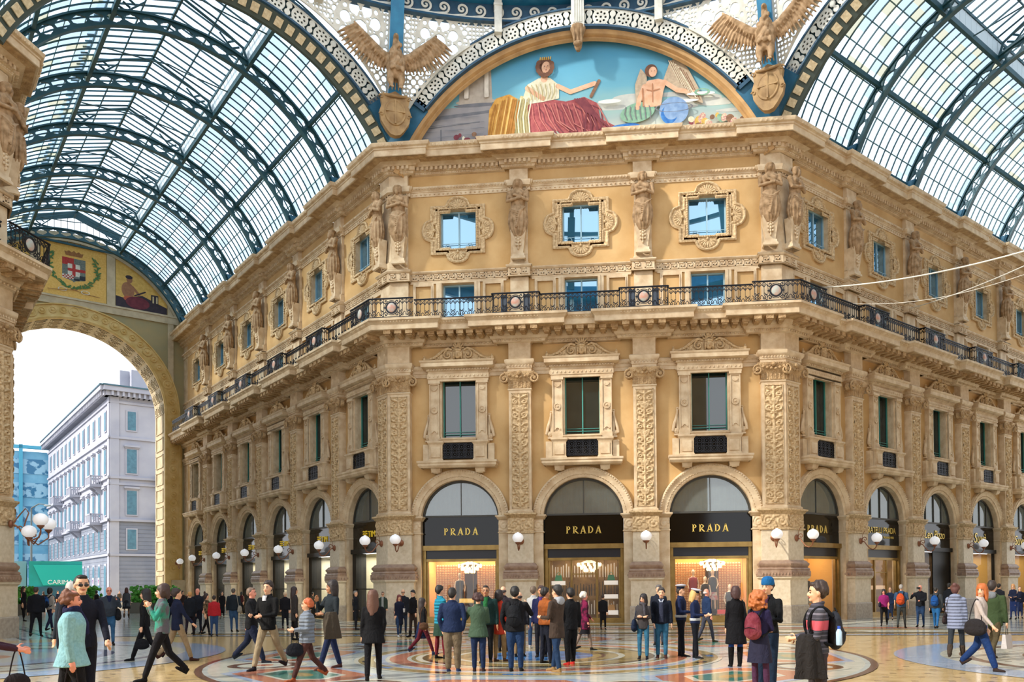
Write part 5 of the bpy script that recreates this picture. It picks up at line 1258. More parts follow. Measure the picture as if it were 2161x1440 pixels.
rg = random.Random(3); L_ = flat('e6bf74', 'd9ac5a', 5); M['lor'] = L_; M['dor'] = flat('a06a26', 'b57c34', 5); M['lrd'] = flat('c27a72', 'b5655f', 5); M['lcr'] = flat('ece4c2', 'e0d6b0', 6); M['dcr'] = flat('9c9166', 'ad a173'.replace(' ', ''), 6); M['lcl'] = flat('d9cfc0', 'c9bfb0', 4); M['dsk'] = flat('a8714f', 'b57f5c', 4); M['lcd'] = flat('e6e6dc', 'dadcd4', 3)
for i in range(12):
    x = -3.95+.1*i+rg.uniform(-.03, .03); add(rg.choice(['dor', 'lor', 'dor']), C_([(x+.25, 23.1-.05*abs(i-6)), (x+.1, 22.3), (x-.05, 21.5), (x+rg.uniform(-.2, .1), 20.85)], rg.uniform(.018, .04)), (-4.3, -2.6, 20.75, 23.2), .03)
for i in range(6): x = -2.85+.12*i; add(('dcr', 'lcr')[i % 2], C_([(x+.15, 23.0), (x, 22.2), (x+.06, 21.4), (x-.03, 20.85)], .025), (-3.1, -2.0, 20.8, 23.1), .03)
for i in range(12): x = -2.1+.26*i; add('lrd', C_([(x, 22.75-.02*i), (x+.2*rg.random()+.04*i, 22.1-.06*i), (x+.7*rg.random()+.05*i, 21.5-.02*i)], rg.uniform(.01, .03)), (-2.3, 2.0, 20.9, 22.9), .03)
for i in range(5): add('drd', C_([(-.2+.1*i, 22.8), (.3+.15*i, 22.2-.1*i), (.2+.3*i, 21.2+.04*i)], .04), (-.4, 2.0, 20.9, 22.9), .03)
for i in range(7): add('dcr', C_([(-2.3+.2*i, 23.55), (-2.15+.18*i, 23.2), (-2.1+.15*i, 22.9)], .018), (-2.5, -.9, 22.8, 23.8), .02)
for x in (-5.1, -4.2): add('lcl', P_([(x, 23.15), (x+.03, 25.4), (x+.2, 25.4), (x+.2, 23.15)]), (x-.05, x+.25, 23.1, 25.4), .04)
for i in range(5): add('dgr', C_([(-8.2, 21.2+.26*i), (-4.2, 21.3+.26*i)], .012), (-8.3, -4.1, 21.1, 22.8), .03)
for i in range(8): add('dgr', C_([(-7.9+.5*i+.25*(i % 2), 21.2), (-7.9+.5*i+.25*(i % 2), 21.45)], .012), (-8.1, -4, 21.1, 21.5), .03)
for k, x, z in (('hair', -1.52, 24.33), ('hair', -1.38, 24.33)): add(k, E_(x, z, .03, .018), (x-.05, x+.05, z-.05, z+.05), .01)
add('drd', E_(-1.45, 24.16, .045, .015), (-1.55, -1.35, 24.1, 24.2), .01); add('dsk', C_([(-1.45, 24.32), (-1.43, 24.23)], .012), (-1.5, -1.4, 24.2, 24.35), .01)
for i in range(9): a = 2.6+i*.5; add('hair', E_(-1.5+.32*math.cos(a), 24.3+.36*math.sin(a), .1, .13, a), (-2.0, -1.0, 23.8, 24.8), .025)
# winged youth with globe
add('wng', P_([(2.45, 22.2), (2.4, 23.2), (2.65, 23.9), (2.9, 23.6), (2.95, 22.8)]), (2.3, 3.1, 22.1, 24)); add('wng', P_([(3.6, 23.3), (3.9, 24.1), (4.25, 24.35), (4.7, 23.7), (5.1, 22.9), (5.3, 22.2), (4.8, 22.4), (4.3, 22.9)]), (3.5, 5.4, 22.1, 24.4))
for i in range(5): add('brn', C_([(4.1+.12*i, 24.0-.1*i), (4.6+.14*i, 22.9-.13*i)], .018), (4, 5.4, 22.1, 24.1), .02)
add('grn', E_(2.5, 22.0, .75, .42, .2), (1.6, 3.4, 21.4, 22.6)); add('skn', P_([(2.75, 22.2), (2.7, 23.0), (2.95, 23.35), (3.4, 23.4), (3.75, 23.3), (3.6, 22.8), (3.5, 22.2)]), (2.6, 3.9, 22.1, 23.5)); add('skn', C_([(3.65, 23.25), (4.2, 22.85), (4.9, 22.7)], .1), (3.5, 5.1, 22.5, 23.4), .03); add('skn', C_([(2.8, 23.1), (2.6, 22.6), (2.5, 22.2)], .1), (2.3, 3, 22, 23.3), .03)
for i in range(16): t = i/15; add(('wht', 'brn', 'wng')[i % 3], C_([(3.85+.5*t, 24.15-.5*t*t), (4.3+.7*t, 23.2-.75*t)], .02), (3.5, 5.4, 22.1, 24.4), .025)
add('dsk', C_([(3.15, 23.2), (3.15, 22.4)], .02), (3, 3.3, 22.3, 23.3), .02); add('dsk', C_([(2.9, 22.95), (3.15, 22.88), (3.45, 22.95)], .02), (2.8, 3.6, 22.8, 23.05), .02); add('dsk', C_([(2.75, 22.25), (2.73, 23.0)], .03), (2.6, 2.9, 22.2, 23.1), .02)
for i in range(6): add('dgr', C_([(2.0+.2*i, 22.25), (1.95+.22*i, 21.95), (2.05+.2*i, 21.7)], .02), (1.8, 3.4, 21.6, 22.4), .025)
for (x, z, rx, rz) in ((1.3, 22.55, .5, .09), (5.2, 22.62, .6, .08), (4.6, 22.35, .5, .06)): add('lcd', E_(x, z, rx, rz), (x-rx, x+rx, z-rz, z+rz), .03)
add('hair', E_(3.1, 23.75, .27, .28), (2.8, 3.4, 23.4, 24.1), .03); add('skn', E_(3.17, 23.7, .17, .22), (2.9, 3.4, 23.4, 24), .025); add('glb', E_(4.05, 21.95, .62, .6), (3.4, 4.7, 21.3, 22.6), .03); add('blu', E_(3.85, 21.8, .35, .4), (3.4, 4.3, 21.3, 22.3), .03); add('glb', E_(3.95, 21.95, .33, .38), (3.5, 4.4, 21.4, 22.4), .03); add('hair', E_(3.12, 23.73, .02, .014), (3.05, 3.2, 23.7, 23.76), .01); add('hair', E_(3.25, 23.73, .02, .014), (3.2, 3.3, 23.7, 23.76), .01); add('dgr', lambda U, V: .03-np.abs(np.hypot((U-4.05)/1.25, (V-22.1)/.3)-.62), (3.2, 4.9, 21.8, 22.4), .02); add('grn', lambda U, V: .05-np.abs(np.hypot(U-5.25, (V-22.68)*2.2)-.28), (4.8, 5.7, 22.4, 22.95), .02)
add('blu', E_(1.9, 21.35, .7, .17, .08), (1.1, 2.7, 21.1, 21.6), .03)
for i in range(26):
    x = 4.6+i*.11+random.uniform(-.1, .1); z = 21.15+random.uniform(0, .5)*(1 if i < 18 else .5); k = random.choice(['brn', 'flo', 'flo', 'gld', 'drd', 'wht', 'grn']); a, b = random.uniform(.08, .25), random.uniform(.06, .18); add(k, E_(x, z, a, b, random.uniform(0, 3)), (x-.3, x+.3, z-.3, z+.3), .03)
for i in range(12):
    x = -5.6+i*.16; z = 21.25+random.uniform(-.1, .25); k = random.choice(['brn', 'gld', 'drd', 'wht']); add(k, E_(x, z, random.uniform(.06, .15), random.uniform(.05, .12)), (x-.3, x+.3, z-.3, z+.3), .03)
for i in range(10): x = -1.7+.13*i; add('flo', E_(x, 20.98+random.uniform(-.08, .08), .1, .08), (x-.2, x+.2, 20.8, 21.15), .03)
paint(mur, 'painted_surface', sh, Matrix.Translation((0, .08, 0)), M, -.02)
mb = MB(); mb.add([(-8.4, .1, 20.7)]+[(8.62*math.cos(PI*i/40), .1, ZC+8.62*math.sin(PI*i/40)) for i in range(41) if ZC+8.62*math.sin(PI*i/40) > 20.7][::-1]+[(8.4, .1, 20.7)], []); n = len(mb.v); mb.f.append(tuple(range(n))); mb.m.append(0); mb.build('plaster_ground', flat('9a9a92'), mur)

# ------------------------------------------------------------------ wall that closes the left arcade
EP = ML+LD*LEND
ew = struct('wall_back', (EP.x, EP.y, 0), PI/4); RA = 5.95; ZA = 14.6; HA = ARM/2
ENDW = mat('end_wall_plaster', 'a8966a', .8, col2='96906e', scale=.7, detail=6); ENDST = mat('end_wall_stone', 'b3a284', .75, col2='c8b898', scale=2); GOLDST = mat('golden_arch_stone', 'c9a65f', .7, col2='d9bb7c', scale=2)
mb = MB(); n = 40; top = lambda x: VZ+math.sqrt(max(.0, 8.15**2-x*x)) if abs(x) < HA else 21.8
for i in range(n):
    a, b = PI*i/n, PI*(i+1)/n; xa, xb = RA*math.cos(a), RA*math.cos(b)
    mb.add([(xa, 0, ZA+RA*math.sin(a)), (xa, 0, top(xa)), (xb, 0, top(xb)), (xb, 0, ZA+RA*math.sin(b))], [(0,1,2,3)])
for s in (-1, 1):
    m = 8; 
    for i in range(m):
        x0 = s*(RA+(HA-RA)*i/m); x1 = s*(RA+(HA-RA)*(i+1)/m); mb.add([(x0,0,0),(x1,0,0),(x1,0,top(x1)),(x0,0,top(x0))], [(0,1,2,3)])
mb.build('plaster_face', ENDW, ew)
mb = MB(); V = []; prof = [(RA, 4.2)]
mb.arc((0, ZA), [(RA, -.02), (RA, 2.8)], 0, PI, 48, closed=False)
for s in (-1, 1): mb.add([(s*RA, 0, 0), (s*RA, 2.8, 0), (s*RA, 2.8, ZA), (s*RA, 0, ZA)], [(0,1,2,3)])
for i in range(19):
    a0, a1 = PI*(i+.12)/19, PI*(i+.88)/19
    for y0, y1 in ((.2, .9), (1.05, 1.75), (1.9, 2.6)):
        for (r0, w0) in ((RA-.05, 0), (RA-.09, .16)):
            b0 = a0+w0*.1; b1 = a1-w0*.1; ya = y0+w0; yb = y1-w0
            for (c0, c1, d0, d1) in ((b0, b1, ya, ya+.09), (b0, b1, yb-.09, yb), (b0, b0+.02, ya, yb), (b1-.02, b1, ya, yb)):
                mb.add([(r*math.cos(c), y, ZA+r*math.sin(c)) for r in (r0, RA) for c, y in ((c0, d0), (c1, d0), (c1, d1), (c0, d1))], [(0,1,2,3),(4,7,6,5),(0,4,5,1),(1,5,6,2),(2,6,7,3),(3,7,4,0)])
for s in (-1, 1):
    z = 1.6
    while z < 13.4:
        h = 2.4 if int(z*3) % 2 else 1.0
        for y0, y1 in ((.4, 2.4),):
            for (za, zb, ya, yb) in ((z, z+.08, y0, y1), (z+h-.08, z+h, y0, y1), (z, z+h, y0, y0+.1), (z, z+h, y1-.1, y1)): mb.box(min(s*RA, s*(RA-.06)), max(s*RA, s*(RA-.06)), ya, yb, za, zb)
        z += h+.3
mb.build('arch_reveal', ENDST, ew)
mb = MB(); mb.arc((0, ZA), [(RA-.02, 0), (RA-.02, -.12), (RA+.12, -.16), (RA+.2, -.1), (RA+.95, -.1), (RA+.96, -.18), (RA+1.04, -.18), (RA+1.06, 0)], 0, PI, 48, closed=False)
for s in (-1, 1):
    x0, x1 = sorted((s*(RA-.02), s*(RA+1.2))); mb.box(x0, x1, -.1, 0, 0, ZA); mb.box(*sorted((s*RA, s*(RA+.14))), -.16, 0, 1.9, ZA); mb.box(*sorted((s*(RA+.96), s*(RA+1.08))), -.18, 0, 1.9, ZA)
def rose(x, z, r):
    mb.T = Matrix.Translation((x, -.1, z)) @ Matrix.Rotation(PI/2, 4, 'X'); mb.lathe([(r, 0), (r, .05), (r*.8, .06), (r*.74, .02), (r*.4, .02), (r*.3, .08), (0, .1)], 12); mb.T = None
for i in range(31):
    a = PI*(i+.5)/31; rose((RA+.58)*math.cos(a), ZA+(RA+.58)*math.sin(a), .34 if i % 4 == 3 else .23)
for s in (-1, 1):
    for i in range(19): rose(s*(RA+.58), ZA-.35-.62*i, .32 if i % 4 == 2 else .22)
mb.build('rosette_archivolt', GOLDST, ew, smooth=45)
mb = MB()
for s in (-1, 1): mb.box(*sorted((s*6.35, s*7.3)), -.3, 0, 0, 2.2)
mb.arc((0, VZ), [(7.5, -.12), (7.75, -.16), (8.1, -.12), (8.1, 0), (7.5, 0)], math.radians(27), PI-math.radians(27), 50)
mb.box(-6.9, 6.9, -.12, 0, 21.45, 21.6); mb.box(-6.9, 6.9, -.08, 0, 21.6, 21.95); mb.box(-6.9, 6.9, -.14, 0, 21.95, 22.08)
for s in (-1, 1):
    mb.box(*sorted((s*2.08, s*2.6)), -.09, 0, 22.0, 25.75); mb.box(*sorted((s*6.15, s*6.55)), -.09, 0, 17.0, 23.4)
mb.build('stone_borders', ENDST, ew)
# heraldic mosaic
cm = thing('heraldic_mosaic', 'gold mosaic panel with crowned red and white shield between olive branches', 'mosaic', (EP.x, EP.y, 0), PI/4, 'gold mosaics of the end wall')
MM = {'gold': flat('e2b865', 'd6a852', 9), 'red': flat('b23a34', 'a02f2c', 9), 'wht': flat('d8d4c4', 'c9c5b4', 8), 'gry': flat('5c6660', '757c72', 14), 'blk': flat('23262c', '2f3238', 6), 'grn': flat('3f6a3c', '55783f', 9), 'brn': flat('8a5a34', '9c6c3c', 8)}
sh = []; S = lambda k, f, b, r=.03: sh.append((k, f, b, r)); R_ = lambda x0, x1, z0, z1: P_([(x0, z0), (x1, z0), (x1, z1), (x0, z1)])
S('gold', lambda U, V: np.minimum.reduce([2.05-np.abs(U), V-22.12, 7.55-np.hypot(U, V-VZ)]), (-2.1, 2.1, 22, 26.1), .06)
S('gry', P_([(-.72, 24.9), (.72, 24.9), (.72, 23.45), (.1, 23.3), (0, 23.2), (-.1, 23.3), (-.72, 23.45)]), (-.8, .8, 23.1, 25)); S('red', R_(-.72, 0, 24.4, 24.9), (-.8, .1, 24.3, 25)); S('red', R_(-.3, .72, 24.0, 24.2), (-.4, .8, 23.9, 24.3)); S('wht', R_(-.38, .38, 23.65, 24.5), (-.5, .5, 23.5, 24.6)); S('red', R_(-.1, .1, 23.65, 24.5), (-.2, .2, 23.5, 24.6)); S('red', R_(-.38, .38, 23.98, 24.18), (-.5, .5, 23.8, 24.3))
S('wht', R_(-.72, -.02, 23.42, 23.7), (-.8, 0, 23.3, 23.8)); S('red', lambda U, V: np.where((np.mod(np.floor(U/.1)+np.floor(V/.1), 2) < 1) & (U > -.72) & (U < -.02) & (V > 23.42) & (V < 23.7), .01, -.01), (-.8, 0, 23.35, 23.75), .02); S('blk', R_(.35, .72, 23.45, 23.75), (.3, .8, 23.4, 23.8)); S('blk', R_(0, .35, 23.35, 23.5), (0, .4, 23.3, 23.6))
S('brn', P_([(-.5, 25.05), (.5, 25.05), (.6, 25.35), (.45, 25.3), (.3, 25.42), (.15, 25.3), (0, 25.45), (-.15, 25.3), (-.3, 25.42), (-.45, 25.3), (-.6, 25.35)]), (-.7, .7, 25, 25.5), .02)
for s in (-1, 1):
    pts = [(s*.1, 22.75), (s*.7, 22.95), (s*1.2, 23.4), (s*1.5, 24.0), (s*1.45, 24.6), (s*1.2, 25.1)]; S('grn', C_(pts, .025), (-1.8, 1.8, 22.5, 25.2), .025)
    for i in range(30):
        t = i/30*4.99; k = int(t); u = t-k; x = pts[k][0]*(1-u)+pts[k+1][0]*u; z = pts[k][1]*(1-u)+pts[k+1][1]*u; a = random.uniform(0, PI); x += .13*math.cos(a)*random.choice([-1, 1]); z += .1*math.sin(a); S('grn', E_(x, z, .15, .05, a), (x-.2, x+.2, z-.2, z+.2), .025)
    S('brn', C_([(s*.2, 22.7), (-s*.9, 22.5), (-s*1.6, 22.45)], .02), (-1.8, 1.8, 22.3, 22.8), .02); S('wht', lambda U, V, s=s: .03-np.abs(np.hypot(U-s*.7, (V-22.6)*2)-.25), (-1.2, 1.2, 22.35, 22.85), .02)
paint(cm, 'mosaic_surface', sh, Matrix.Translation((0, -.02, 0)), MM)
pm = thing('figure_mosaic', 'gold mosaic with a seated dark-robed figure right of the heraldic panel', 'mosaic', (EP.x, EP.y, 0), PI/4, 'gold mosaics of the end wall')
M2 = {'gold': flat('dcb764', 'cba452', 5), 'dk': flat('2c2630', '3a2f38', 3), 'red': flat('5e2430', '74303a', 3), 'skn': flat('8f6248', 'a0714f', 4), 'ora': flat('a8503a', 'b86044'), 'wht': flat('d8c89c', 'c8b88c')}
sh = []; lim = lambda U, V: np.minimum.reduce([U-2.65, 6.1-U, V-22.12, 7.5-np.hypot(U, V-VZ)]); S2 = lambda k, f, b, r=.035: sh.append((k, lambda U, V: np.minimum(f(U, V), lim(U, V)), b, r))
S2('gold', lambda U, V: lim(U, V), (2.6, 6.2, 22, 26), .06); S2('dk', P_([(2.6, 22.1), (2.6, 22.9), (3.2, 22.8), (4.4, 23.2), (5.2, 22.9), (6.1, 22.6), (6.1, 22.1)]), (2.6, 6.2, 22.1, 23.3)); S2('skn', E_(3.45, 23.4, .42, .6, .15), (2.9, 4, 22.7, 24.1)); S2('skn', E_(3.55, 24.2, .2, .26), (3.3, 3.8, 23.9, 24.5)); S2('dk', E_(3.52, 24.38, .24, .14), (3.2, 3.8, 24.2, 24.6)); S2('skn', C_([(3.75, 23.7), (4.2, 23.2)], .09), (3.6, 4.4, 23, 23.9)); S2('ora', E_(3.5, 22.8, .35, .2), (3.1, 3.9, 22.5, 23.1)); S2('red', E_(4.1, 22.6, .8, .45), (3.2, 5, 22.1, 23.1)); S2('dk', R_(5.0, 5.5, 22.7, 23.4), (4.9, 5.6, 22.6, 23.5)); S2('wht', R_(5.1, 5.2, 22.8, 23.3), (5, 5.3, 22.7, 23.4)); S2('wht', R_(5.35, 5.45, 22.8, 23.3), (5.3, 5.5, 22.7, 23.4)); S2('dk', C_([(3.9, 23.1), (4.6, 23.5)], .05), (3.8, 4.7, 23, 23.6))
paint(pm, 'mosaic_surface', sh, Matrix.Translation((0, -.02, 0)), M2)
o = dup(pm); o.scale = (-1, 1, 1); o['label'] = 'gold mosaic with a seated figure left of the heraldic panel, mostly behind the pier'

# ------------------------------------------------------------------ street beyond the arch
K = Vector((-59.0, 86.0)); WHT = mat('white_render', '9a9ba8', .8, col2='a8a8b2', scale=.4); WHT2 = mat('grey_render', '737988', .8, col2='828692', scale=.5); SHUT = mat('blue_grey_shutter', '4f7a8c', .6, col2='43697c', scale=3); ROOFM = mat('slate_roof_edge', '3f5f6c', .6)
bd = thing('street_building', 'pale five-storey building with stone balconies across the street', 'building', (K.x, K.y, 0), 0)
def facade(rz, L, n, name, sgn, lower):
    """facade leaving the corner K; local x along it"""
    M = Matrix.Rotation(rz, 4, 'Z'); fm = {}
    def go(nm, mb, m): mb.v = [tuple(M @ Vector(p)) for p in mb.v]; return mb.build(nm, m, bd)
    X = lambda a, b: (min(a*sgn, b*sgn), max(a*sgn, b*sgn))
    mb = MB(); mb.box(*X(0, L), 0, .6, 9.0, 24); go('wall', mb, WHT); mb = MB(); mb.box(*X(0, L), 0, .6, 0, 9.0)
    z = .6
    while z < 8.9: mb.box(*X(0, L), -.03, 0, z, z+.38); z += .45
    go('rusticated_wall', mb, WHT2)
    mb = MB(); mb.box(*X(-.8, L), -1.1, .6, 23.6, 24.1); mb.box(*X(-.5, L), -.7, .6, 23.1, 23.6)
    i = 0
    while i*.55 < L: mb.box(*X(i*.55, i*.55+.22), -.95, 0, 23.1, 23.6); i += 1
    for zz, q in ((22.4, .15), (18.4, .2), (13.9, .25), (13.2, .15), (9.1, .3), (5.2, .22)): mb.box(*X(-q, L), -q, 0, zz, zz+.25)
    mb.box(*X(0, .9), -.12, 0, 0, 23.1); go('cornice_bands', mb, WHT); mb = MB(); mb.box(*X(-.9, L), -1.2, .6, 24.1, 24.25); go('roof_edge', mb, ROOFM)
    mb = MB(); mb.box(*X(2.5, L), 1.5, 3, 24, 26.8); go('roof_block', mb, WHT)
    rows = ((19.5, 21.6, .42, 0), (14.6, 17.3, .5, 1), (9.9, 12.6, .5, 1), (6.0, 8.2, .45, 0)) + (((0.3, 4.2, .55, 2),) if lower else ())
    p = L/n
    for i in range(n):
        x = (1.6+i*(L-1.6)/n+.6)*sgn
        for z0, z1, h, kd in rows:
            mb = MB(); mb.box(x-h-.15, x+h+.15, -.1, 0, z0-.15, z1+.15)
            if kd == 1: mb.box(x-h-.3, x+h+.3, -.35, 0, z1+.25, z1+.45); mb.box(x-h-.22, x+h+.22, -.2, 0, z1+.12, z1+.25)
            f = go('window', mb, WHT)
            mb = MB(); mb.box(x-h, x+h, -.13, -.05, z0, z1 if kd != 2 else z1-.6)
            if kd == 2: mb.arc((x, z1-.6), [(.0, -.13), (h, -.13), (h, -.05), (0, -.05)], 0, PI, 10)
            s = go('shutter', mb, SHUT); s.parent = f
            if kd == 2 and 1 <= i <= 4:
                mb = MB(); mb.box(x-h+.06, x+h-.06, -.16, -.13, 1.9, 2.8); q = go('sign_board', mb, flat('d8d4dc')); q.parent = f
                mb = MB(); mb.box(x-.25, x-.1, -.18, -.16, 2.1, 2.6); mb.box(x-.1, x+.05, -.18, -.16, 2.45, 2.6); q2 = go('sign_mark', mb, flat('2f3f8c')); q2.parent = f; mb = MB(); mb.box(x+.1, x+.25, -.18, -.16, 2.1, 2.6); q2 = go('sign_mark', mb, flat('c0304c')); q2.parent = f
    for i, zz in (([(1, 13.3), (1, 8.9), (5, 13.3), (5, 8.9), (9, 13.3), (9, 8.9)]) if sgn < 0 else [(1, 13.3), (1, 8.9)]):
        x = (1.6+i*(L-1.6)/n+.6)*sgn; mb = MB(); mb.box(x-1.5, x+1.5, -1.3, 0, zz, zz+.3); mb.box(x-1.5, x+1.5, -1.3, -1.15, zz+1.15, zz+1.3)
        for q in range(13): mb.box(x-1.45+q*.23, x-1.33+q*.23, -1.27, -1.17, zz+.3, zz+1.15)
        for e in (-1.5, 1.38):
            mb.box(x+e, x+e+.12, -1.3, 0, zz+1.15, zz+1.3)
            for q in range(5): mb.box(x+e, x+e+.1, -1.2+q*.24, -1.1+q*.24, zz+.3, zz+1.15)
        for e in (-1.1, .8): mb.add([(x+e, 0, zz), (x+e+.3, 0, zz), (x+e+.3, -1.0, zz), (x+e, -1.0, zz), (x+e, 0, zz-.9), (x+e+.3, 0, zz-.9)], [(0,1,2,3),(0,3,4),(1,5,2),(3,2,5,4),(0,4,5,1)])
        go('balcony', mb, WHT)
facade(-PI/4, 46, 13, 'f', -1, True); facade(PI/4, 22, 5, 'g', 1, False)
mb = MB(); mb.T = Matrix.Rotation(PI/4, 4, 'Z'); mb.arc((7.5, 2.2), [(2.2, -.2), (2.6, -.2), (2.6, .1), (2.2, .1)], 0, PI, 20); mb.box(5.3, 9.7, -.1, -.04, 0, 2.3); mb.arc((7.5, 2.3), [(0, -.1), (2.2, -.1), (2.2, -.05), (0, -.05)], 0, PI, 16); mb.build('shop_arch', mat('dim_blue_arch', '32454f', .5), bd)
# blue-glazed office block further off
Q = Vector((-102, 113)); ob = thing('office_building', 'blue-glazed modern office block at the far end of the street', 'building', (Q.x, Q.y, 0), math.radians(40))
OFB = mat('blue_panel', '5d9ab8', .5, col2='77aec6', scale=.6); OFG = mat('office_glass', '2f6f94', .15, col2='8fb8cc', scale=.8, mix=(.45, .5)); mb = MB(); mb.box(-16, 16, 0, 10, 0, 23); mb.build('wall', OFB, ob)
mb = MB()
for i in range(9): mb.box(-16+i*4-.25, -16+i*4+.25, -.6, 0, 0, 24)
for zz in (23.4,): mb.box(-16, 16, -.6, 0, zz, zz+.5)
mb.build('mullions', flat('4f9fb8'), ob)
for r_ in range(6):
    mb = MB(); mb.box(-15.8, 15.8, -.1, 0, 1.0+r_*3.7, 3.3+r_*3.7); mb.build('window_band', OFG, ob)
# truck, street lamp, planters
def fl(px, py):
    d = FW+RT*((px-CX)/F_PX)-UP*((py-CY)/F_PX); k = -H_EYE/d.z; return Vector((d.x*k, d.y*k, 0))
def atdist(px, dist):
    d = FW+RT*((px-CX)/F_PX); d.z = 0; d.normalize(); return Vector((d.x*dist, d.y*dist, 0))
def topx(px, x_along=None): pass
tp = atdist(118, 80); tk = thing('truck', 'green truck parked in the street with white lettering on its tailboard', 'truck', tp, math.atan2(-tp.x, tp.y))
TG = mat('truck_green', '0f8f86', .4, col2='12a0a0', scale=.7); mb = MB(); mb.box(-1.9, 1.9, 0, 6.5, 1.0, 3.9); mb.build('box_body', TG, tk); mb = MB(); mb.add([(-1.6,-.12,3.6),(1.9,-.12,3.6),(1.9,-.12,1.9),(-.9,-.12,1.9)], [(0,1,2,3)]); mb.build('painted_panel', mat('truck_teal', '18b0a8', .4), tk)
mb = MB(); mb.box(-1.9, 1.9, -.1, .0, .8, 1.8); mb.box(-2, 2, -.2, 0, .6, .8); mb.build('tail_lift', flat('2c5a6c'), tk); textmesh('lettering', 'CARIMALI', .5, flat('e8f0f0'), tk, (.5, -.16, 2.15))
mb = MB(); mb.box(-4.2, -2.1, .5, 3, 0, 3.9); mb.build('load_rack', flat('6f9aa6'), tk)
for s in (-1, 1):
    mb = MB(); mb.T = Matrix.Rotation(PI/2, 4, 'Y'); mb.lathe([(0, -.15), (.45, -.15), (.5, -.1), (.5, .1), (.45, .15), (0, .15)], 18); w_ = mb.build('wheel', IRON, tk); w_.location = (s*1.6, .8, .5); w2 = dup(w_, (s*1.6, 5.4, .5), parent=tk)
LEAF = mat('hedge_leaf', '3f8a30', .7, col2='5fae45', scale=5)
for i, px in enumerate((52, 186, 300, 330, 350)):
    p = atdist(px, 62 if i < 2 else 60); r = thing('planter', 'green shrub in a low street planter, %s of the row from the left' % ORD[i], 'planter', p, 0, 'street planters'); mb = MB(); mb.box(-.7, .7, -.3, .3, 0, .7); mb.build('trough', flat('6c6c66'), r)
    mb = MB()
    for q in range(160): mb.ell((random.uniform(-.75, .75), random.uniform(-.35, .35), random.uniform(.7, 1.75)), (.13, .13, .05), 5, 3, rot=Matrix.Rotation(random.uniform(0, 3), 3, 'X'))
    mb.build('foliage', LEAF, r)
p = atdist(66, 95); r = thing('street_lamp', 'slim grey street lamp post in front of the blue block', 'street lamp', p, 0); mb = MB(); mb.tube([(0, 0, 0), (0, 0, 9.5)], [.12, .07], 8); mb.tube([(0, 0, 9.5), (.8, 0, 9.9), (1.6, 0, 9.8)], .06, 6); mb.build('pole', flat('5c6468'), r); mb = MB(); mb.ell((1.7, 0, 9.72), (.4, .18, .1), 10, 6); mb.build('lamp_head', flat('8c9498'), r)

# ------------------------------------------------------------------ floor
FM = {}
def fm(c, c2=None, s=4.): return mat('marble_'+c, c, .13, col2=c2 or c, scale=s, detail=8, spec=.55)
base = fm('bd9f6c', 'd3b684', 2.5); mblue = fm('8fa0b8', 'a9b4c4', 3); mred = fm('a8674e', 'b97b64', 4); mwht = fm('b9b9aa', 'c9c7b8', 4); mteal = fm('376f64', '4d8476', 5); mbrn = fm('5c4238', '6e5044', 5); mspk = fm('7c6a48', 'a8945f', 14); mpale = fm('a8b0ac', 'bcc2bc', 2.5); mblk = fm('2a2a2e'); mblu = fm('2f6aa8', '4a80b4', 4)
FL = [base, mblue, mred, mwht, mteal, mbrn, mspk, mpale, mblk, mblu]; mb = MB(); lay = [0]
def put(pts, mi):
    lay[0] += 1; z = .00015*lay[0]; mb.add([(x, y, z) for x, y in pts], [tuple(range(len(pts)))], mi)
def annulus(c, r0, r1, mi, a0=0., a1=2*PI, n=72, z=None):
    lay[0] += 1; z = .00015*lay[0]; vs = []; fs = []
    for i in range(n+1):
        a = a0+(a1-a0)*i/n
        for r_ in (r0, r1): vs.append((c[0]+r_*math.cos(a), c[1]+r_*math.sin(a), z))
    for i in range(n): fs.append((2*i, 2*i+1, 2*i+3, 2*i+2))
    mb.add(vs, fs, mi)
mb.add([(-60, -8, 0), (60, -8, 0), (60, 90, 0), (-60, 90, 0)], [(0,1,2,3)], 0)
# arcade floors: pale field with cross bands
for Mx, dv in ((ML, LD), (MR, RD)):
    nv = Vector((dv.y, -dv.x)); q = lambda a, b: tuple(Mx+dv*a+nv*b)
    put([q(-.5, -7), q(33, -7), q(33, 7), q(-.5, 7)], 7)
    for i in range(18):
        y = .2+i*1.85
        for (a, b, m) in ((y, y+.12, 8), (y+.3, y+.38, 5), (y+.9, y+1.2, 3)): put([q(a, -6.4), q(b, -6.4), q(b, 6.4), q(a, 6.4)], m)
    for b in (-6.6, -5.8, 5.7, 6.5): put([q(-.5, b), q(33, b), q(33, b+.12), q(-.5, b+.12)], 8)
    for b in (-5.4, 4.6): put([q(-.5, b), q(33, b), q(33, b+.8), q(-.5, b+.8)], 3)
# borders in front of the front facade
for (y0, y1, m) in ((34.3, 35.2, 3), (33.2, 34.1, 0), (32.9, 33.05, 8), (31.6, 32.6, 7), (30.6, 31.4, 2), (30.2, 30.4, 3), (27.6, 27.75, 8), (28.3, 29.6, 3), (26.9, 27.3, 1)): put([(-10.6-(35.3-y0), y0), (5.7+(35.3-y0), y0), (5.7+(35.3-y1), y1), (-10.6-(35.3-y1), y1)], m)
for i in range(14): put([(-11.5+i*1.4, 28.6), (-10.6+i*1.4, 28.6), (-10.9+i*1.4, 29.3), (-11.2+i*1.4, 29.3)], (2, 6, 4)[i % 3])
CC = (-2.45, 19.5)
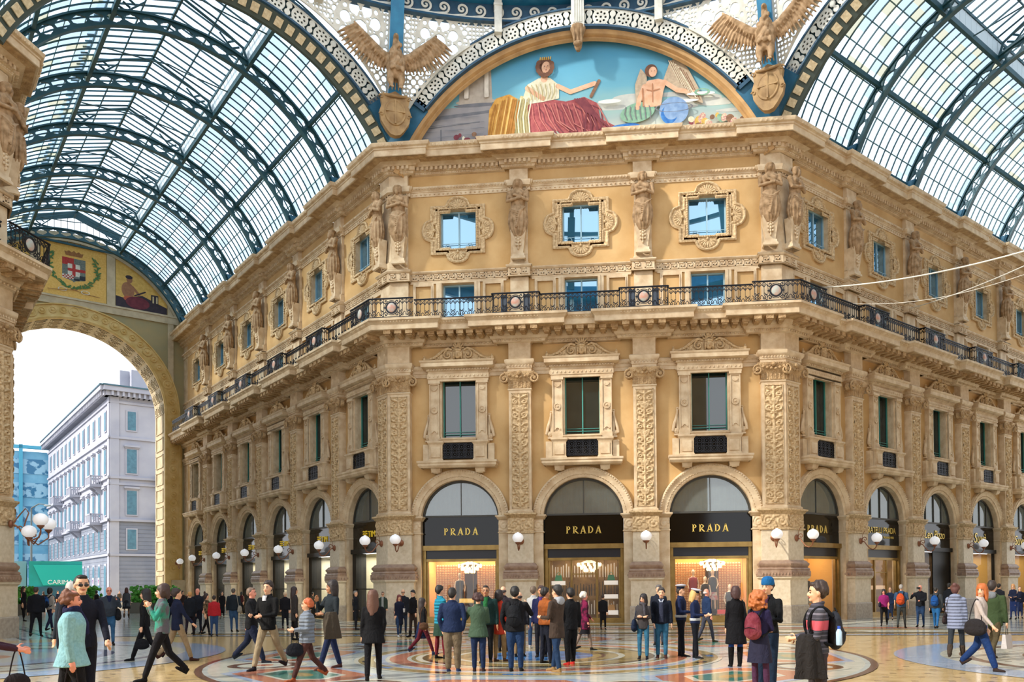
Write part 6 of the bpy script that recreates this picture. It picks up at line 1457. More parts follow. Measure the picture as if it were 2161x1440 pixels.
# small dark marks over the yellow field
for i in range(-17, 22):
    for j in range(0, 34):
        x = CC[0]+i*.62+(.31 if j % 2 else 0); y = 9.2+j*.62
        if math.hypot(x-CC[0], y-CC[1]) > 7.6: lay[0] = 30; put([(x-.06, y-.02), (x+.06, y-.02), (x+.06, y+.02), (x-.06, y+.02)], 5)
lay[0] = 40
for c in ((11.6, 18.6), (-16.5, 18.6)):
    for r0, r1, m in ((4.9, 5.9, 1), (4.5, 4.9, 3), (4.25, 4.5, 5), (3.2, 4.25, 3), (2.9, 3.2, 5), (2.0, 2.9, 1), (.9, 2.0, 7), (0, .9, 2)): annulus(c, r0, r1, m)
    for r_ in (3.55, 3.9):
        for i in range(46): a = 2*PI*i/46+(.07 if r_ > 3.7 else 0); p = (c[0]+r_*math.cos(a), c[1]+r_*math.sin(a)); put([(p[0]-.07, p[1]-.03), (p[0]+.07, p[1]-.03), (p[0]+.07, p[1]+.03), (p[0]-.07, p[1]+.03)], 8); lay[0] -= 1
    lay[0] = 60
lay[0] = 70
for r0, r1, m in ((0, 7.5, 7), (7.4, 7.55, 5), (6.9, 7.3, 3)): annulus(CC, r0, r1, m)
for i in range(8):
    a = PI/4*i; u = Vector((math.cos(a), math.sin(a))); v = Vector((-u.y, u.x)); cc = Vector(CC)+u*5.85
    for k, m in ((2.05, 1), (1.75, 2), (1.12, 3), (.95, 4)):
        put([tuple(cc+v*(k*x)+u*(k*.62*y)) for x, y in ((1, 0), (.62, .9), (-.62, .9), (-1, 0), (-.62, -.9), (.62, -.9))], m)
    put([tuple(cc+v*(.4*math.cos(t))+u*(.2*math.sin(t))) for t in [i_*PI/8 for i_ in range(16)]], 6)
    b = a+PI/8; uu = Vector((math.cos(b), math.sin(b))); c2 = Vector(CC)+uu*6.2
    for r0, r1, m in ((.75, .9, 3), (.55, .75, 5), (.2, .5, 3), (0, .2, 2)): annulus(c2, r0, r1, m, n=32); 
    lay[0] -= 6 if i < 7 else 0
lay[0] += 4
for r0, r1, m in ((0, 4.3, 3), (3.85, 4.2, 6), (3.6, 3.8, 1), (3.1, 3.5, 2), (3.0, 3.1, 3), (0, 3.0, 6), (2.75, 2.9, 3), (2.6, 2.75, 8), (0, 2.55, 6), (1.9, 2.05, 3), (1.5, 1.6, 5), (0, 1.3, 9)): annulus(CC, r0, r1, m)
for i in range(16):
    a = 2*PI*i/16; p = Vector(CC)+Vector((math.cos(a), math.sin(a)))*4.02; u = Vector((math.cos(a), math.sin(a)))*.09; v = Vector((-u.y, u.x))*2.2
    put([tuple(p+u+v), tuple(p-u+v), tuple(p-u-v), tuple(p+u-v)], 8 if i % 2 else 9); lay[0] -= 1
flo = mb.build('floor', FL, kind='structure')
mb = MB(); c = Vector((EP.x, EP.y)); mb.add([(-160, c.y+3.0, -.02), (60, c.y+3.0, -.02), (60, 200, -.02), (-160, 200, -.02)], [(0,1,2,3)]); mb.add([(-160, 20, -.03), (-60, 20, -.03), (-60, 200, -.03), (-160, 200, -.03)], [(0,1,2,3)])
mb.build('ground', mat('street_paving', '8a8a8c', .7, col2='9a9a9a', scale=.6), kind='structure')

# ------------------------------------------------------------------ cables strung across the right arcade
def cable(label, a, b, sag, r_=.02):
    P = [tuple(Vector(a).lerp(Vector(b), t/20)-Vector((0, 0, sag*4*(t/20)*(1-t/20)))) for t in range(21)]
    mb = MB(); mb.tube(P, r_, 6); tag(mb.build('cable', flat('d8d4c8'), smooth=True), label, 'cable', 'cables over the right arcade')
def pt(px, py, dist): d = FW+RT*((px-CX)/F_PX)-UP*((py-CY)/F_PX); return Vector((0, 0, H_EYE))+d*dist
cable('thick pale cable tied to the balcony and running off to the right', pt(1733, 607, 36), pt(2300, 488, 26), .35, .03)
cable('pale cable crossing the right arcade below the upper windows', pt(1905, 655, 42), pt(2250, 520, 26), .2, .022)
cable('thin pale cable crossing the right arcade, lowest of them', pt(1765, 638, 37), pt(2250, 545, 28), .6, .012)
r = tag(MB().tube([pt(1733, 607, 36), pt(1737, 620, 36), pt(1733, 635, 36), pt(1738, 650, 36)], .03, 6).build('rope_end', flat('e0dccc')), 'white rope end knotted on the balcony railing', 'rope')
# ------------------------------------------------------------------ things in the shop windows
SKINM = mat('mannequin_skin', 'e0c4a4', .5)
def chandelier(root_shop, label):
    r = thing('chandelier', label, 'chandelier', tuple(root_shop.matrix_basis @ Vector((.15, 1.3, 0))), root_shop.rotation_euler.z, 'shop chandeliers'); mb = MB(); mb.tube([(0, 0, 3.18), (0, 0, 2.75)], .02, 6); mb.lathe([(.1, 2.75), (.45, 2.62), (.5, 2.6), (.45, 2.56), (.1, 2.55)], 16); mb.build('frame', BRONZE, r)
    mb = MB()
    for ring, (rr, zz) in enumerate(((.5, 2.55), (.36, 2.42), (.2, 2.3))):
        for i in range(12-3*ring): a = 2*PI*i/(12-3*ring); mb.ell((rr*math.cos(a), rr*math.sin(a), zz), (.06, .06, .09), 6, 5)
    mb.build('glass_drops', mat('warm_glass_drops', 'ffdba0', .3, emit=2.2), r)
def mannequin(shop, x, y, z, rz, top, bot, label, seated=False, male=False):
    p = shop.matrix_basis @ Vector((x, y, 0)); r = thing('mannequin', label, 'mannequin', (p.x, p.y, z), shop.rotation_euler.z+rz, 'dressed mannequins in the shop windows')
    mb = MB(); mb.loft([(0,0,.95,.14,.09),(0,0,1.1,.11,.08),(0,0,1.3,.16,.1),(0,0,1.42,.17,.08),(0,0,1.48,.06,.05),(0,0,1.56,.05,.05)], 12); mb.ell((0, -.01, 1.66), (.08, .1, .125), 10, 8)
    for s in (-1, 1):
        mb.tube([(s*.17, 0, 1.4), (s*.24, .02, 1.14), (s*.2, -.12, .94)], [.045, .035, .025], 7)
        if seated: mb.tube([(s*.08, 0, .95), (s*.12, -.45, .92), (s*.14, -.5, .5)], [.08, .06, .04], 7)
        else: mb.tube([(s*.08, 0, .95), (s*.09, -.02, .5), (s*.1, 0, .05)], [.08, .055, .035], 7)
    remesh(mb.build('body', SKINM, r), .02, 1)
    mb = MB(); mb.loft([(0,0,.8,.2,.14),(0,0,1.0,.17,.12),(0,0,1.3,.19,.13),(0,0,1.42,.18,.1),(0,0,1.45,.1,.07)], 14); mb.build('top', mat('cloth_'+top, top, .7), r, smooth=60)
    mb = MB(); mb.loft([(0,0,.45,.24,.18),(0,0,.7,.2,.15),(0,0,.95,.15,.11)], 14) if not seated else mb.ell((0, -.2, .9), (.22, .3, .12), 12, 8); mb.build('skirt', mat('cloth_'+bot, bot, .7, col2='b8b0a0', scale=8) if not seated else mat('cloth_'+bot, bot, .7), r, smooth=60)
def display_box(shop, x, y, z, w_, label, col='e8ddd0'):
    p = shop.matrix_basis @ Vector((x, y, 0)); r = thing('display_shelf', label, 'shelf', (p.x, p.y, 0), shop.rotation_euler.z, 'display shelves'); mb = MB(); mb.box(-w_, w_, -.16, .16, z, z+.18); mb.build('lit_box', mat('pale_box_'+col, col, .5, emit=.35), r); mb = MB(); mb.box(-w_-.05, w_+.05, -.2, .2, z-.03, z); 
    for s in (-1, 1): mb.tube([(s*w_, 0, z), (s*w_, 0, 3.1)], .012, 5)
    mb.build('shelf_board', BRONZE, r)
def handbag(shop, x, y, z, col, label):
    p = shop.matrix_basis @ Vector((x, y, 0)); r = thing('handbag', label, 'bag', (p.x, p.y, z), shop.rotation_euler.z, 'handbags on display'); mb = MB(); mb.add([(-.17,-.07,0),(.17,-.07,0),(.17,.07,0),(-.17,.07,0),(-.12,-.04,.24),(.12,-.04,.24),(.12,.04,.24),(-.12,.04,.24)], [(0,3,2,1),(4,5,6,7),(0,1,5,4),(1,2,6,5),(2,3,7,6),(3,0,4,7)]); mb.build('bag_body', mat('leather_'+col, col, .5), r)
    mb = MB()
    for yy in (-.04, .04): mb.tube([(-.08+.08*(1-math.cos(a)), yy, .22+.14*math.sin(a)) for a in [PI*i/8 for i in range(9)]], .01, 5)
    mb.build('handle', mat('leather_'+col, col, .5), r)
GRIDM = mat('golden_grid_screen', 'a86a2e', .6); GRIDB = mat('pale_gold_panel', 'f2cf94', .7, emit=.08)
def grid_screen(shop, x0, x1, y, label):
    r = thing('grid_screen', label, 'screen', tuple(shop.matrix_basis @ Vector((0, 0, 0))), shop.rotation_euler.z, 'golden grid screens'); mb = MB(); n = 14
    def yy(t): return y+.18*math.sin(PI*t)
    for i in range(n): a, b = i/n, (i+1)/n; mb.add([(x0+(x1-x0)*a, yy(a)+.03, .2), (x0+(x1-x0)*b, yy(b)+.03, .2), (x0+(x1-x0)*b, yy(b)+.03, 2.6), (x0+(x1-x0)*a, yy(a)+.03, 2.6)], [(0,1,2,3)])
    mb.build('backing', GRIDB, r); mb = MB(); k = int((x1-x0)/.11)
    for i in range(k+1): t = i/k; xx = x0+(x1-x0)*t; mb.box(xx-.016, xx+.016, yy(t)-.01, yy(t)+.02, .2, 2.6)
    for j in range(22):
        z = .22+j*.11
        for i in range(n): a, b = i/n, (i+1)/n; mb.bar((x0+(x1-x0)*a, yy(a), z), (x0+(x1-x0)*b, yy(b), z), .02, .034)
    mb.build('grid', GRIDM, r)
for si, nm in ((0, 'left'), (2, 'right')):
    s = SF[si]; grid_screen(s, -1.45, -.15, 1.5, 'golden grid screen on the left inside the %s front shop window' % nm); grid_screen(s, .45, 1.4, 1.5, 'golden grid screen on the right inside the %s front shop window' % nm); chandelier(s, 'warm glass chandelier in the %s front shop' % nm)
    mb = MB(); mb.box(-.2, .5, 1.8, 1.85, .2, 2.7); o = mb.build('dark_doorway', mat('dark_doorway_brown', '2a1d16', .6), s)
chandelier(SF[1], 'large warm chandelier over the entrance of the middle front shop')
s = SF[0]; mannequin(s, -.25, 1.0, .45, .3, '1a1a1c', '1a1a1c', 'mannequin in black behind the glass of the left front shop'); display_box(s, .1, .8, .9, .3, 'lit yellow display box beside the mannequin in the left front shop', 'f0c060')
s = SF[2]
mannequin(s, -.7, 1.05, .5, .1, '8c2f3c', 'c8b8a0', 'mannequin in red and white dress, leftmost in the right front shop'); mannequin(s, .15, 1.15, .5, -.4, '16161a', 'b03a44', 'mannequin in black top and red stockings in the middle of the right front shop'); mannequin(s, -.2, .85, .2, .2, '23242a', '3a4238', 'smaller mannequin between the two tallest in the right front shop'); mannequin(s, .85, .85, -.15, 0, '1c1c1e', '3f5a34', 'seated mannequin in black and green on the red plinth', seated=True)
display_box(s, .85, .75, .35, .55, 'red and white striped plinth in the right front shop', 'c03a34')
s = SF[1]
for x, z, n1 in ((-1.15, 1.65, 'upper left'), (1.15, 1.65, 'upper right'), (1.15, 1.05, 'middle right'), (1.15, .35, 'lowest right')): display_box(s, x, .6, z, .3, 'lit glass display shelf, %s of the middle shop entrance' % n1)
handbag(s, -1.15, .6, 1.84, '0f7a4a', 'green handbag on the upper left shelf of the middle shop'); handbag(s, 1.15, .6, 1.84, '0f6a42', 'green handbag on the upper right shelf of the middle shop'); handbag(s, 1.15, .6, .54, 'b07a34', 'tan handbag on the lowest right shelf of the middle shop')
for q in range(3):
    mb = MB()
    for i in range(26): x = -1.6+i*.128+random.uniform(-.02, .02); mb.box(x-.02, x+.02, 2.3, 2.36, .3+q*.85, .95+q*.85+random.uniform(-.2, .0))
    o = mb.build('hanging_clothes', flat(('d8cfc0', '2a2622', 'a8a098')[q]), SF[1])
s = SF[9]; grid_screen(s, -1.4, .3, 1.2, 'golden grid screen in the first shop of the right arcade'); mannequin(s, .0, .8, .3, -.5, '20262c', '1f4a48', 'mannequin in dark teal in the first shop of the right arcade')
s = SF[10]; display_box(s, .2, .7, 1.3, .9, 'long pale lit shelf in the second shop of the right arcade', 'f0c8a0')
# ------------------------------------------------------------------ people
SKIN = {'l': mat('fair_skin', 'd9a684', .55), 'm': mat('tan_skin', 'b98460', .55), 'p': mat('pink_skin', 'd98f78', .55)}
DARKM = mat('dark_eye', '1c1614', .4); LIPM = mat('lip', '9c4a44', .5)
def cloth(c, c2=None, sc=6., kind=None):
    nm = 'cloth_'+c+(c2 or '')+(kind or '')
    if kind == 'stripe' and nm not in MATS:
        m = bpy.data.materials.new(nm); m.use_nodes = True; MATS[nm] = m; n = m.node_tree.nodes; l = m.node_tree.links; b = n['Principled BSDF']; b.inputs['Roughness'].default_value = .85
        tc = n.new('ShaderNodeTexCoord'); sx = n.new('ShaderNodeSeparateXYZ'); mu = n.new('ShaderNodeMath'); mu.operation = 'MULTIPLY'; mu.inputs[1].default_value = 6.5; fr = n.new('ShaderNodeMath'); fr.operation = 'FRACT'; cr = n.new('ShaderNodeValToRGB'); cr.color_ramp.interpolation = 'CONSTANT'
        st = [(0, '33323a'), (.25, '5c5a66'), (.35, '2b2a32'), (.55, '4a4652'), (.62, '34323c'), (.85, '6a6672')]
        e = cr.color_ramp.elements
        while len(e) < len(st): e.new(.5)
        for q, (p, cc) in zip(e, st): q.position = p; q.color = lin(cc)
        gt = n.new('ShaderNodeMapRange'); gt.interpolation_type = 'LINEAR'; mx = n.new('ShaderNodeMix'); mx.data_type = 'RGBA'
        a = n.new('ShaderNodeMath'); a.operation = 'COMPARE'; a.inputs[1].default_value = 1.24; a.inputs[2].default_value = .055
        l.new(tc.outputs['Object'], sx.inputs[0]); l.new(sx.outputs['Z'], mu.inputs[0]); l.new(mu.outputs[0], fr.inputs[0]); l.new(fr.outputs[0], cr.inputs[0]); l.new(sx.outputs['Z'], a.inputs[0]); l.new(a.outputs[0], mx.inputs['Factor']); l.new(cr.outputs[0], mx.inputs['A']); mx.inputs['B'].default_value = lin('b84a56'); l.new(mx.outputs['Result'], b.inputs['Base Color']); n.remove(gt)
        return m
    if nm in MATS: return MATS[nm]
    dk = lambda h: tuple(x*.62 for x in lin(h)[:3])
    m = mat(nm, dk(c), .85, col2=dk(c2) if c2 else None, scale=sc, spec=.2, mix=(.42, .58)); n = m.node_tree.nodes; l = m.node_tree.links
    tc = n.new('ShaderNodeTexCoord'); mp = n.new('ShaderNodeMapping'); mp.inputs['Scale'].default_value = (1.3, 1.3, .8); no = n.new('ShaderNodeTexNoise'); no.inputs['Scale'].default_value = 8; no.inputs['Detail'].default_value = 3; no.inputs['Distortion'].default_value = 1.2
    bn = n.new('ShaderNodeBump'); bn.inputs['Strength'].default_value = .75; bn.inputs['Distance'].default_value = .035
    l.new(tc.outputs['Object'], mp.inputs[0]); l.new(mp.outputs[0], no.inputs['Vector']); h = no.outputs['Fac']
    if kind == 'puff':
        sx = n.new('ShaderNodeSeparateXYZ'); mu = n.new('ShaderNodeMath'); mu.operation = 'MULTIPLY'; mu.inputs[1].default_value = 42.; si = n.new('ShaderNodeMath'); si.operation = 'SINE'; ab = n.new('ShaderNodeMath'); ab.operation = 'ABSOLUTE'; ad = n.new('ShaderNodeMath'); ad.operation = 'ADD'
        l.new(tc.outputs['Object'], sx.inputs[0]); l.new(sx.outputs['Z'], mu.inputs[0]); l.new(mu.outputs[0], si.inputs[0]); l.new(si.outputs[0], ab.inputs[0]); l.new(ab.outputs[0], ad.inputs[0]); l.new(h, ad.inputs[1]); h = ad.outputs[0]
    l.new(h, bn.inputs['Height']); l.new(bn.outputs[0], n['Principled BSDF'].inputs['Normal']); return m
ARMS = {'down': ((.14, .03, -1), (.06, -.16, -1)), 'fwd': ((.12, -.4, -.9), (.0, -.65, -.75)), 'back': ((.14, .42, -.9), (.1, .2, -.95)), 'cross': ((.16, -.2, -1), (-.9, -.42, .12)), 'face': ((.25, -.45, -.85), (-.42, -.35, .84)), 'camera': ((.35, -.6, -.7), (-.42, -.5, .76)),
        'pocket': ((.2, .12, -.98), (-.2, -.25, -.93)), 'hold': ((.18, -.1, -1), (-.3, -.95, .0)), 'clasp': ((.14, -.2, -1), (-.62, -.75, -.1)), 'behind': ((.22, .32, -.9), (-.6, .4, -.7)), 'reach': ((.25, -.6, -.75), (-.1, -1, -.25)), 'up': ((.5, -.5, -.3), (-.55, -.5, .75))}
def V3(*a): return Vector(a)
def crv(pts, k=4):
    P = [Vector(p) for p in pts]; out = []
    for i in range(len(P)-1):
        a, b, c, d = P[max(i-1, 0)], P[i], P[i+1], P[min(i+2, len(P)-1)]
        for j in range(k): t = j/k; out.append(.5*((2*b)+(c-a)*t+(2*a-5*b+4*c-d)*t*t+(3*b-a-3*c+d)*t**3))
    return out+[P[-1]]
def tubex(mb, pts, rs, n=9): mb.tube(pts, rs, n); [mb.ell(p, r*.99, 8, 5) for p, r in zip(pts, rs)]
def person(spec):
    (label, px, foot, head, face, o) = spec
    P = fl(px, foot); dist = P.length; hor = (V3(0, 0, 0)); # height from the row of the head top
    d = FW+RT*((px-CX)/F_PX)-UP*((head-CY)/F_PX); k = math.hypot(P.x, P.y)/math.hypot(d.x, d.y); Hh = min(1.98, max(1.30, H_EYE+d.z*k)); S = Hh/1.74
    Hh = o.get('h', Hh); S = Hh/1.74
    view = math.atan2(-P.x, P.y)*-1
    rz = math.radians(face)-math.atan2(P.x, P.y)            # 0 = towards the camera, 90 = towards the right of the picture
    near = dist < 24; vs = max(.0095, dist*.0010)/S
    root = thing('person', label, 'person', (P.x, P.y, 0), rz); root.scale = (S, S, S)
    fem = o.get('f', False); bulk = o.get('b', 1.)*(.93 if fem else 1.); sk = SKIN[o.get('skin', 'l')]
    sw = .165*bulk if fem else .185*bulk
    # legs
    st = o.get('step', (4, 0, -4, 0)); legs = []
    for s, a, kb in ((-1, st[0], st[1]), (1, st[2], st[3])):
        a = math.radians(a); kb = math.radians(kb); hip = V3(s*.085, 0, .92); kn = hip+V3(s*.012, -math.sin(a)*.43, -math.cos(a)*.43); an = kn+V3(0, -math.sin(a-kb)*.42, -math.cos(a-kb)*.42); legs.append([s, hip, kn, an, a-kb])
    low = min(l[3].z for l in legs); dz = .085-low
    for l in legs:
        for i in (1, 2, 3): l[i] = l[i]+V3(0, 0, dz)
    up = V3(0, 0, dz); lean = o.get('lean', 0.)
    def T(p): p = Vector(p); return p+up+V3(0, -lean*max(0, p.z-.9), 0)
    hy = math.radians(o.get('look', 0)); ht = o.get('nod', 0.)
    RH = Matrix.Rotation(hy, 3, 'Z') @ Matrix.Rotation(ht, 3, 'X'); HC = T((0, -.015, 1.6))
    def Hd(x, y, z): return HC+RH @ Vector((x, y+.015, z-1.6))
    RE = RH
    def arm(s, pose):
        U, F = ARMS[pose]; sh = T((s*sw, 0, 1.375)); u = V3(s*U[0], U[1], U[2]).normalized(); f = V3(s*F[0], F[1], F[2]).normalized(); el = sh+u*.285; wr = el+f*.245; return sh, el, wr, f
    arms = [arm(-1, o.get('la', 'down')), arm(1, o.get('ra', 'down'))]
    mb = MB()
    secs = [(0, 0, .88, .13, .09), (0, 0, 1.02, .115, .085), (0, 0, 1.2, .13, .09), (0, 0, 1.36, .14, .085), (0, 0, 1.44, .08, .06)]
    mb.loft([(T((x, y, z)).x, T((x, y, z)).y, T((x, y, z)).z, a, b) for x, y, z, a, b in secs], 12)
    tubex(mb, [T((0, .005, 1.40)), T((0, 0, 1.48)), Hd(0, .0, 1.55)], [.06, .052, .052])
    mb.ell(Hd(0, .005, 1.63), (.076, .094, .10), 14, 10, rot=RE); mb.ell(Hd(0, -.025, 1.57), (.06, .068, .085), 12, 9, rot=RE); mb.ell(Hd(0, -.072, 1.518), (.028, .022, .024), 8, 6, rot=RE)
    mb.ell(Hd(0, -.098, 1.585), (.013, .02, .026), 7, 6, rot=RE); mb.ell(Hd(0, -.104, 1.572), (.017, .016, .012), 7, 5, rot=RE)
    for s in (-1, 1): mb.ell(Hd(s*.078, .005, 1.595), (.012, .022, .034), 6, 6, rot=RE); mb.ell(Hd(s*.03, -.078, 1.57), (.022, .02, .02), 6, 5, rot=RE)
    for (sh, el, wr, f), s in zip(arms, (-1, 1)):
        tubex(mb, [sh, sh.lerp(el, .5), el, el.lerp(wr, .4), wr], [.045, .042, .036, .036, .026], 8)
        side = f.cross(V3(s, 0, 0)); side = side.normalized() if side.length > .2 else V3(0, 0, 1); nrm = f.cross(side).normalized()
        pc = wr+f*.05; mb.tube([wr, wr+f*.04, wr+f*.085], [.027, .04, .038], 9, sq=.55)
        curl = nrm*(-s)*.3
        for q in range(4):
            b = wr+f*.08+side*(.030-.02*q); L = (.075, .083, .078, .06)[q]; m_ = b+f*L*.5; e = m_+(f+nrm*s*-.55).normalized()*L*.5; mb.tube([b, m_, e], [.0105, .0095, .0075], 6)
        b = wr+f*.025+side*.035; mb.tube([b, b+(f*.6+side*.6).normalized()*.035, b+(f*.6+side*.6).normalized()*.035+(f+nrm*s*-.3).normalized()*.03], [.013, .011, .008], 6)
    barelegs = o.get('bare', False)
    for s, hip, kn, an, ang in legs: tubex(mb, [hip, hip.lerp(kn, .5), kn, kn.lerp(an, .35), an], [.075, .065, .048, .052, .034], 8)
    body = remesh(mb.build('body', sk, root), vs, 1, .4)
    # face details
    if abs(face) < 130 or True:
        mb = MB()
        for s in (-1, 1): mb.ell(Hd(s*.03, -.086, 1.605), (.014, .008, .007), 7, 5, rot=RE); mb.tube([Hd(s*.016, -.094, 1.63), Hd(s*.046, -.083, 1.632)], .005, 5)
        mb.build('eyes', DARKM, body); mb = MB(); mb.ell(Hd(0, -.09, 1.545), (.024, .01, .008), 8, 5, rot=RE); mb.build('mouth', LIPM, body)
    if o.get('glasses'):
        mb = MB(); g = o['glasses']
        for s in (-1, 1):
            if g == 'sun': mb.ell(Hd(s*.032, -.1, 1.603), (.028, .012, .02), 8, 6, rot=RE)
            else: mb.tube([Hd(s*.032+.025*math.cos(a), -.1, 1.603+.018*math.sin(a)) for a in [i*PI/5 for i in range(11)]], .003, 4)
            mb.tube([Hd(s*.06, -.095, 1.607), Hd(s*.08, 0, 1.605)], .004, 4)
        mb.build('glasses', DARKM, root)
    # hair or hat
    hs, hc = o.get('hair', ('short', '2a211c')); mb = MB(); HM = mat('hair_'+hc, hc, .6, col2=None, bump=.5, bscale=45, bdist=.01)
    if hs != 'bald':
        if hs in ('short', 'crop'): 
            g = 0 if hs == 'short' else -.006
            mb.ell(Hd(0, .022, 1.65), (.085+g, .098+g, .09+g), 14, 9, rot=RE); mb.ell(Hd(0, .055, 1.6), (.074, .06, .075), 10, 8, rot=RE); mb.ell(Hd(0, -.045, 1.7), (.06, .04, .03), 9, 6, rot=RE)
            for s in (-1, 1): mb.ell(Hd(s*.07, .02, 1.63), (.02, .035, .05), 7, 6, rot=RE)
        elif hs == 'rim': mb.ell(Hd(0, .055, 1.6), (.082, .06, .05), 12, 8, rot=RE); [mb.ell(Hd(s*.075, .02, 1.6), (.014, .04, .035), 7, 6, rot=RE) for s in (-1, 1)]
        elif hs in ('bob', 'long', 'mid'):
            mb.ell(Hd(0, .02, 1.65), (.095, .108, .1), 14, 9, rot=RE); mb.ell(Hd(0, .06, 1.57), (.09, .065, .12), 12, 9, rot=RE)
            for s in (-1, 1): mb.ell(Hd(s*.075, .0, 1.58), (.028, .05, .09 if hs == 'bob' else .11), 8, 8, rot=RE)
            if hs == 'mid': mb.ell(Hd(0, .07, 1.5), (.1, .06, .11), 10, 8, rot=RE); [mb.ell(Hd(s*.085, .02, 1.49), (.03, .05, .1), 8, 7, rot=RE) for s in (-1, 1)]
            if hs == 'long': mb.ell(Hd(0, .085, 1.44), (.11, .05, .2), 12, 9, rot=RE); [mb.ell(Hd(s*.085, .03, 1.46), (.035, .05, .14), 8, 7, rot=RE) for s in (-1, 1)]
        elif hs in ('curly', 'curlylong'):
            rg = random.Random(px); n = 70 if hs == 'curly' else 130
            for i in range(n):
                a = rg.uniform(0, 2*PI); t = rg.uniform(-.25, 1) if hs == 'curly' else rg.uniform(-1.1, 1); c = math.cos(a); y = math.sin(a)
                if y < -.45 and t < .45: continue
                rr = math.sqrt(max(.15, 1-max(t, 0)**2)); R_ = .105 if hs == 'curly' else .135; mb.ell(Hd(R_*rr*c, .03+R_*rr*y*.95, 1.6+.13*t), rg.uniform(.022, .036), 6, 4)
            mb.ell(Hd(0, .03, 1.63), (.095, .1, .1), 12, 9, rot=RE)
            if hs == 'curlylong': mb.ell(Hd(0, .06, 1.5), (.12, .07, .12), 12, 9, rot=RE)
        elif hs == 'bun': mb.ell(Hd(0, .02, 1.65), (.09, .105, .095), 14, 9, rot=RE); mb.ell(Hd(0, .1, 1.72), (.06, .06, .06), 9, 7, rot=RE); mb.ell(Hd(0, .06, 1.58), (.08, .06, .08), 9, 7, rot=RE)
        if near and hs in ('bob', 'long', 'mid', 'short', 'bun'):
            rg = random.Random(px+1); zend = {'bob': 1.5, 'long': 1.27, 'mid': 1.4, 'short': 1.6, 'bun': 1.58}[hs]
            for i in range(46 if hs != 'short' else 34):
                a = rg.uniform(-.5, PI+.5); ca, sa = math.cos(a), math.sin(a); ze = zend+rg.uniform(-.04, .05)+(.06 if sa < .2 else 0); wv = rg.uniform(-.012, .012); q = (.094 if hs != 'short' else .084)
                pts = [(ca*.03, .02+sa*.03, 1.752), (ca*q*.75, .02+sa*.085, 1.72), (ca*q+wv*.5, .025+sa*.1, 1.65), (ca*(q+.004)-wv, .03+sa*.1, (1.65+ze)/2), (ca*q*.95+wv, .04+sa*.085, ze)]
                mb.tube([Hd(*p) for p in pts], [.012, .014, .014, .012, .007], 5)
        remesh(mb.build('hair', HM, root), vs*.9, 2, .5)
    if o.get('hat') == 'beanie':
        mb = MB(); mb.T = Matrix.Translation(Hd(0, .015, 1.63)); mb.lathe([(.1, 0), (.108, .02), (.106, .05), (.1, .09), (.075, .12), (.04, .135), (0, .14)], 18, sx=.9, sy=1.08); mb.T = None; mb.build('beanie', cloth('1f6fb0'), root, smooth=60)
    if o.get('hat') == 'cap':
        mb = MB(); mb.T = Matrix.Translation(HC) @ RH.to_4x4(); mb.lathe([(.09, .06), (.094, .1), (.094, .11)], 18, (0, .02, 0), sx=.92, sy=1.08); mb.build('cap_band', cloth('16203a'), root, smooth=60)
        mb = MB(); mb.T = Matrix.Translation(HC) @ RH.to_4x4(); mb.lathe([(.09, .11), (.13, .135), (.128, .15), (.08, .165), (0, .17)], 20, (0, .01, 0), sx=.95, sy=1.05); mb.build('white_cap', cloth('e4e2ea'), root, smooth=60)
        mb = MB(); mb.T = Matrix.Translation(HC) @ RH.to_4x4(); mb.lathe([(.0, .075), (.08, .07), (.085, .075), (0, .085)], 14, (0, -.075, 0), sx=.9, sy=.7); mb.build('visor', DARKM, root)
    # upper garment
    tc = o['top']; tm = cloth(*tc) if isinstance(tc, tuple) else cloth(tc, None, 6., 'puff' if o.get('puff') else None); hem = o.get('hem', .84); puff = o.get('puff', 0.); fl_ = o.get('flare', 0.)
    mb = MB(); lv = []; n = 26
    key = [(hem, (.175+.06*fl_), (.125+.05*fl_)), (.95, .17+.02*fl_, .122), (1.06, .152, .112), (1.18, .163, .12), (1.3, .18, .128), (1.36, .172 if not fem else .155, .115), (1.405, .145 if not fem else .128, .095), (1.44, .105, .08), (1.475, .07, .066)]
    if hem > .95: key = [(hem, .158, .115)]+[q for q in key if q[0] > hem+.03]
    for i in range(n+1):
        z = hem+(1.475-hem)*i/n; j = max(q for q in range(len(key)-1) if key[q][0] <= z+1e-6); t = (z-key[j][0])/(key[j+1][0]-key[j][0]); a = key[j][1]*(1-t)+key[j+1][1]*t; b = key[j][2]*(1-t)+key[j+1][2]*t
        g = puff*.022*(1+.6*abs(math.sin(z*PI/.09))) if puff and z < 1.42 else 0
        c = T((0, 0, z)); belly = o.get('belly', 0)*.05*max(0, 1-abs(z-1.08)/.2); lv.append((c.x, c.y-belly*.6, c.z, (a*bulk+g)+belly*.5, (b*bulk+g)+belly))
    mb.loft(lv, 20)
    sl = o.get('sleeve', 1.)
    for (sh, el, wr, f), s in zip(arms, (-1, 1)):
        g = puff*.012; r0 = .055*bulk+g
        if sl >= .9: pts = [sh-V3(s*.03, 0, .0), sh, sh.lerp(el, .5), el, el.lerp(wr, .5), wr.lerp(el, .04)]; rs = [r0*.95, r0*1.05, r0*.95, r0*.85, r0*.78, r0*.66]
        else: pts = [sh-V3(s*.03, 0, 0), sh, sh.lerp(el, .55), sh.lerp(el, .8)]; rs = [r0*.95, r0*1.05, r0, r0*.98]
        tubex(mb, pts, rs)
    if o.get('hood'): mb.ell(T((0, .1, 1.44)), (.13, .07, .08), 12, 8); mb.ell(T((0, .05, 1.47)), (.12, .09, .05), 12, 8)
    mb.tube([T((.066*math.cos(a), .01+.062*math.sin(a), 1.475+.012*math.sin(a))) for a in [i*PI/6 for i in range(13)]], .02, 6)
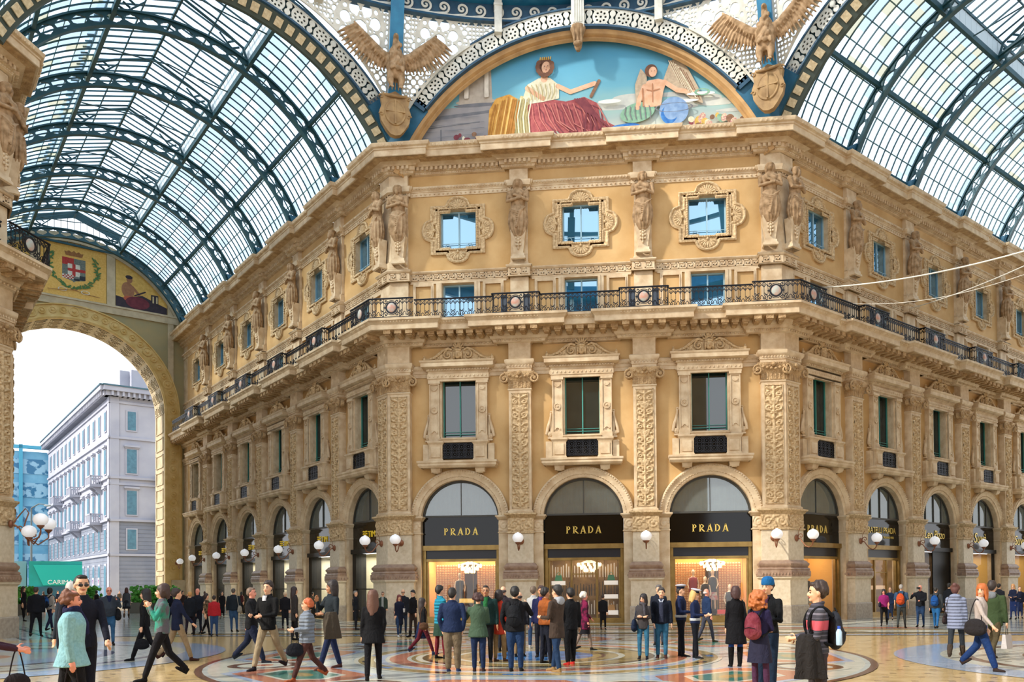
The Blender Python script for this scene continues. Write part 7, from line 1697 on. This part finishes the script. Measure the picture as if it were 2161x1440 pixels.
    remesh(mb.build('jacket' if hem < .9 else 'sweater', tm, root), vs*1.15, 2, .5)
    if o.get('hoodc'): mb = MB(); mb.ell(T((0, .1, 1.43)), (.12, .06, .09), 12, 8); mb.ell(T((0, .03, 1.47)), (.1, .09, .04), 12, 8); remesh(mb.build('hood', cloth(o['hoodc']), root), vs*1.15, 2)
    if o.get('shirt') or o.get('open'):
        c = o.get('open') or o['shirt']; mb = MB(); c0 = T((0, 0, 1.3)); w_ = .055 if o.get('open') else .045; z0 = hem+.05 if o.get('open') else 1.36
        pts = [(x, z) for z in (z0, 1.2, 1.3, 1.4, 1.46) if z >= z0 for x in (0,)]; sec = [(T((0, -.1, z)).x, T((0, -.085 if z > 1.35 else -.1, z)).y-(.0 if z > 1.4 else .02*bulk), T((0, 0, z)).z, w_ if z < 1.42 else w_*1.2, .025+puff*.02) for _, z in pts]; mb.loft(sec, 10); mb.build('shirt_front', cloth(c), root, smooth=60)
        if o.get('open') and o.get('shirt'): mb = MB(); [mb.tube([T((s*.012, -.125, 1.38)), T((s*.05, -.085, 1.45))], .022, 6) for s in (-1, 1)]; mb.build('collar', cloth(o['shirt']), root)
    if o.get('scarf'): mb = MB(); [mb.tube([T((.08*math.cos(a), .0+.08*math.sin(a), 1.46+.015*math.sin(2*a)+dzz)) for a in [i*PI/7 for i in range(15)]], .033, 8) for dzz in (0, .03)]; mb.tube([T((.03, -.09, 1.44)), T((.05, -.15, 1.3)), T((.06, -.16, 1.15))], [.035, .04, .03], 8); remesh(mb.build('scarf', cloth(*o['scarf']) if isinstance(o['scarf'], tuple) else cloth(o['scarf']), root), vs*1.15, 1)
    # legs' clothing
    pc = o.get('pants')
    if pc:
        wd = o.get('wide', 1.); mb = MB(); c = T((0, 0, .95)); mb.loft([(0, .0, .86+dz, .165*bulk, .118*bulk), (0, 0, .95+dz, .163*bulk, .115*bulk), (0, 0, 1.04+dz, .148*bulk, .105*bulk)], 16)
        for s, hip, kn, an, ang in legs:
            e = an+V3(0, 0, .0); tubex(mb, [hip-V3(0, 0, .03), hip.lerp(kn, .5), kn, kn.lerp(an, .4), kn.lerp(an, .93)], [.092*bulk, .08*bulk*wd, .064*wd, .06*wd, .052*wd], 10)
        remesh(mb.build('trousers', cloth(*pc) if isinstance(pc, tuple) else cloth(pc), root), vs*1.15, 2, .5)
    if o.get('skirt'):
        mb = MB(); zc = o.get('skh', .55); mb.loft([(0, 0, zc+dz, .21, .17, .03), (0, 0, .75+dz, .19, .145, .02), (0, 0, .95+dz, .16, .115, 0), (0, 0, 1.04+dz, .14, .1, 0)], 36, fold=9); mb.build('skirt', cloth(o['skirt']), root, smooth=60)
        if o.get('tights'):
            mb = MB()
            for s, hip, kn, an, ang in legs: tubex(mb, [hip, hip.lerp(kn, .5), kn, kn.lerp(an, .35), an], [.08, .07, .053, .057, .038], 9)
            remesh(mb.build('tights', cloth(o['tights']), root), vs*1.1, 1)
    # shoes
    sc = cloth(o.get('shoe', '1d1a18')); boot = o.get('boot', 0.)
    for s, hip, kn, an, ang in legs:
        pitch = max(-.9, min(.5, -ang*.9)) if an.z > .13+dz*0 else 0.
        if an.z < .1: pitch = 0
        R_ = Matrix.Rotation(-ang*.8 if an.z > .1 else 0, 3, 'X').inverted(); mb = MB(); f = lambda x, y, z: an+R_ @ Vector((x, y, z))
        mb.tube([f(0, .045, -.045), f(s*.004, -.02, -.045), f(s*.01, -.09, -.055), f(s*.008, -.155, -.062), f(0, -.185, -.066)], [.032, .042, .045, .038, .018], 10, sq=.75); mb.tube([f(0, .01, .03), f(0, .0, -.03)], [.042, .04], 9)
        mb.tube([f(0, .05, -.075), f(s*.008, -.09, -.078), f(0, -.18, -.078)], [.028, .04, .024], 8, sq=.25)
        if boot: tubex(mb, [an, an.lerp(kn, boot*.5), an.lerp(kn, boot)], [.05, .062, .068], 9)
        remesh(mb.build('shoe', sc, root), max(.009, vs*.8), 1, .4)
    # things carried (each its own thing)
    M = Matrix.Translation(P) @ Matrix.Rotation(rz, 4, 'Z') @ Matrix.Scale(S, 4); W = lambda p: tuple(M @ Vector(p))
    for it in o.get('with', ()):
        kd, col, lab = it[:3]
        if kd == 'backpack':
            q = T((0, .2+puff*.03, 1.16)); r = thing('backpack', lab, 'backpack', W(q), rz); r.scale = (S, S, S); mb = MB(); mb.ell((0, 0, 0), (.15, .085, .23), 14, 10); mb.ell((0, .05, -.07), (.12, .07, .12), 12, 8); mb.ell((0, .0, -.1), (.16, .09, .13), 12, 8); remesh(mb.build('pack', cloth(col, it[3] if len(it) > 3 else None), r), .013, 1)
            mb = MB()
            for s in (-1, 1): mb.tube(crv([(s*.09, -.04, .16), (s*.105, -.12, .25), (s*.11, -.2, .27), (s*.115, -.29, .2), (s*.125, -.32, .05), (s*.14, -.25, -.1), (s*.13, -.06, -.17)]), .014, 6, sq=1.5)
            mb.tube([(-.1, .1, -.04), (0, .125, -.02), (.1, .1, -.04)], .006, 5); mb.tube([(-.03, .02, .22), (0, .0, .26), (.03, .02, .22)], .008, 5); mb.build('straps', cloth('1b1c20'), r)
        elif kd in ('shoulderbag', 'handbag', 'carrier', 'clutch'):
            side = it[3] if len(it) > 3 else 1; big = it[4] if len(it) > 4 else 1.
            if kd == 'shoulderbag': q = T((side*.24, .02, .92))
            elif kd == 'handbag': q = arms[0 if side < 0 else 1][2]+V3(0, 0, -.38)
            elif kd == 'carrier': q = arms[0 if side < 0 else 1][2]+V3(0, 0, -.42)
            else: q = arms[0 if side < 0 else 1][2]+V3(0, -.04, -.06)
            r = thing('paper_bag' if kd == 'carrier' else 'handbag', lab, 'bag', W(q), rz); r.scale = (S, S, S); mb = MB(); w_ = .16*big; h_ = .13*big
            if kd == 'carrier': mb.add([(-.06,-.17,-.14),(.06,-.17,-.14),(.06,.17,-.14),(-.06,.17,-.14),(-.03,-.17,.16),(.03,-.17,.16),(.03,.17,.16),(-.03,.17,.16)], [(0,3,2,1),(0,1,5,4),(1,2,6,5),(2,3,7,6),(3,0,4,7)])
            else: mb.ell((0, 0, -.02), (.06*big, w_, h_), 12, 9); mb.ell((0, 0, -.06*big), (.07*big, w_*1.05, h_*.7), 12, 8)
            b = mb.build('bag_body', cloth(col), r)
            if kd != 'carrier': remesh(b, .012, 1)
            mb = MB(); top = .46 if kd == 'shoulderbag' else .36 if kd != 'clutch' else .08
            if kd == 'shoulderbag': mb.tube(crv([(0, -.12, .04), (-side*.05, -.09, .3), (-side*.1, -.03, .5), (-side*.1, .03, .5), (-side*.05, .09, .3), (0, .12, .04)]), .010, 6)
            else: mb.tube(crv([(0, -.08, .06), (0, -.055, top*.6), (0, -.02, top), (0, .02, top), (0, .055, top*.6), (0, .08, .06)]), .008, 6)
            mb.build('strap', cloth(col if kd != 'carrier' else '3a3a3a'), r)
        elif kd == 'coat':
            side = it[3]; q = arms[0 if side < 0 else 1][1].lerp(arms[0 if side < 0 else 1][2], .5)+V3(side*.05, 0, 0); r = thing('coat', lab, 'coat', W(q), rz); r.scale = (S*.85, S*.85, S*.82); mb = MB(); mb.loft([(0, .03, -.58, .06, .19, .3), (0, .02, -.3, .07, .16, .24), (0, .03, -.04, .065, .12, .1), (0, .03, .05, .05, .1, 0)], 40, fold=5); mb.loft([(-side*.05, -.06, -.45, .05, .09), (-side*.05, -.05, 0, .06, .09), (-side*.03, -.03, .05, .04, .07)], 14); remesh(mb.build('draped_cloth', cloth(col), r), .016, 1)
            mb = MB(); mb.tube([(-side*.08, -.1, -.05), (-side*.09, -.12, -.25), (-side*.08, -.1, -.5)], [.045, .04, .035], 8); mb.build('sleeve', cloth(col), r, smooth=60)
        elif kd == 'phone': q = arms[0 if side_(it) < 0 else 1][2]+arms[0 if side_(it) < 0 else 1][3]*.1; mb = MB(); mb.box(-.012, .012, -.035, .035, -.06, .06); tag(mb.build('phone', DARKM), lab, 'phone', None, W(q), rz)
        elif kd == 'camera': q = HC+RH @ V3(0, -.16, .0); mb = MB(); mb.box(-.06, .06, -.03, .03, -.04, .04); mb.tube([(0, -.03, 0), (0, -.09, 0)], .035, 12); tag(mb.build('camera_body', DARKM), lab, 'camera', None, W(q), rz)
        elif kd == 'cup': q = arms[1][2]+arms[1][3]*.09; mb = MB(); mb.lathe([(.028, -.06), (.038, .06), (.03, .065)], 12); tag(mb.build('paper_cup', cloth('e8e4e0')), lab, 'cup', None, W(q), rz)
        elif kd == 'bottle': q = T((.19, .2, 1.1)); r = thing('water_bottle', lab, 'bottle', W(q), rz); mb = MB(); mb.lathe([(.03, -.1), (.035, -.09), (.035, .05), (.015, .09)], 12); mb.build('bottle_body', mat('bottle_plastic', 'a8c4dc', .2), r, smooth=50); mb = MB(); mb.lathe([(.018, .085), (.018, .12), (0, .12)], 10); mb.build('cap', mat('bottle_cap', '2a4fb0', .4), r)
    if o.get('badge'):
        sh, el, wr, f = arms[o['badge'] > 0]; q = sh.lerp(el, .45)+V3(o['badge']*.066, 0, 0); mb = MB(); mb.T = Matrix.Translation(q) @ Matrix.Rotation(PI/2, 4, 'Y'); mb.lathe([(.036, -.006), (.036, .006), (.028, .008), (.026, .004), (0, .004)], 16); mb.build('sleeve_badge', cloth('c8d4e4'), root); mb = MB(); mb.T = Matrix.Translation(q+V3(o['badge']*.006, 0, 0)) @ Matrix.Rotation(PI/2, 4, 'Y'); mb.lathe([(.02, 0), (.018, .004), (0, .005)], 12); mb.build('badge_centre', cloth('1c2a52'), root)
    if o.get('belt'): c = T((0, 0, .99)); mb = MB(); mb.loft([(c.x, c.y, c.z-.03, .185*bulk, .137*bulk), (c.x, c.y, c.z+.03, .183*bulk, .135*bulk)], 20); mb.build('belt', cloth('d8dce0'), root, smooth=60)
    return root
def side_(it): return it[3] if len(it) > 3 else 1
WALK = (14, 4, -12, 14); WALK2 = (-12, 14, 14, 4); STRIDE = (21, 3, -17, 26); STRIDE2 = (-17, 26, 21, 3)
PEOPLE = [
 ('older woman in teal jacket with curly brown hair walking right, nearest figure at the left', 152, 1530, 1243, 82, dict(f=1, b=1.36, top=('a0d4dc', '94c8d0', 30.), hem=.76, flare=.9, pants='1a181c', hair=('curly', '6b3f28'), scarf='23244a', step=(16, 4, -16, 24), la='down', ra='down', shoe='1a1818', skin='p', **{'with': [('handbag', '241c20', 'small dark bag hanging from the hand of the teal-jacketed woman', -1, .6)]})),
 ('person cut by the left edge reaching a bare hand into view', -52, 1570, 1262, 90, dict(f=1, top='4a2c3a', pants='20202a', hair=('mid', '4a3428'), la='reach', ra='reach', skin='p', **{'with': [('handbag', '2a2226', 'dark bag held at the left edge of the picture', -1, .9)]})),
 ('man in dark suit and black sunglasses, tallest head behind the teal-jacketed woman', 172, 1515, 1214, 12, dict(top='1b1d2c', pants='1b1d2c', hair=('crop', '17130f'), glasses='sun', la='down', ra='fwd', shoe='141212')),
 ('grey-haired man in dark jacket hidden behind the teal-jacketed woman', 150, 1460, 1231, -150, dict(top='26303c', pants='22242a', hair=('short', 'a8a4a0'))),
 ('man in blue jeans and navy sweater talking on a phone, black bag at his hip', 230, 1362, 1239, 5, dict(b=1.15, belly=1, top='3f4650', open='1f2748', pants=('3f6f98', '345f86'), hair=('rim', '9a9490'), glasses='clear', la='down', ra='face', step=(6, 0, 8, 0), skin='p', shoe='2a2422', **{'with': [('shoulderbag', '1c1c20', 'large black messenger bag at the hip of the man on the phone', 1, 1.4), ('phone', '', 'mobile phone at the ear of the man in blue jeans', 1)]})),
 ('man in black suit seen from behind near the left pier', 76, 1345, 1238, 165, dict(b=1.08, top='181a22', pants='15161c', hair=('short', '3a2c24'), step=WALK)),
 ('woman in cream top with blue backpack strap, beside the black-suited man', 106, 1333, 1240, 130, dict(f=1, top='cfc6bc', pants='2b3050', hair=('bob', '1c1618'), step=WALK2, **{'with': [('backpack', '2a5fa8', 'blue and black backpack on the woman in the cream top', '1c2230')]})),
 ('woman in long dark coat at the edge of the left pier', 50, 1312, 1238, 60, dict(f=1, top='1c1a20', hem=.55, pants='1a181c', hair=('long', '3a2420'))),
 ('woman in grey flannel coat walking away in high boots', 267, 1306, 1240, 175, dict(f=1, top='565c66', hem=.62, flare=1.2, skirt='2a2c34', skh=.55, tights='8c7060', hair=('mid', '4a2a26'), boot=.35, shoe='5c4a3c', step=WALK)),
 ('man in patterned grey sweater and black jeans striding left with hand to mouth', 342, 1437, 1229, -85, dict(top=('6e6a72', '3fa890', 5.), hem=.86, pants='17151a', hair=('bob', '3a2620'), la='face', ra='face', step=STRIDE2, shoe='151214')),
 ('woman in black behind the patterned-sweater man, heel lifted', 306, 1396, 1240, -100, dict(f=1, top='18181c', pants='151418', hair=('long', '1c1618'), step=STRIDE, shoe='121214', ra='down', **{'with': [('handbag', '15161a', 'black bag swinging beside the woman behind the patterned sweater', 1, 1.)]})),
 ('man in navy blazer and beige trousers walking right', 374, 1397, 1239, 105, dict(top='1c2440', hem=.76, pants=('b59a78', 'a68c6a'), hair=('short', '33241e'), step=STRIDE, shoe='4a2a20', la='fwd', ra='back')),
 ('short blond-haired woman in dark coat seen from behind', 401, 1341, 1248, 170, dict(f=1, b=1.1, top='1c2028', hem=.7, pants='2a1e2a', hair=('short', 'b88a50'), step=WALK)),
 ('man in dark jacket lifting his arm to his brow', 417, 1338, 1242, -30, dict(top='20242e', pants='1c2030', hair=('rim', '8c8078'), la='up', skin='p')),
 ('woman in leopard-toned top holding up a drink', 436, 1341, 1252, 60, dict(f=1, top=('8c7456', '4a3a2c', 14.), pants='1a181c', hair=('bob', '2c1c1a'), ra='camera', step=WALK)),
 ('child in red jacket with white shoulder band and jeans', 452, 1344, 1257, 175, dict(b=.98, top='c42a34', pants='34507c', hair=('short', '241a18'), shoe='2a2c38')),
 ('woman in long black coat facing the camera between the crowd', 469, 1306, 1248, 5, dict(f=1, top='18161a', hem=.4, pants='151418', hair=('long', '241a1a'))),
 ('man in dark green jacket and jeans standing with his back turned', 493, 1335, 1242, 165, dict(b=1.12, top='232c34', pants=('3f5f84', '34527a'), hair=('short', '4a443e'), step=(8, 0, 6, 0), **{'with': [('shoulderbag', 'b0a898', 'pale shoulder bag of the man in the dark green jacket', -1, 1.2)]})),
 ('man in black jacket with sunglasses on his head walking right', 531, 1400, 1236, 75, dict(b=1.1, top='17171b', hem=.8, pants='1f2740', hair=('crop', '6a5444'), step=STRIDE, la='fwd', ra='back', skin='p', shoe='1a2028', wide=1.15)),
 ('young man in black sweater and white collar with khaki trousers walking', 566, 1415, 1223, -40, dict(top='121214', hem=.8, shirt='e4e4ea', pants=('b5a282', 'a69272'), hair=('short', '2e211c'), step=(20, 2, -20, 14), la='hold', ra='clasp', look=10, shoe='231e26')),
 ('red-haired woman in grey quilted jacket and brown trousers walking left', 648, 1438, 1259, -80, dict(f=1, b=1.08, top='8e98a6', puff=1., hem=.82, pants=('5c3a34', '4c302c'), hair=('curly', 'b0552a'), step=STRIDE2, shoe='a85a34', la='clasp', ra='hold', **{'with': [('handbag', '1c1e26', 'black round handbag held by the red-haired woman', 1, 1.1)]})),
 ('long-haired man in charcoal sweater with a brown coat over his arm', 700, 1413, 1223, -60, dict(top='2a3238', hem=.9, pants='1f2c50', hair=('mid', '241a18'), step=(-14, 4, 22, 4), la='face', ra='hold', look=-15, shoe='54302a', skin='m', **{'with': [('coat', '544a3e', 'brown coat draped over the arm of the long-haired man', 1)]})),
 ('woman with long dark hair in grey coat behind the red-haired woman', 622, 1352, 1239, 100, dict(f=1, top='403c3c', hem=.6, pants='1c1a20', hair=('long', '2a1c1c'))),
 ('fair-haired person in dark jacket further back near the left arcade piers', 602, 1327, 1249, 170, dict(top='1c1c22', pants='1a1c24', hair=('crop', 'c8b090'))),
 ('woman in black draped jacket and leggings with long brown hair, walking away', 788, 1437, 1246, 175, dict(f=1, top='131317', hem=.72, flare=1.1, b=1.05, pants='111116', hair=('long', '5c3c2e'), step=(12, 2, -10, 8), la='pocket', ra='down', shoe='1a1614')),
 ('grey-haired man in dark jacket half hidden behind the woman in black', 751, 1330, 1247, 60, dict(top='20242c', pants='22242c', hair=('short', '77736e'))),
 ('young man in sunglasses and green jacket by the left corner pier', 808, 1322, 1249, -5, dict(top='3c4a40', pants='2a2c34', hair=('crop', '1c1614'), glasses='sun', open='b0b4b0')),
 ('red-haired woman in navy coat holding a drink and wearing white shoes', 843, 1345, 1255, 15, dict(f=1, top='1c2238', hem=.5, pants='2c4468', hair=('long', '6a2e2a'), ra='hold', shoe='d8d8d4', step=WALK, **{'with': [('cup', '', 'white paper cup held by the woman in the navy coat')]})),
 ('tall man in sunglasses and dark coat behind the red-haired navy-coated woman', 851, 1337, 1244, 0, dict(top='23262e', hem=.7, pants='2a3448', hair=('bald', '000000'), glasses='sun')),
 ('young woman in black looking down beside the left shop window', 872, 1345, 1246, -50, dict(f=1, top='141216', pants='3a2c26', hair=('short', '1a1416'), nod=.35, boot=.3)),
 ('dark-haired woman in black sweater and burgundy trousers walking right', 893, 1382, 1260, 100, dict(f=1, top='17161a', hem=.98, pants=('6c1f30', '5c1a28'), hair=('long', '2c201e'), step=STRIDE, shoe='33405c', **{'with': [('coat', '26365c', 'blue denim coat carried by the woman in burgundy trousers', 1), ('shoulderbag', '6a4a34', 'brown bag of the woman in burgundy trousers', -1, .9)]})),
 ('person in cyan jacket and green skirt at the left of the tour group', 930, 1392, 1237, 120, dict(f=1, top='2a9ab8', puff=.6, hem=.8, skirt='2c4a3c', tights='7a2430', hair=('short', '14110f'))),
 ('man in blue jacket and khaki trousers seen from behind in the tour group', 955, 1420, 1243, 170, dict(b=1.12, top='233358', hem=.82, pants=('8c7a62', '7c6a54'), hair=('short', '1c1614'), step=(6, 0, 4, 0), ra='pocket', la='pocket', wide=1.25, shoe='2a3a60')),
 ('woman in green vest with grey sleeves and curly dark red hair, back turned', 1010, 1420, 1252, 175, dict(f=1, b=1.15, top='4f6650', hem=.76, flare=.7, pants=('24365c', '1f2f50'), hair=('curly', '3c201c'), step=(5, 0, 6, 0), ra='camera', la='clasp', shoe='3a2420')),
 ('man with glasses in bright green sweater facing the camera in the group', 1026, 1400, 1236, -5, dict(b=1.1, top='1c3a38', open='2f7a44', pants='15161a', hair=('crop', '1a1412'), glasses='clear', skin='m')),
 ('person in vivid orange-red coat and khaki trousers inside the group', 1055, 1398, 1247, 150, dict(f=1, top='d8452e', hem=.66, pants=('a5845c', '94764e'), hair=('bob', '231a18'), shoe='5c4030')),
 ('man in black leather jacket and jeans with backpack, centre of the group', 1088, 1420, 1240, 172, dict(b=1.14, top='1b1b1f', hem=.82, pants=('27426c', '223a60'), hair=('short', '15110f'), la='camera', ra='pocket', step=(7, 0, 4, 0), wide=1.1, **{'with': [('backpack', '17181c', 'large black backpack on the man in the leather jacket', '202228')]})),
 ('bald man standing behind the leather-jacketed man', 1097, 1388, 1250, 170, dict(top='2a2a30', pants=('a5845c', '94764e'), hair=('rim', '3a302a'))),
 ('bald man at the back of the tour group', 1063, 1376, 1238, 170, dict(top='3a3238', pants='2c2c34', hair=('rim', '4a403a'))),
 ('person in white jacket at the back of the tour group', 1127, 1370, 1239, 160, dict(f=1, top='dcdcda', hem=.85, pants=('3a5478', '34507c'), hair=('short', '6a5848'), shoe='d8d8d8')),
 ('person in dark blue jacket and purple collar facing the camera in the group', 1143, 1388, 1238, -5, dict(f=1, b=1.08, top='1f2450', shirt='5c3a80', hem=.8, pants='1a1a22', hair=('short', '3a2422'), skin='m')),
 ('person in orange and grey quilted jacket behind the brown-coated man', 1153, 1402, 1241, 120, dict(b=1.1, top=('b0602a', '8c4c24', 3.), puff=1., hem=.88, pants='1c2030', hair=('short', '1a1513'), skin='m')),
 ('man in brown coat with grey hood and jeans, front right of the group', 1176, 1420, 1236, -125, dict(b=1.04, top=('54443a', '4a3c33'), hem=.68, flare=.3, hoodc='b8bcc4', pants=('2a4468', '223a5c'), hair=('short', '1b1614'), step=(12, 2, -6, 4), ra='hold', la='clasp', shoe='b08a58')),
 ('man in black jacket and red trainers at the right of the group', 1204, 1405, 1243, -150, dict(b=1.1, top='15161a', hem=.8, pants='121317', hair=('short', '17120f'), shoe='e03a34', wide=1.15)),
 ('grey-blonde woman in magenta patterned coat walking right', 1234, 1374, 1248, 110, dict(f=1, b=1.08, top=('8c1f4c', '3c1428', 6.), hem=.62, flare=.8, skirt='1c1a20', skh=.5, tights='a08878', hair=('curly', 'cfc8b8'), ra='fwd', step=WALK, skin='p')),
 ('woman in grey scarf and jacket with arms crossed and blue jeans', 1358, 1392, 1255, -5, dict(f=1, top='4a4648', hem=.8, scarf='57545a', pants=('3f7fa0', '346f92'), hair=('mid', '1c1416'), glasses='clear', la='cross', ra='cross', look=-25, step=(3, 0, 3, 0), shoe='1c1a20', **{'with': [('shoulderbag', '1c2a44', 'large navy shoulder bag of the woman with crossed arms', -1, 1.35)]})),
 ('man in dark navy jacket and blue jeans beside the woman with crossed arms', 1397, 1390, 1242, -3, dict(b=1.05, top='151b2a', open='3a3f54', shirt='c8d0e0', pants=('3a7494', '2f6484'), hair=('short', '3a322e'), la='pocket', ra='down', shoe='4a2a26', step=(4, 0, 8, 0))),
 ('man in dark jacket mostly hidden behind the couple in jeans', 1391, 1362, 1236, -10, dict(top='1c2232', pants='3a4658', hair=('short', '5a5452'))),
 ('policeman in navy uniform and white-topped peaked cap facing right', 1438, 1387, 1237, 80, dict(b=1.06, top='1f2c52', hem=.88, pants='131722', hair=('crop', '2c2420'), hat='cap', la='hold', ra='down', badge=1, belt=1, shoe='14151a')),
 ('policewoman with blonde hair and white cap in navy uniform', 1468, 1391, 1246, 75, dict(f=1, b=1.08, top='1f2c52', hem=.88, pants='131722', hair=('mid', 'c8a060'), hat='cap', la='hold', ra='hold', badge=1, belt=1, nod=.2, shoe='14151a')),
 ('elderly man in blue vest and grey trousers walking away to the right', 1492, 1356, 1242, 120, dict(top='243a60', hem=.88, sleeve=1., pants='4a4c5a', hair=('rim', 'd0bcb8'), step=WALK, skin='p', shoe='4a4a34')),
 ('woman in long black coat and high boots with a shoulder bag, back turned', 1554, 1410, 1239, -170, dict(f=1, top='121116', hem=.5, flare=1.3, pants='24509c', boot=.85, shoe='14100f', hair=('bob', '3c221f'), step=(8, 0, 6, 0), la='down', **{'with': [('shoulderbag', '1b1c22', 'black shoulder bag of the woman in the long black coat', -1, 1.)]})),
 ('young man in blue beanie and black leather jacket facing the ginger-haired woman', 1622, 1463, 1222, -25, dict(top='15171b', hem=.9, open='54304a', pants=('1c3048', '182a40'), hair=('short', '33231e'), hat='beanie', la='cross', ra='cross', step=(4, 0, 4, 0), look=-5)),
 ('ginger-haired woman in purple cardigan, dark skirt and violet tights', 1604, 1473, 1247, 150, dict(f=1, top='29234a', hem=.92, skirt='2c2c44', skh=.56, tights='543050', hair=('curlylong', 'a8602f'), la='clasp', ra='clasp', shoe='231d22', step=(4, 0, 2, 0), **{'with': [('backpack', '7c2c3c', 'dark red dotted backpack on the ginger-haired woman', '944452')]})),
 ('teenage boy in striped sweater with a backpack, holding a coat, facing left', 1728, 1543, 1229, -78, dict(top=('33323a', None, 6., 'stripe'), hem=.9, pants=('4a4044', '40383c'), hair=('short', '33231c'), la='clasp', ra='clasp', step=(4, 0, -2, 0), **{'with': [('backpack', '2a2c34', 'dark grey backpack on the boy in the striped sweater', '34363e'), ('coat', '2e2b2b', 'dark coat hanging over the arm of the boy in the striped sweater', 1), ('bottle', '', 'water bottle in the side pocket of the boy’s backpack')]})),
 ('woman in magenta blouse and black trousers facing the camera', 1866, 1322, 1243, -5, dict(f=1, b=1.12, top='9c2470', sleeve=.5, hem=.86, pants='17161a', hair=('mid', '1a1416'), la='hold', step=WALK, skin='p', **{'with': [('clutch', '2a2438', 'dark handbag held by the woman in the magenta blouse', -1, 1.)]})),
 ('man half hidden behind the woman in the magenta blouse', 1879, 1310, 1240, -10, dict(top='2a3a5c', pants='23304c', hair=('rim', '6a5c50'))),
 ('grey-haired man with an orange backpack walking away', 1903, 1327, 1233, 170, dict(b=1.08, top='3a5474', sleeve=.5, pants='3c4040', hair=('short', '8c8884'), step=WALK, **{'with': [('backpack', 'd8562a', 'orange backpack on the grey-haired man', 'c84e26')]})),
 ('bald man in dark jacket and jeans raising a camera', 1943, 1324, 1235, -20, dict(b=1.12, top='181c24', hem=.84, pants=('2c4a74', '243e64'), hair=('bald', '000000'), la='camera', ra='clasp', skin='p', **{'with': [('camera', '', 'camera at the face of the bald man in the dark jacket')]})),
 ('man with a blue backpack and black jacket walking away, bright blue jeans', 1976, 1328, 1238, 165, dict(b=1.08, top='20262c', pants=('2a70b0', '2464a0'), hair=('short', '23201e'), step=WALK2, **{'with': [('backpack', '1f5aa8', 'bright blue backpack on the man in the black jacket', '194e94')]})),
 ('woman in hooded lavender quilted coat and dark trousers, back turned', 2019, 1389, 1233, 168, dict(f=1, b=1.06, top='98a0ba', puff=1.1, hem=.68, hood=1, pants='33383e', boot=.45, shoe='4a3c30', hair=('bun', '54302a'), step=WALK, ra='clasp', **{'with': [('shoulderbag', '3a2c2a', 'dark brown bag at the side of the lavender-coated woman', 1, .9)]})),
 ('auburn-haired woman in cream sweater and flared jeans striding right', 2072, 1416, 1229, 70, dict(f=1, top='cdbfb8', hem=.92, pants=('1f3f78', '1b386c'), wide=1.2, hair=('mid', 'a85a26'), look=-150+60, step=STRIDE, shoe='3a2a24', la='fwd', ra='down', **{'with': [('shoulderbag', '2a2628', 'black leather bag slung behind the auburn-haired woman', -1, 1.3)]})),
 ('man in olive parka with grey hood carrying white paper bags', 2097, 1393, 1223, 160, dict(b=1.12, top='3f5030', hem=.76, hoodc='84888c', pants=('5c5038', '524730'), hair=('short', '2c211c'), step=STRIDE2, ra='down', la='down', shoe='4a382a', **{'with': [('carrier', 'e8e4e2', 'white paper shopping bag carried by the man in the olive parka', 1), ('carrier', 'd8d0cc', 'second paper shopping bag carried by the man in the olive parka', -1)]})),
 ('dark-haired woman in navy jacket near the right edge', 2139, 1308, 1233, -20, dict(f=1, top='1b2440', pants='25386c', hair=('mid', 'b08050'), la='clasp', ra='clasp')),
 ('person in dark blue at the right edge beside the navy-jacketed woman', 2153, 1306, 1238, 10, dict(top='1a2036', pants='23325c', hair=('short', '5c3a30'), la='clasp')),
 ('man in dark jacket and cap between the shoppers and the piers at right', 2004, 1318, 1231, 160, dict(top='23262e', pants='20222a', hair=('short', '2a2622'))),
 ('dark-haired man further back behind the olive parka', 2110, 1316, 1232, 150, dict(top='2a2c34', pants='25262e', hair=('short', '1c1816'))),
 ('shopper in dark clothes leaving the door of the middle front shop', 1273, 1330, 1258, 170, dict(top='1c1a1e', pants='1a181c', hair=('short', '3a2a24'))),
]
_bg = [(62, 1288, 1247, 20), (92, 1290, 1248, 160), (122, 1286, 1246, 40), (137, 1300, 1242, 170), (186, 1290, 1249, 10), (204, 1296, 1246, 150), (252, 1284, 1246, 20), (284, 1282, 1248, 170), (296, 1290, 1250, 10), (360, 1300, 1249, 160), (386, 1300, 1247, 20), (432, 1296, 1248, 170), (480, 1292, 1247, 10), (510, 1296, 1249, 150), (585, 1296, 1250, 30), (660, 1306, 1249, 160), (724, 1308, 1250, 10)]
_c = ['1c2030', '3a2c2a', '2c3448', '4a4a50', '5c2c30', '20242a', '6a5c4c', '2a3c50', '7c4a3a']; _h = ['2a1e1a', '4a3428', '6a5040', '1a1614', '8c8078']
_w = ['dark navy', 'dark brown', 'slate blue', 'grey', 'maroon', 'charcoal', 'beige', 'steel blue', 'rust']
_wh = ['beside the left pier', 'near the green truck', 'left of the sunglassed man', 'behind the teal-jacketed woman', 'behind the teal-jacketed woman', 'left of the man on the phone', 'just right of the man on the phone', 'beyond the grey flannel coat', 'behind the patterned sweater', 'behind the navy blazer', 'by the foot of the far arch', 'beyond the blond-haired woman', 'beyond the red-jacketed child', 'right of the man in dark green', 'behind the khaki-trousered young man', 'behind the quilted grey jacket', 'behind the long-haired man']
for i, (x, f, h, a) in enumerate(_bg):
    PEOPLE.append(('distant person in %s clothes %s' % (_w[i % 9], _wh[i]), x, f, h, a, dict(f=i % 2, top=_c[i % 9], pants=_c[(i*5+3) % 9] if i % 3 else '1c1e26', hair=(('short', 'mid', 'bob')[i % 3], _h[i % 5]), step=(WALK, (4, 0, -4, 0), WALK2)[i % 3])))
for s in PEOPLE: person(s)
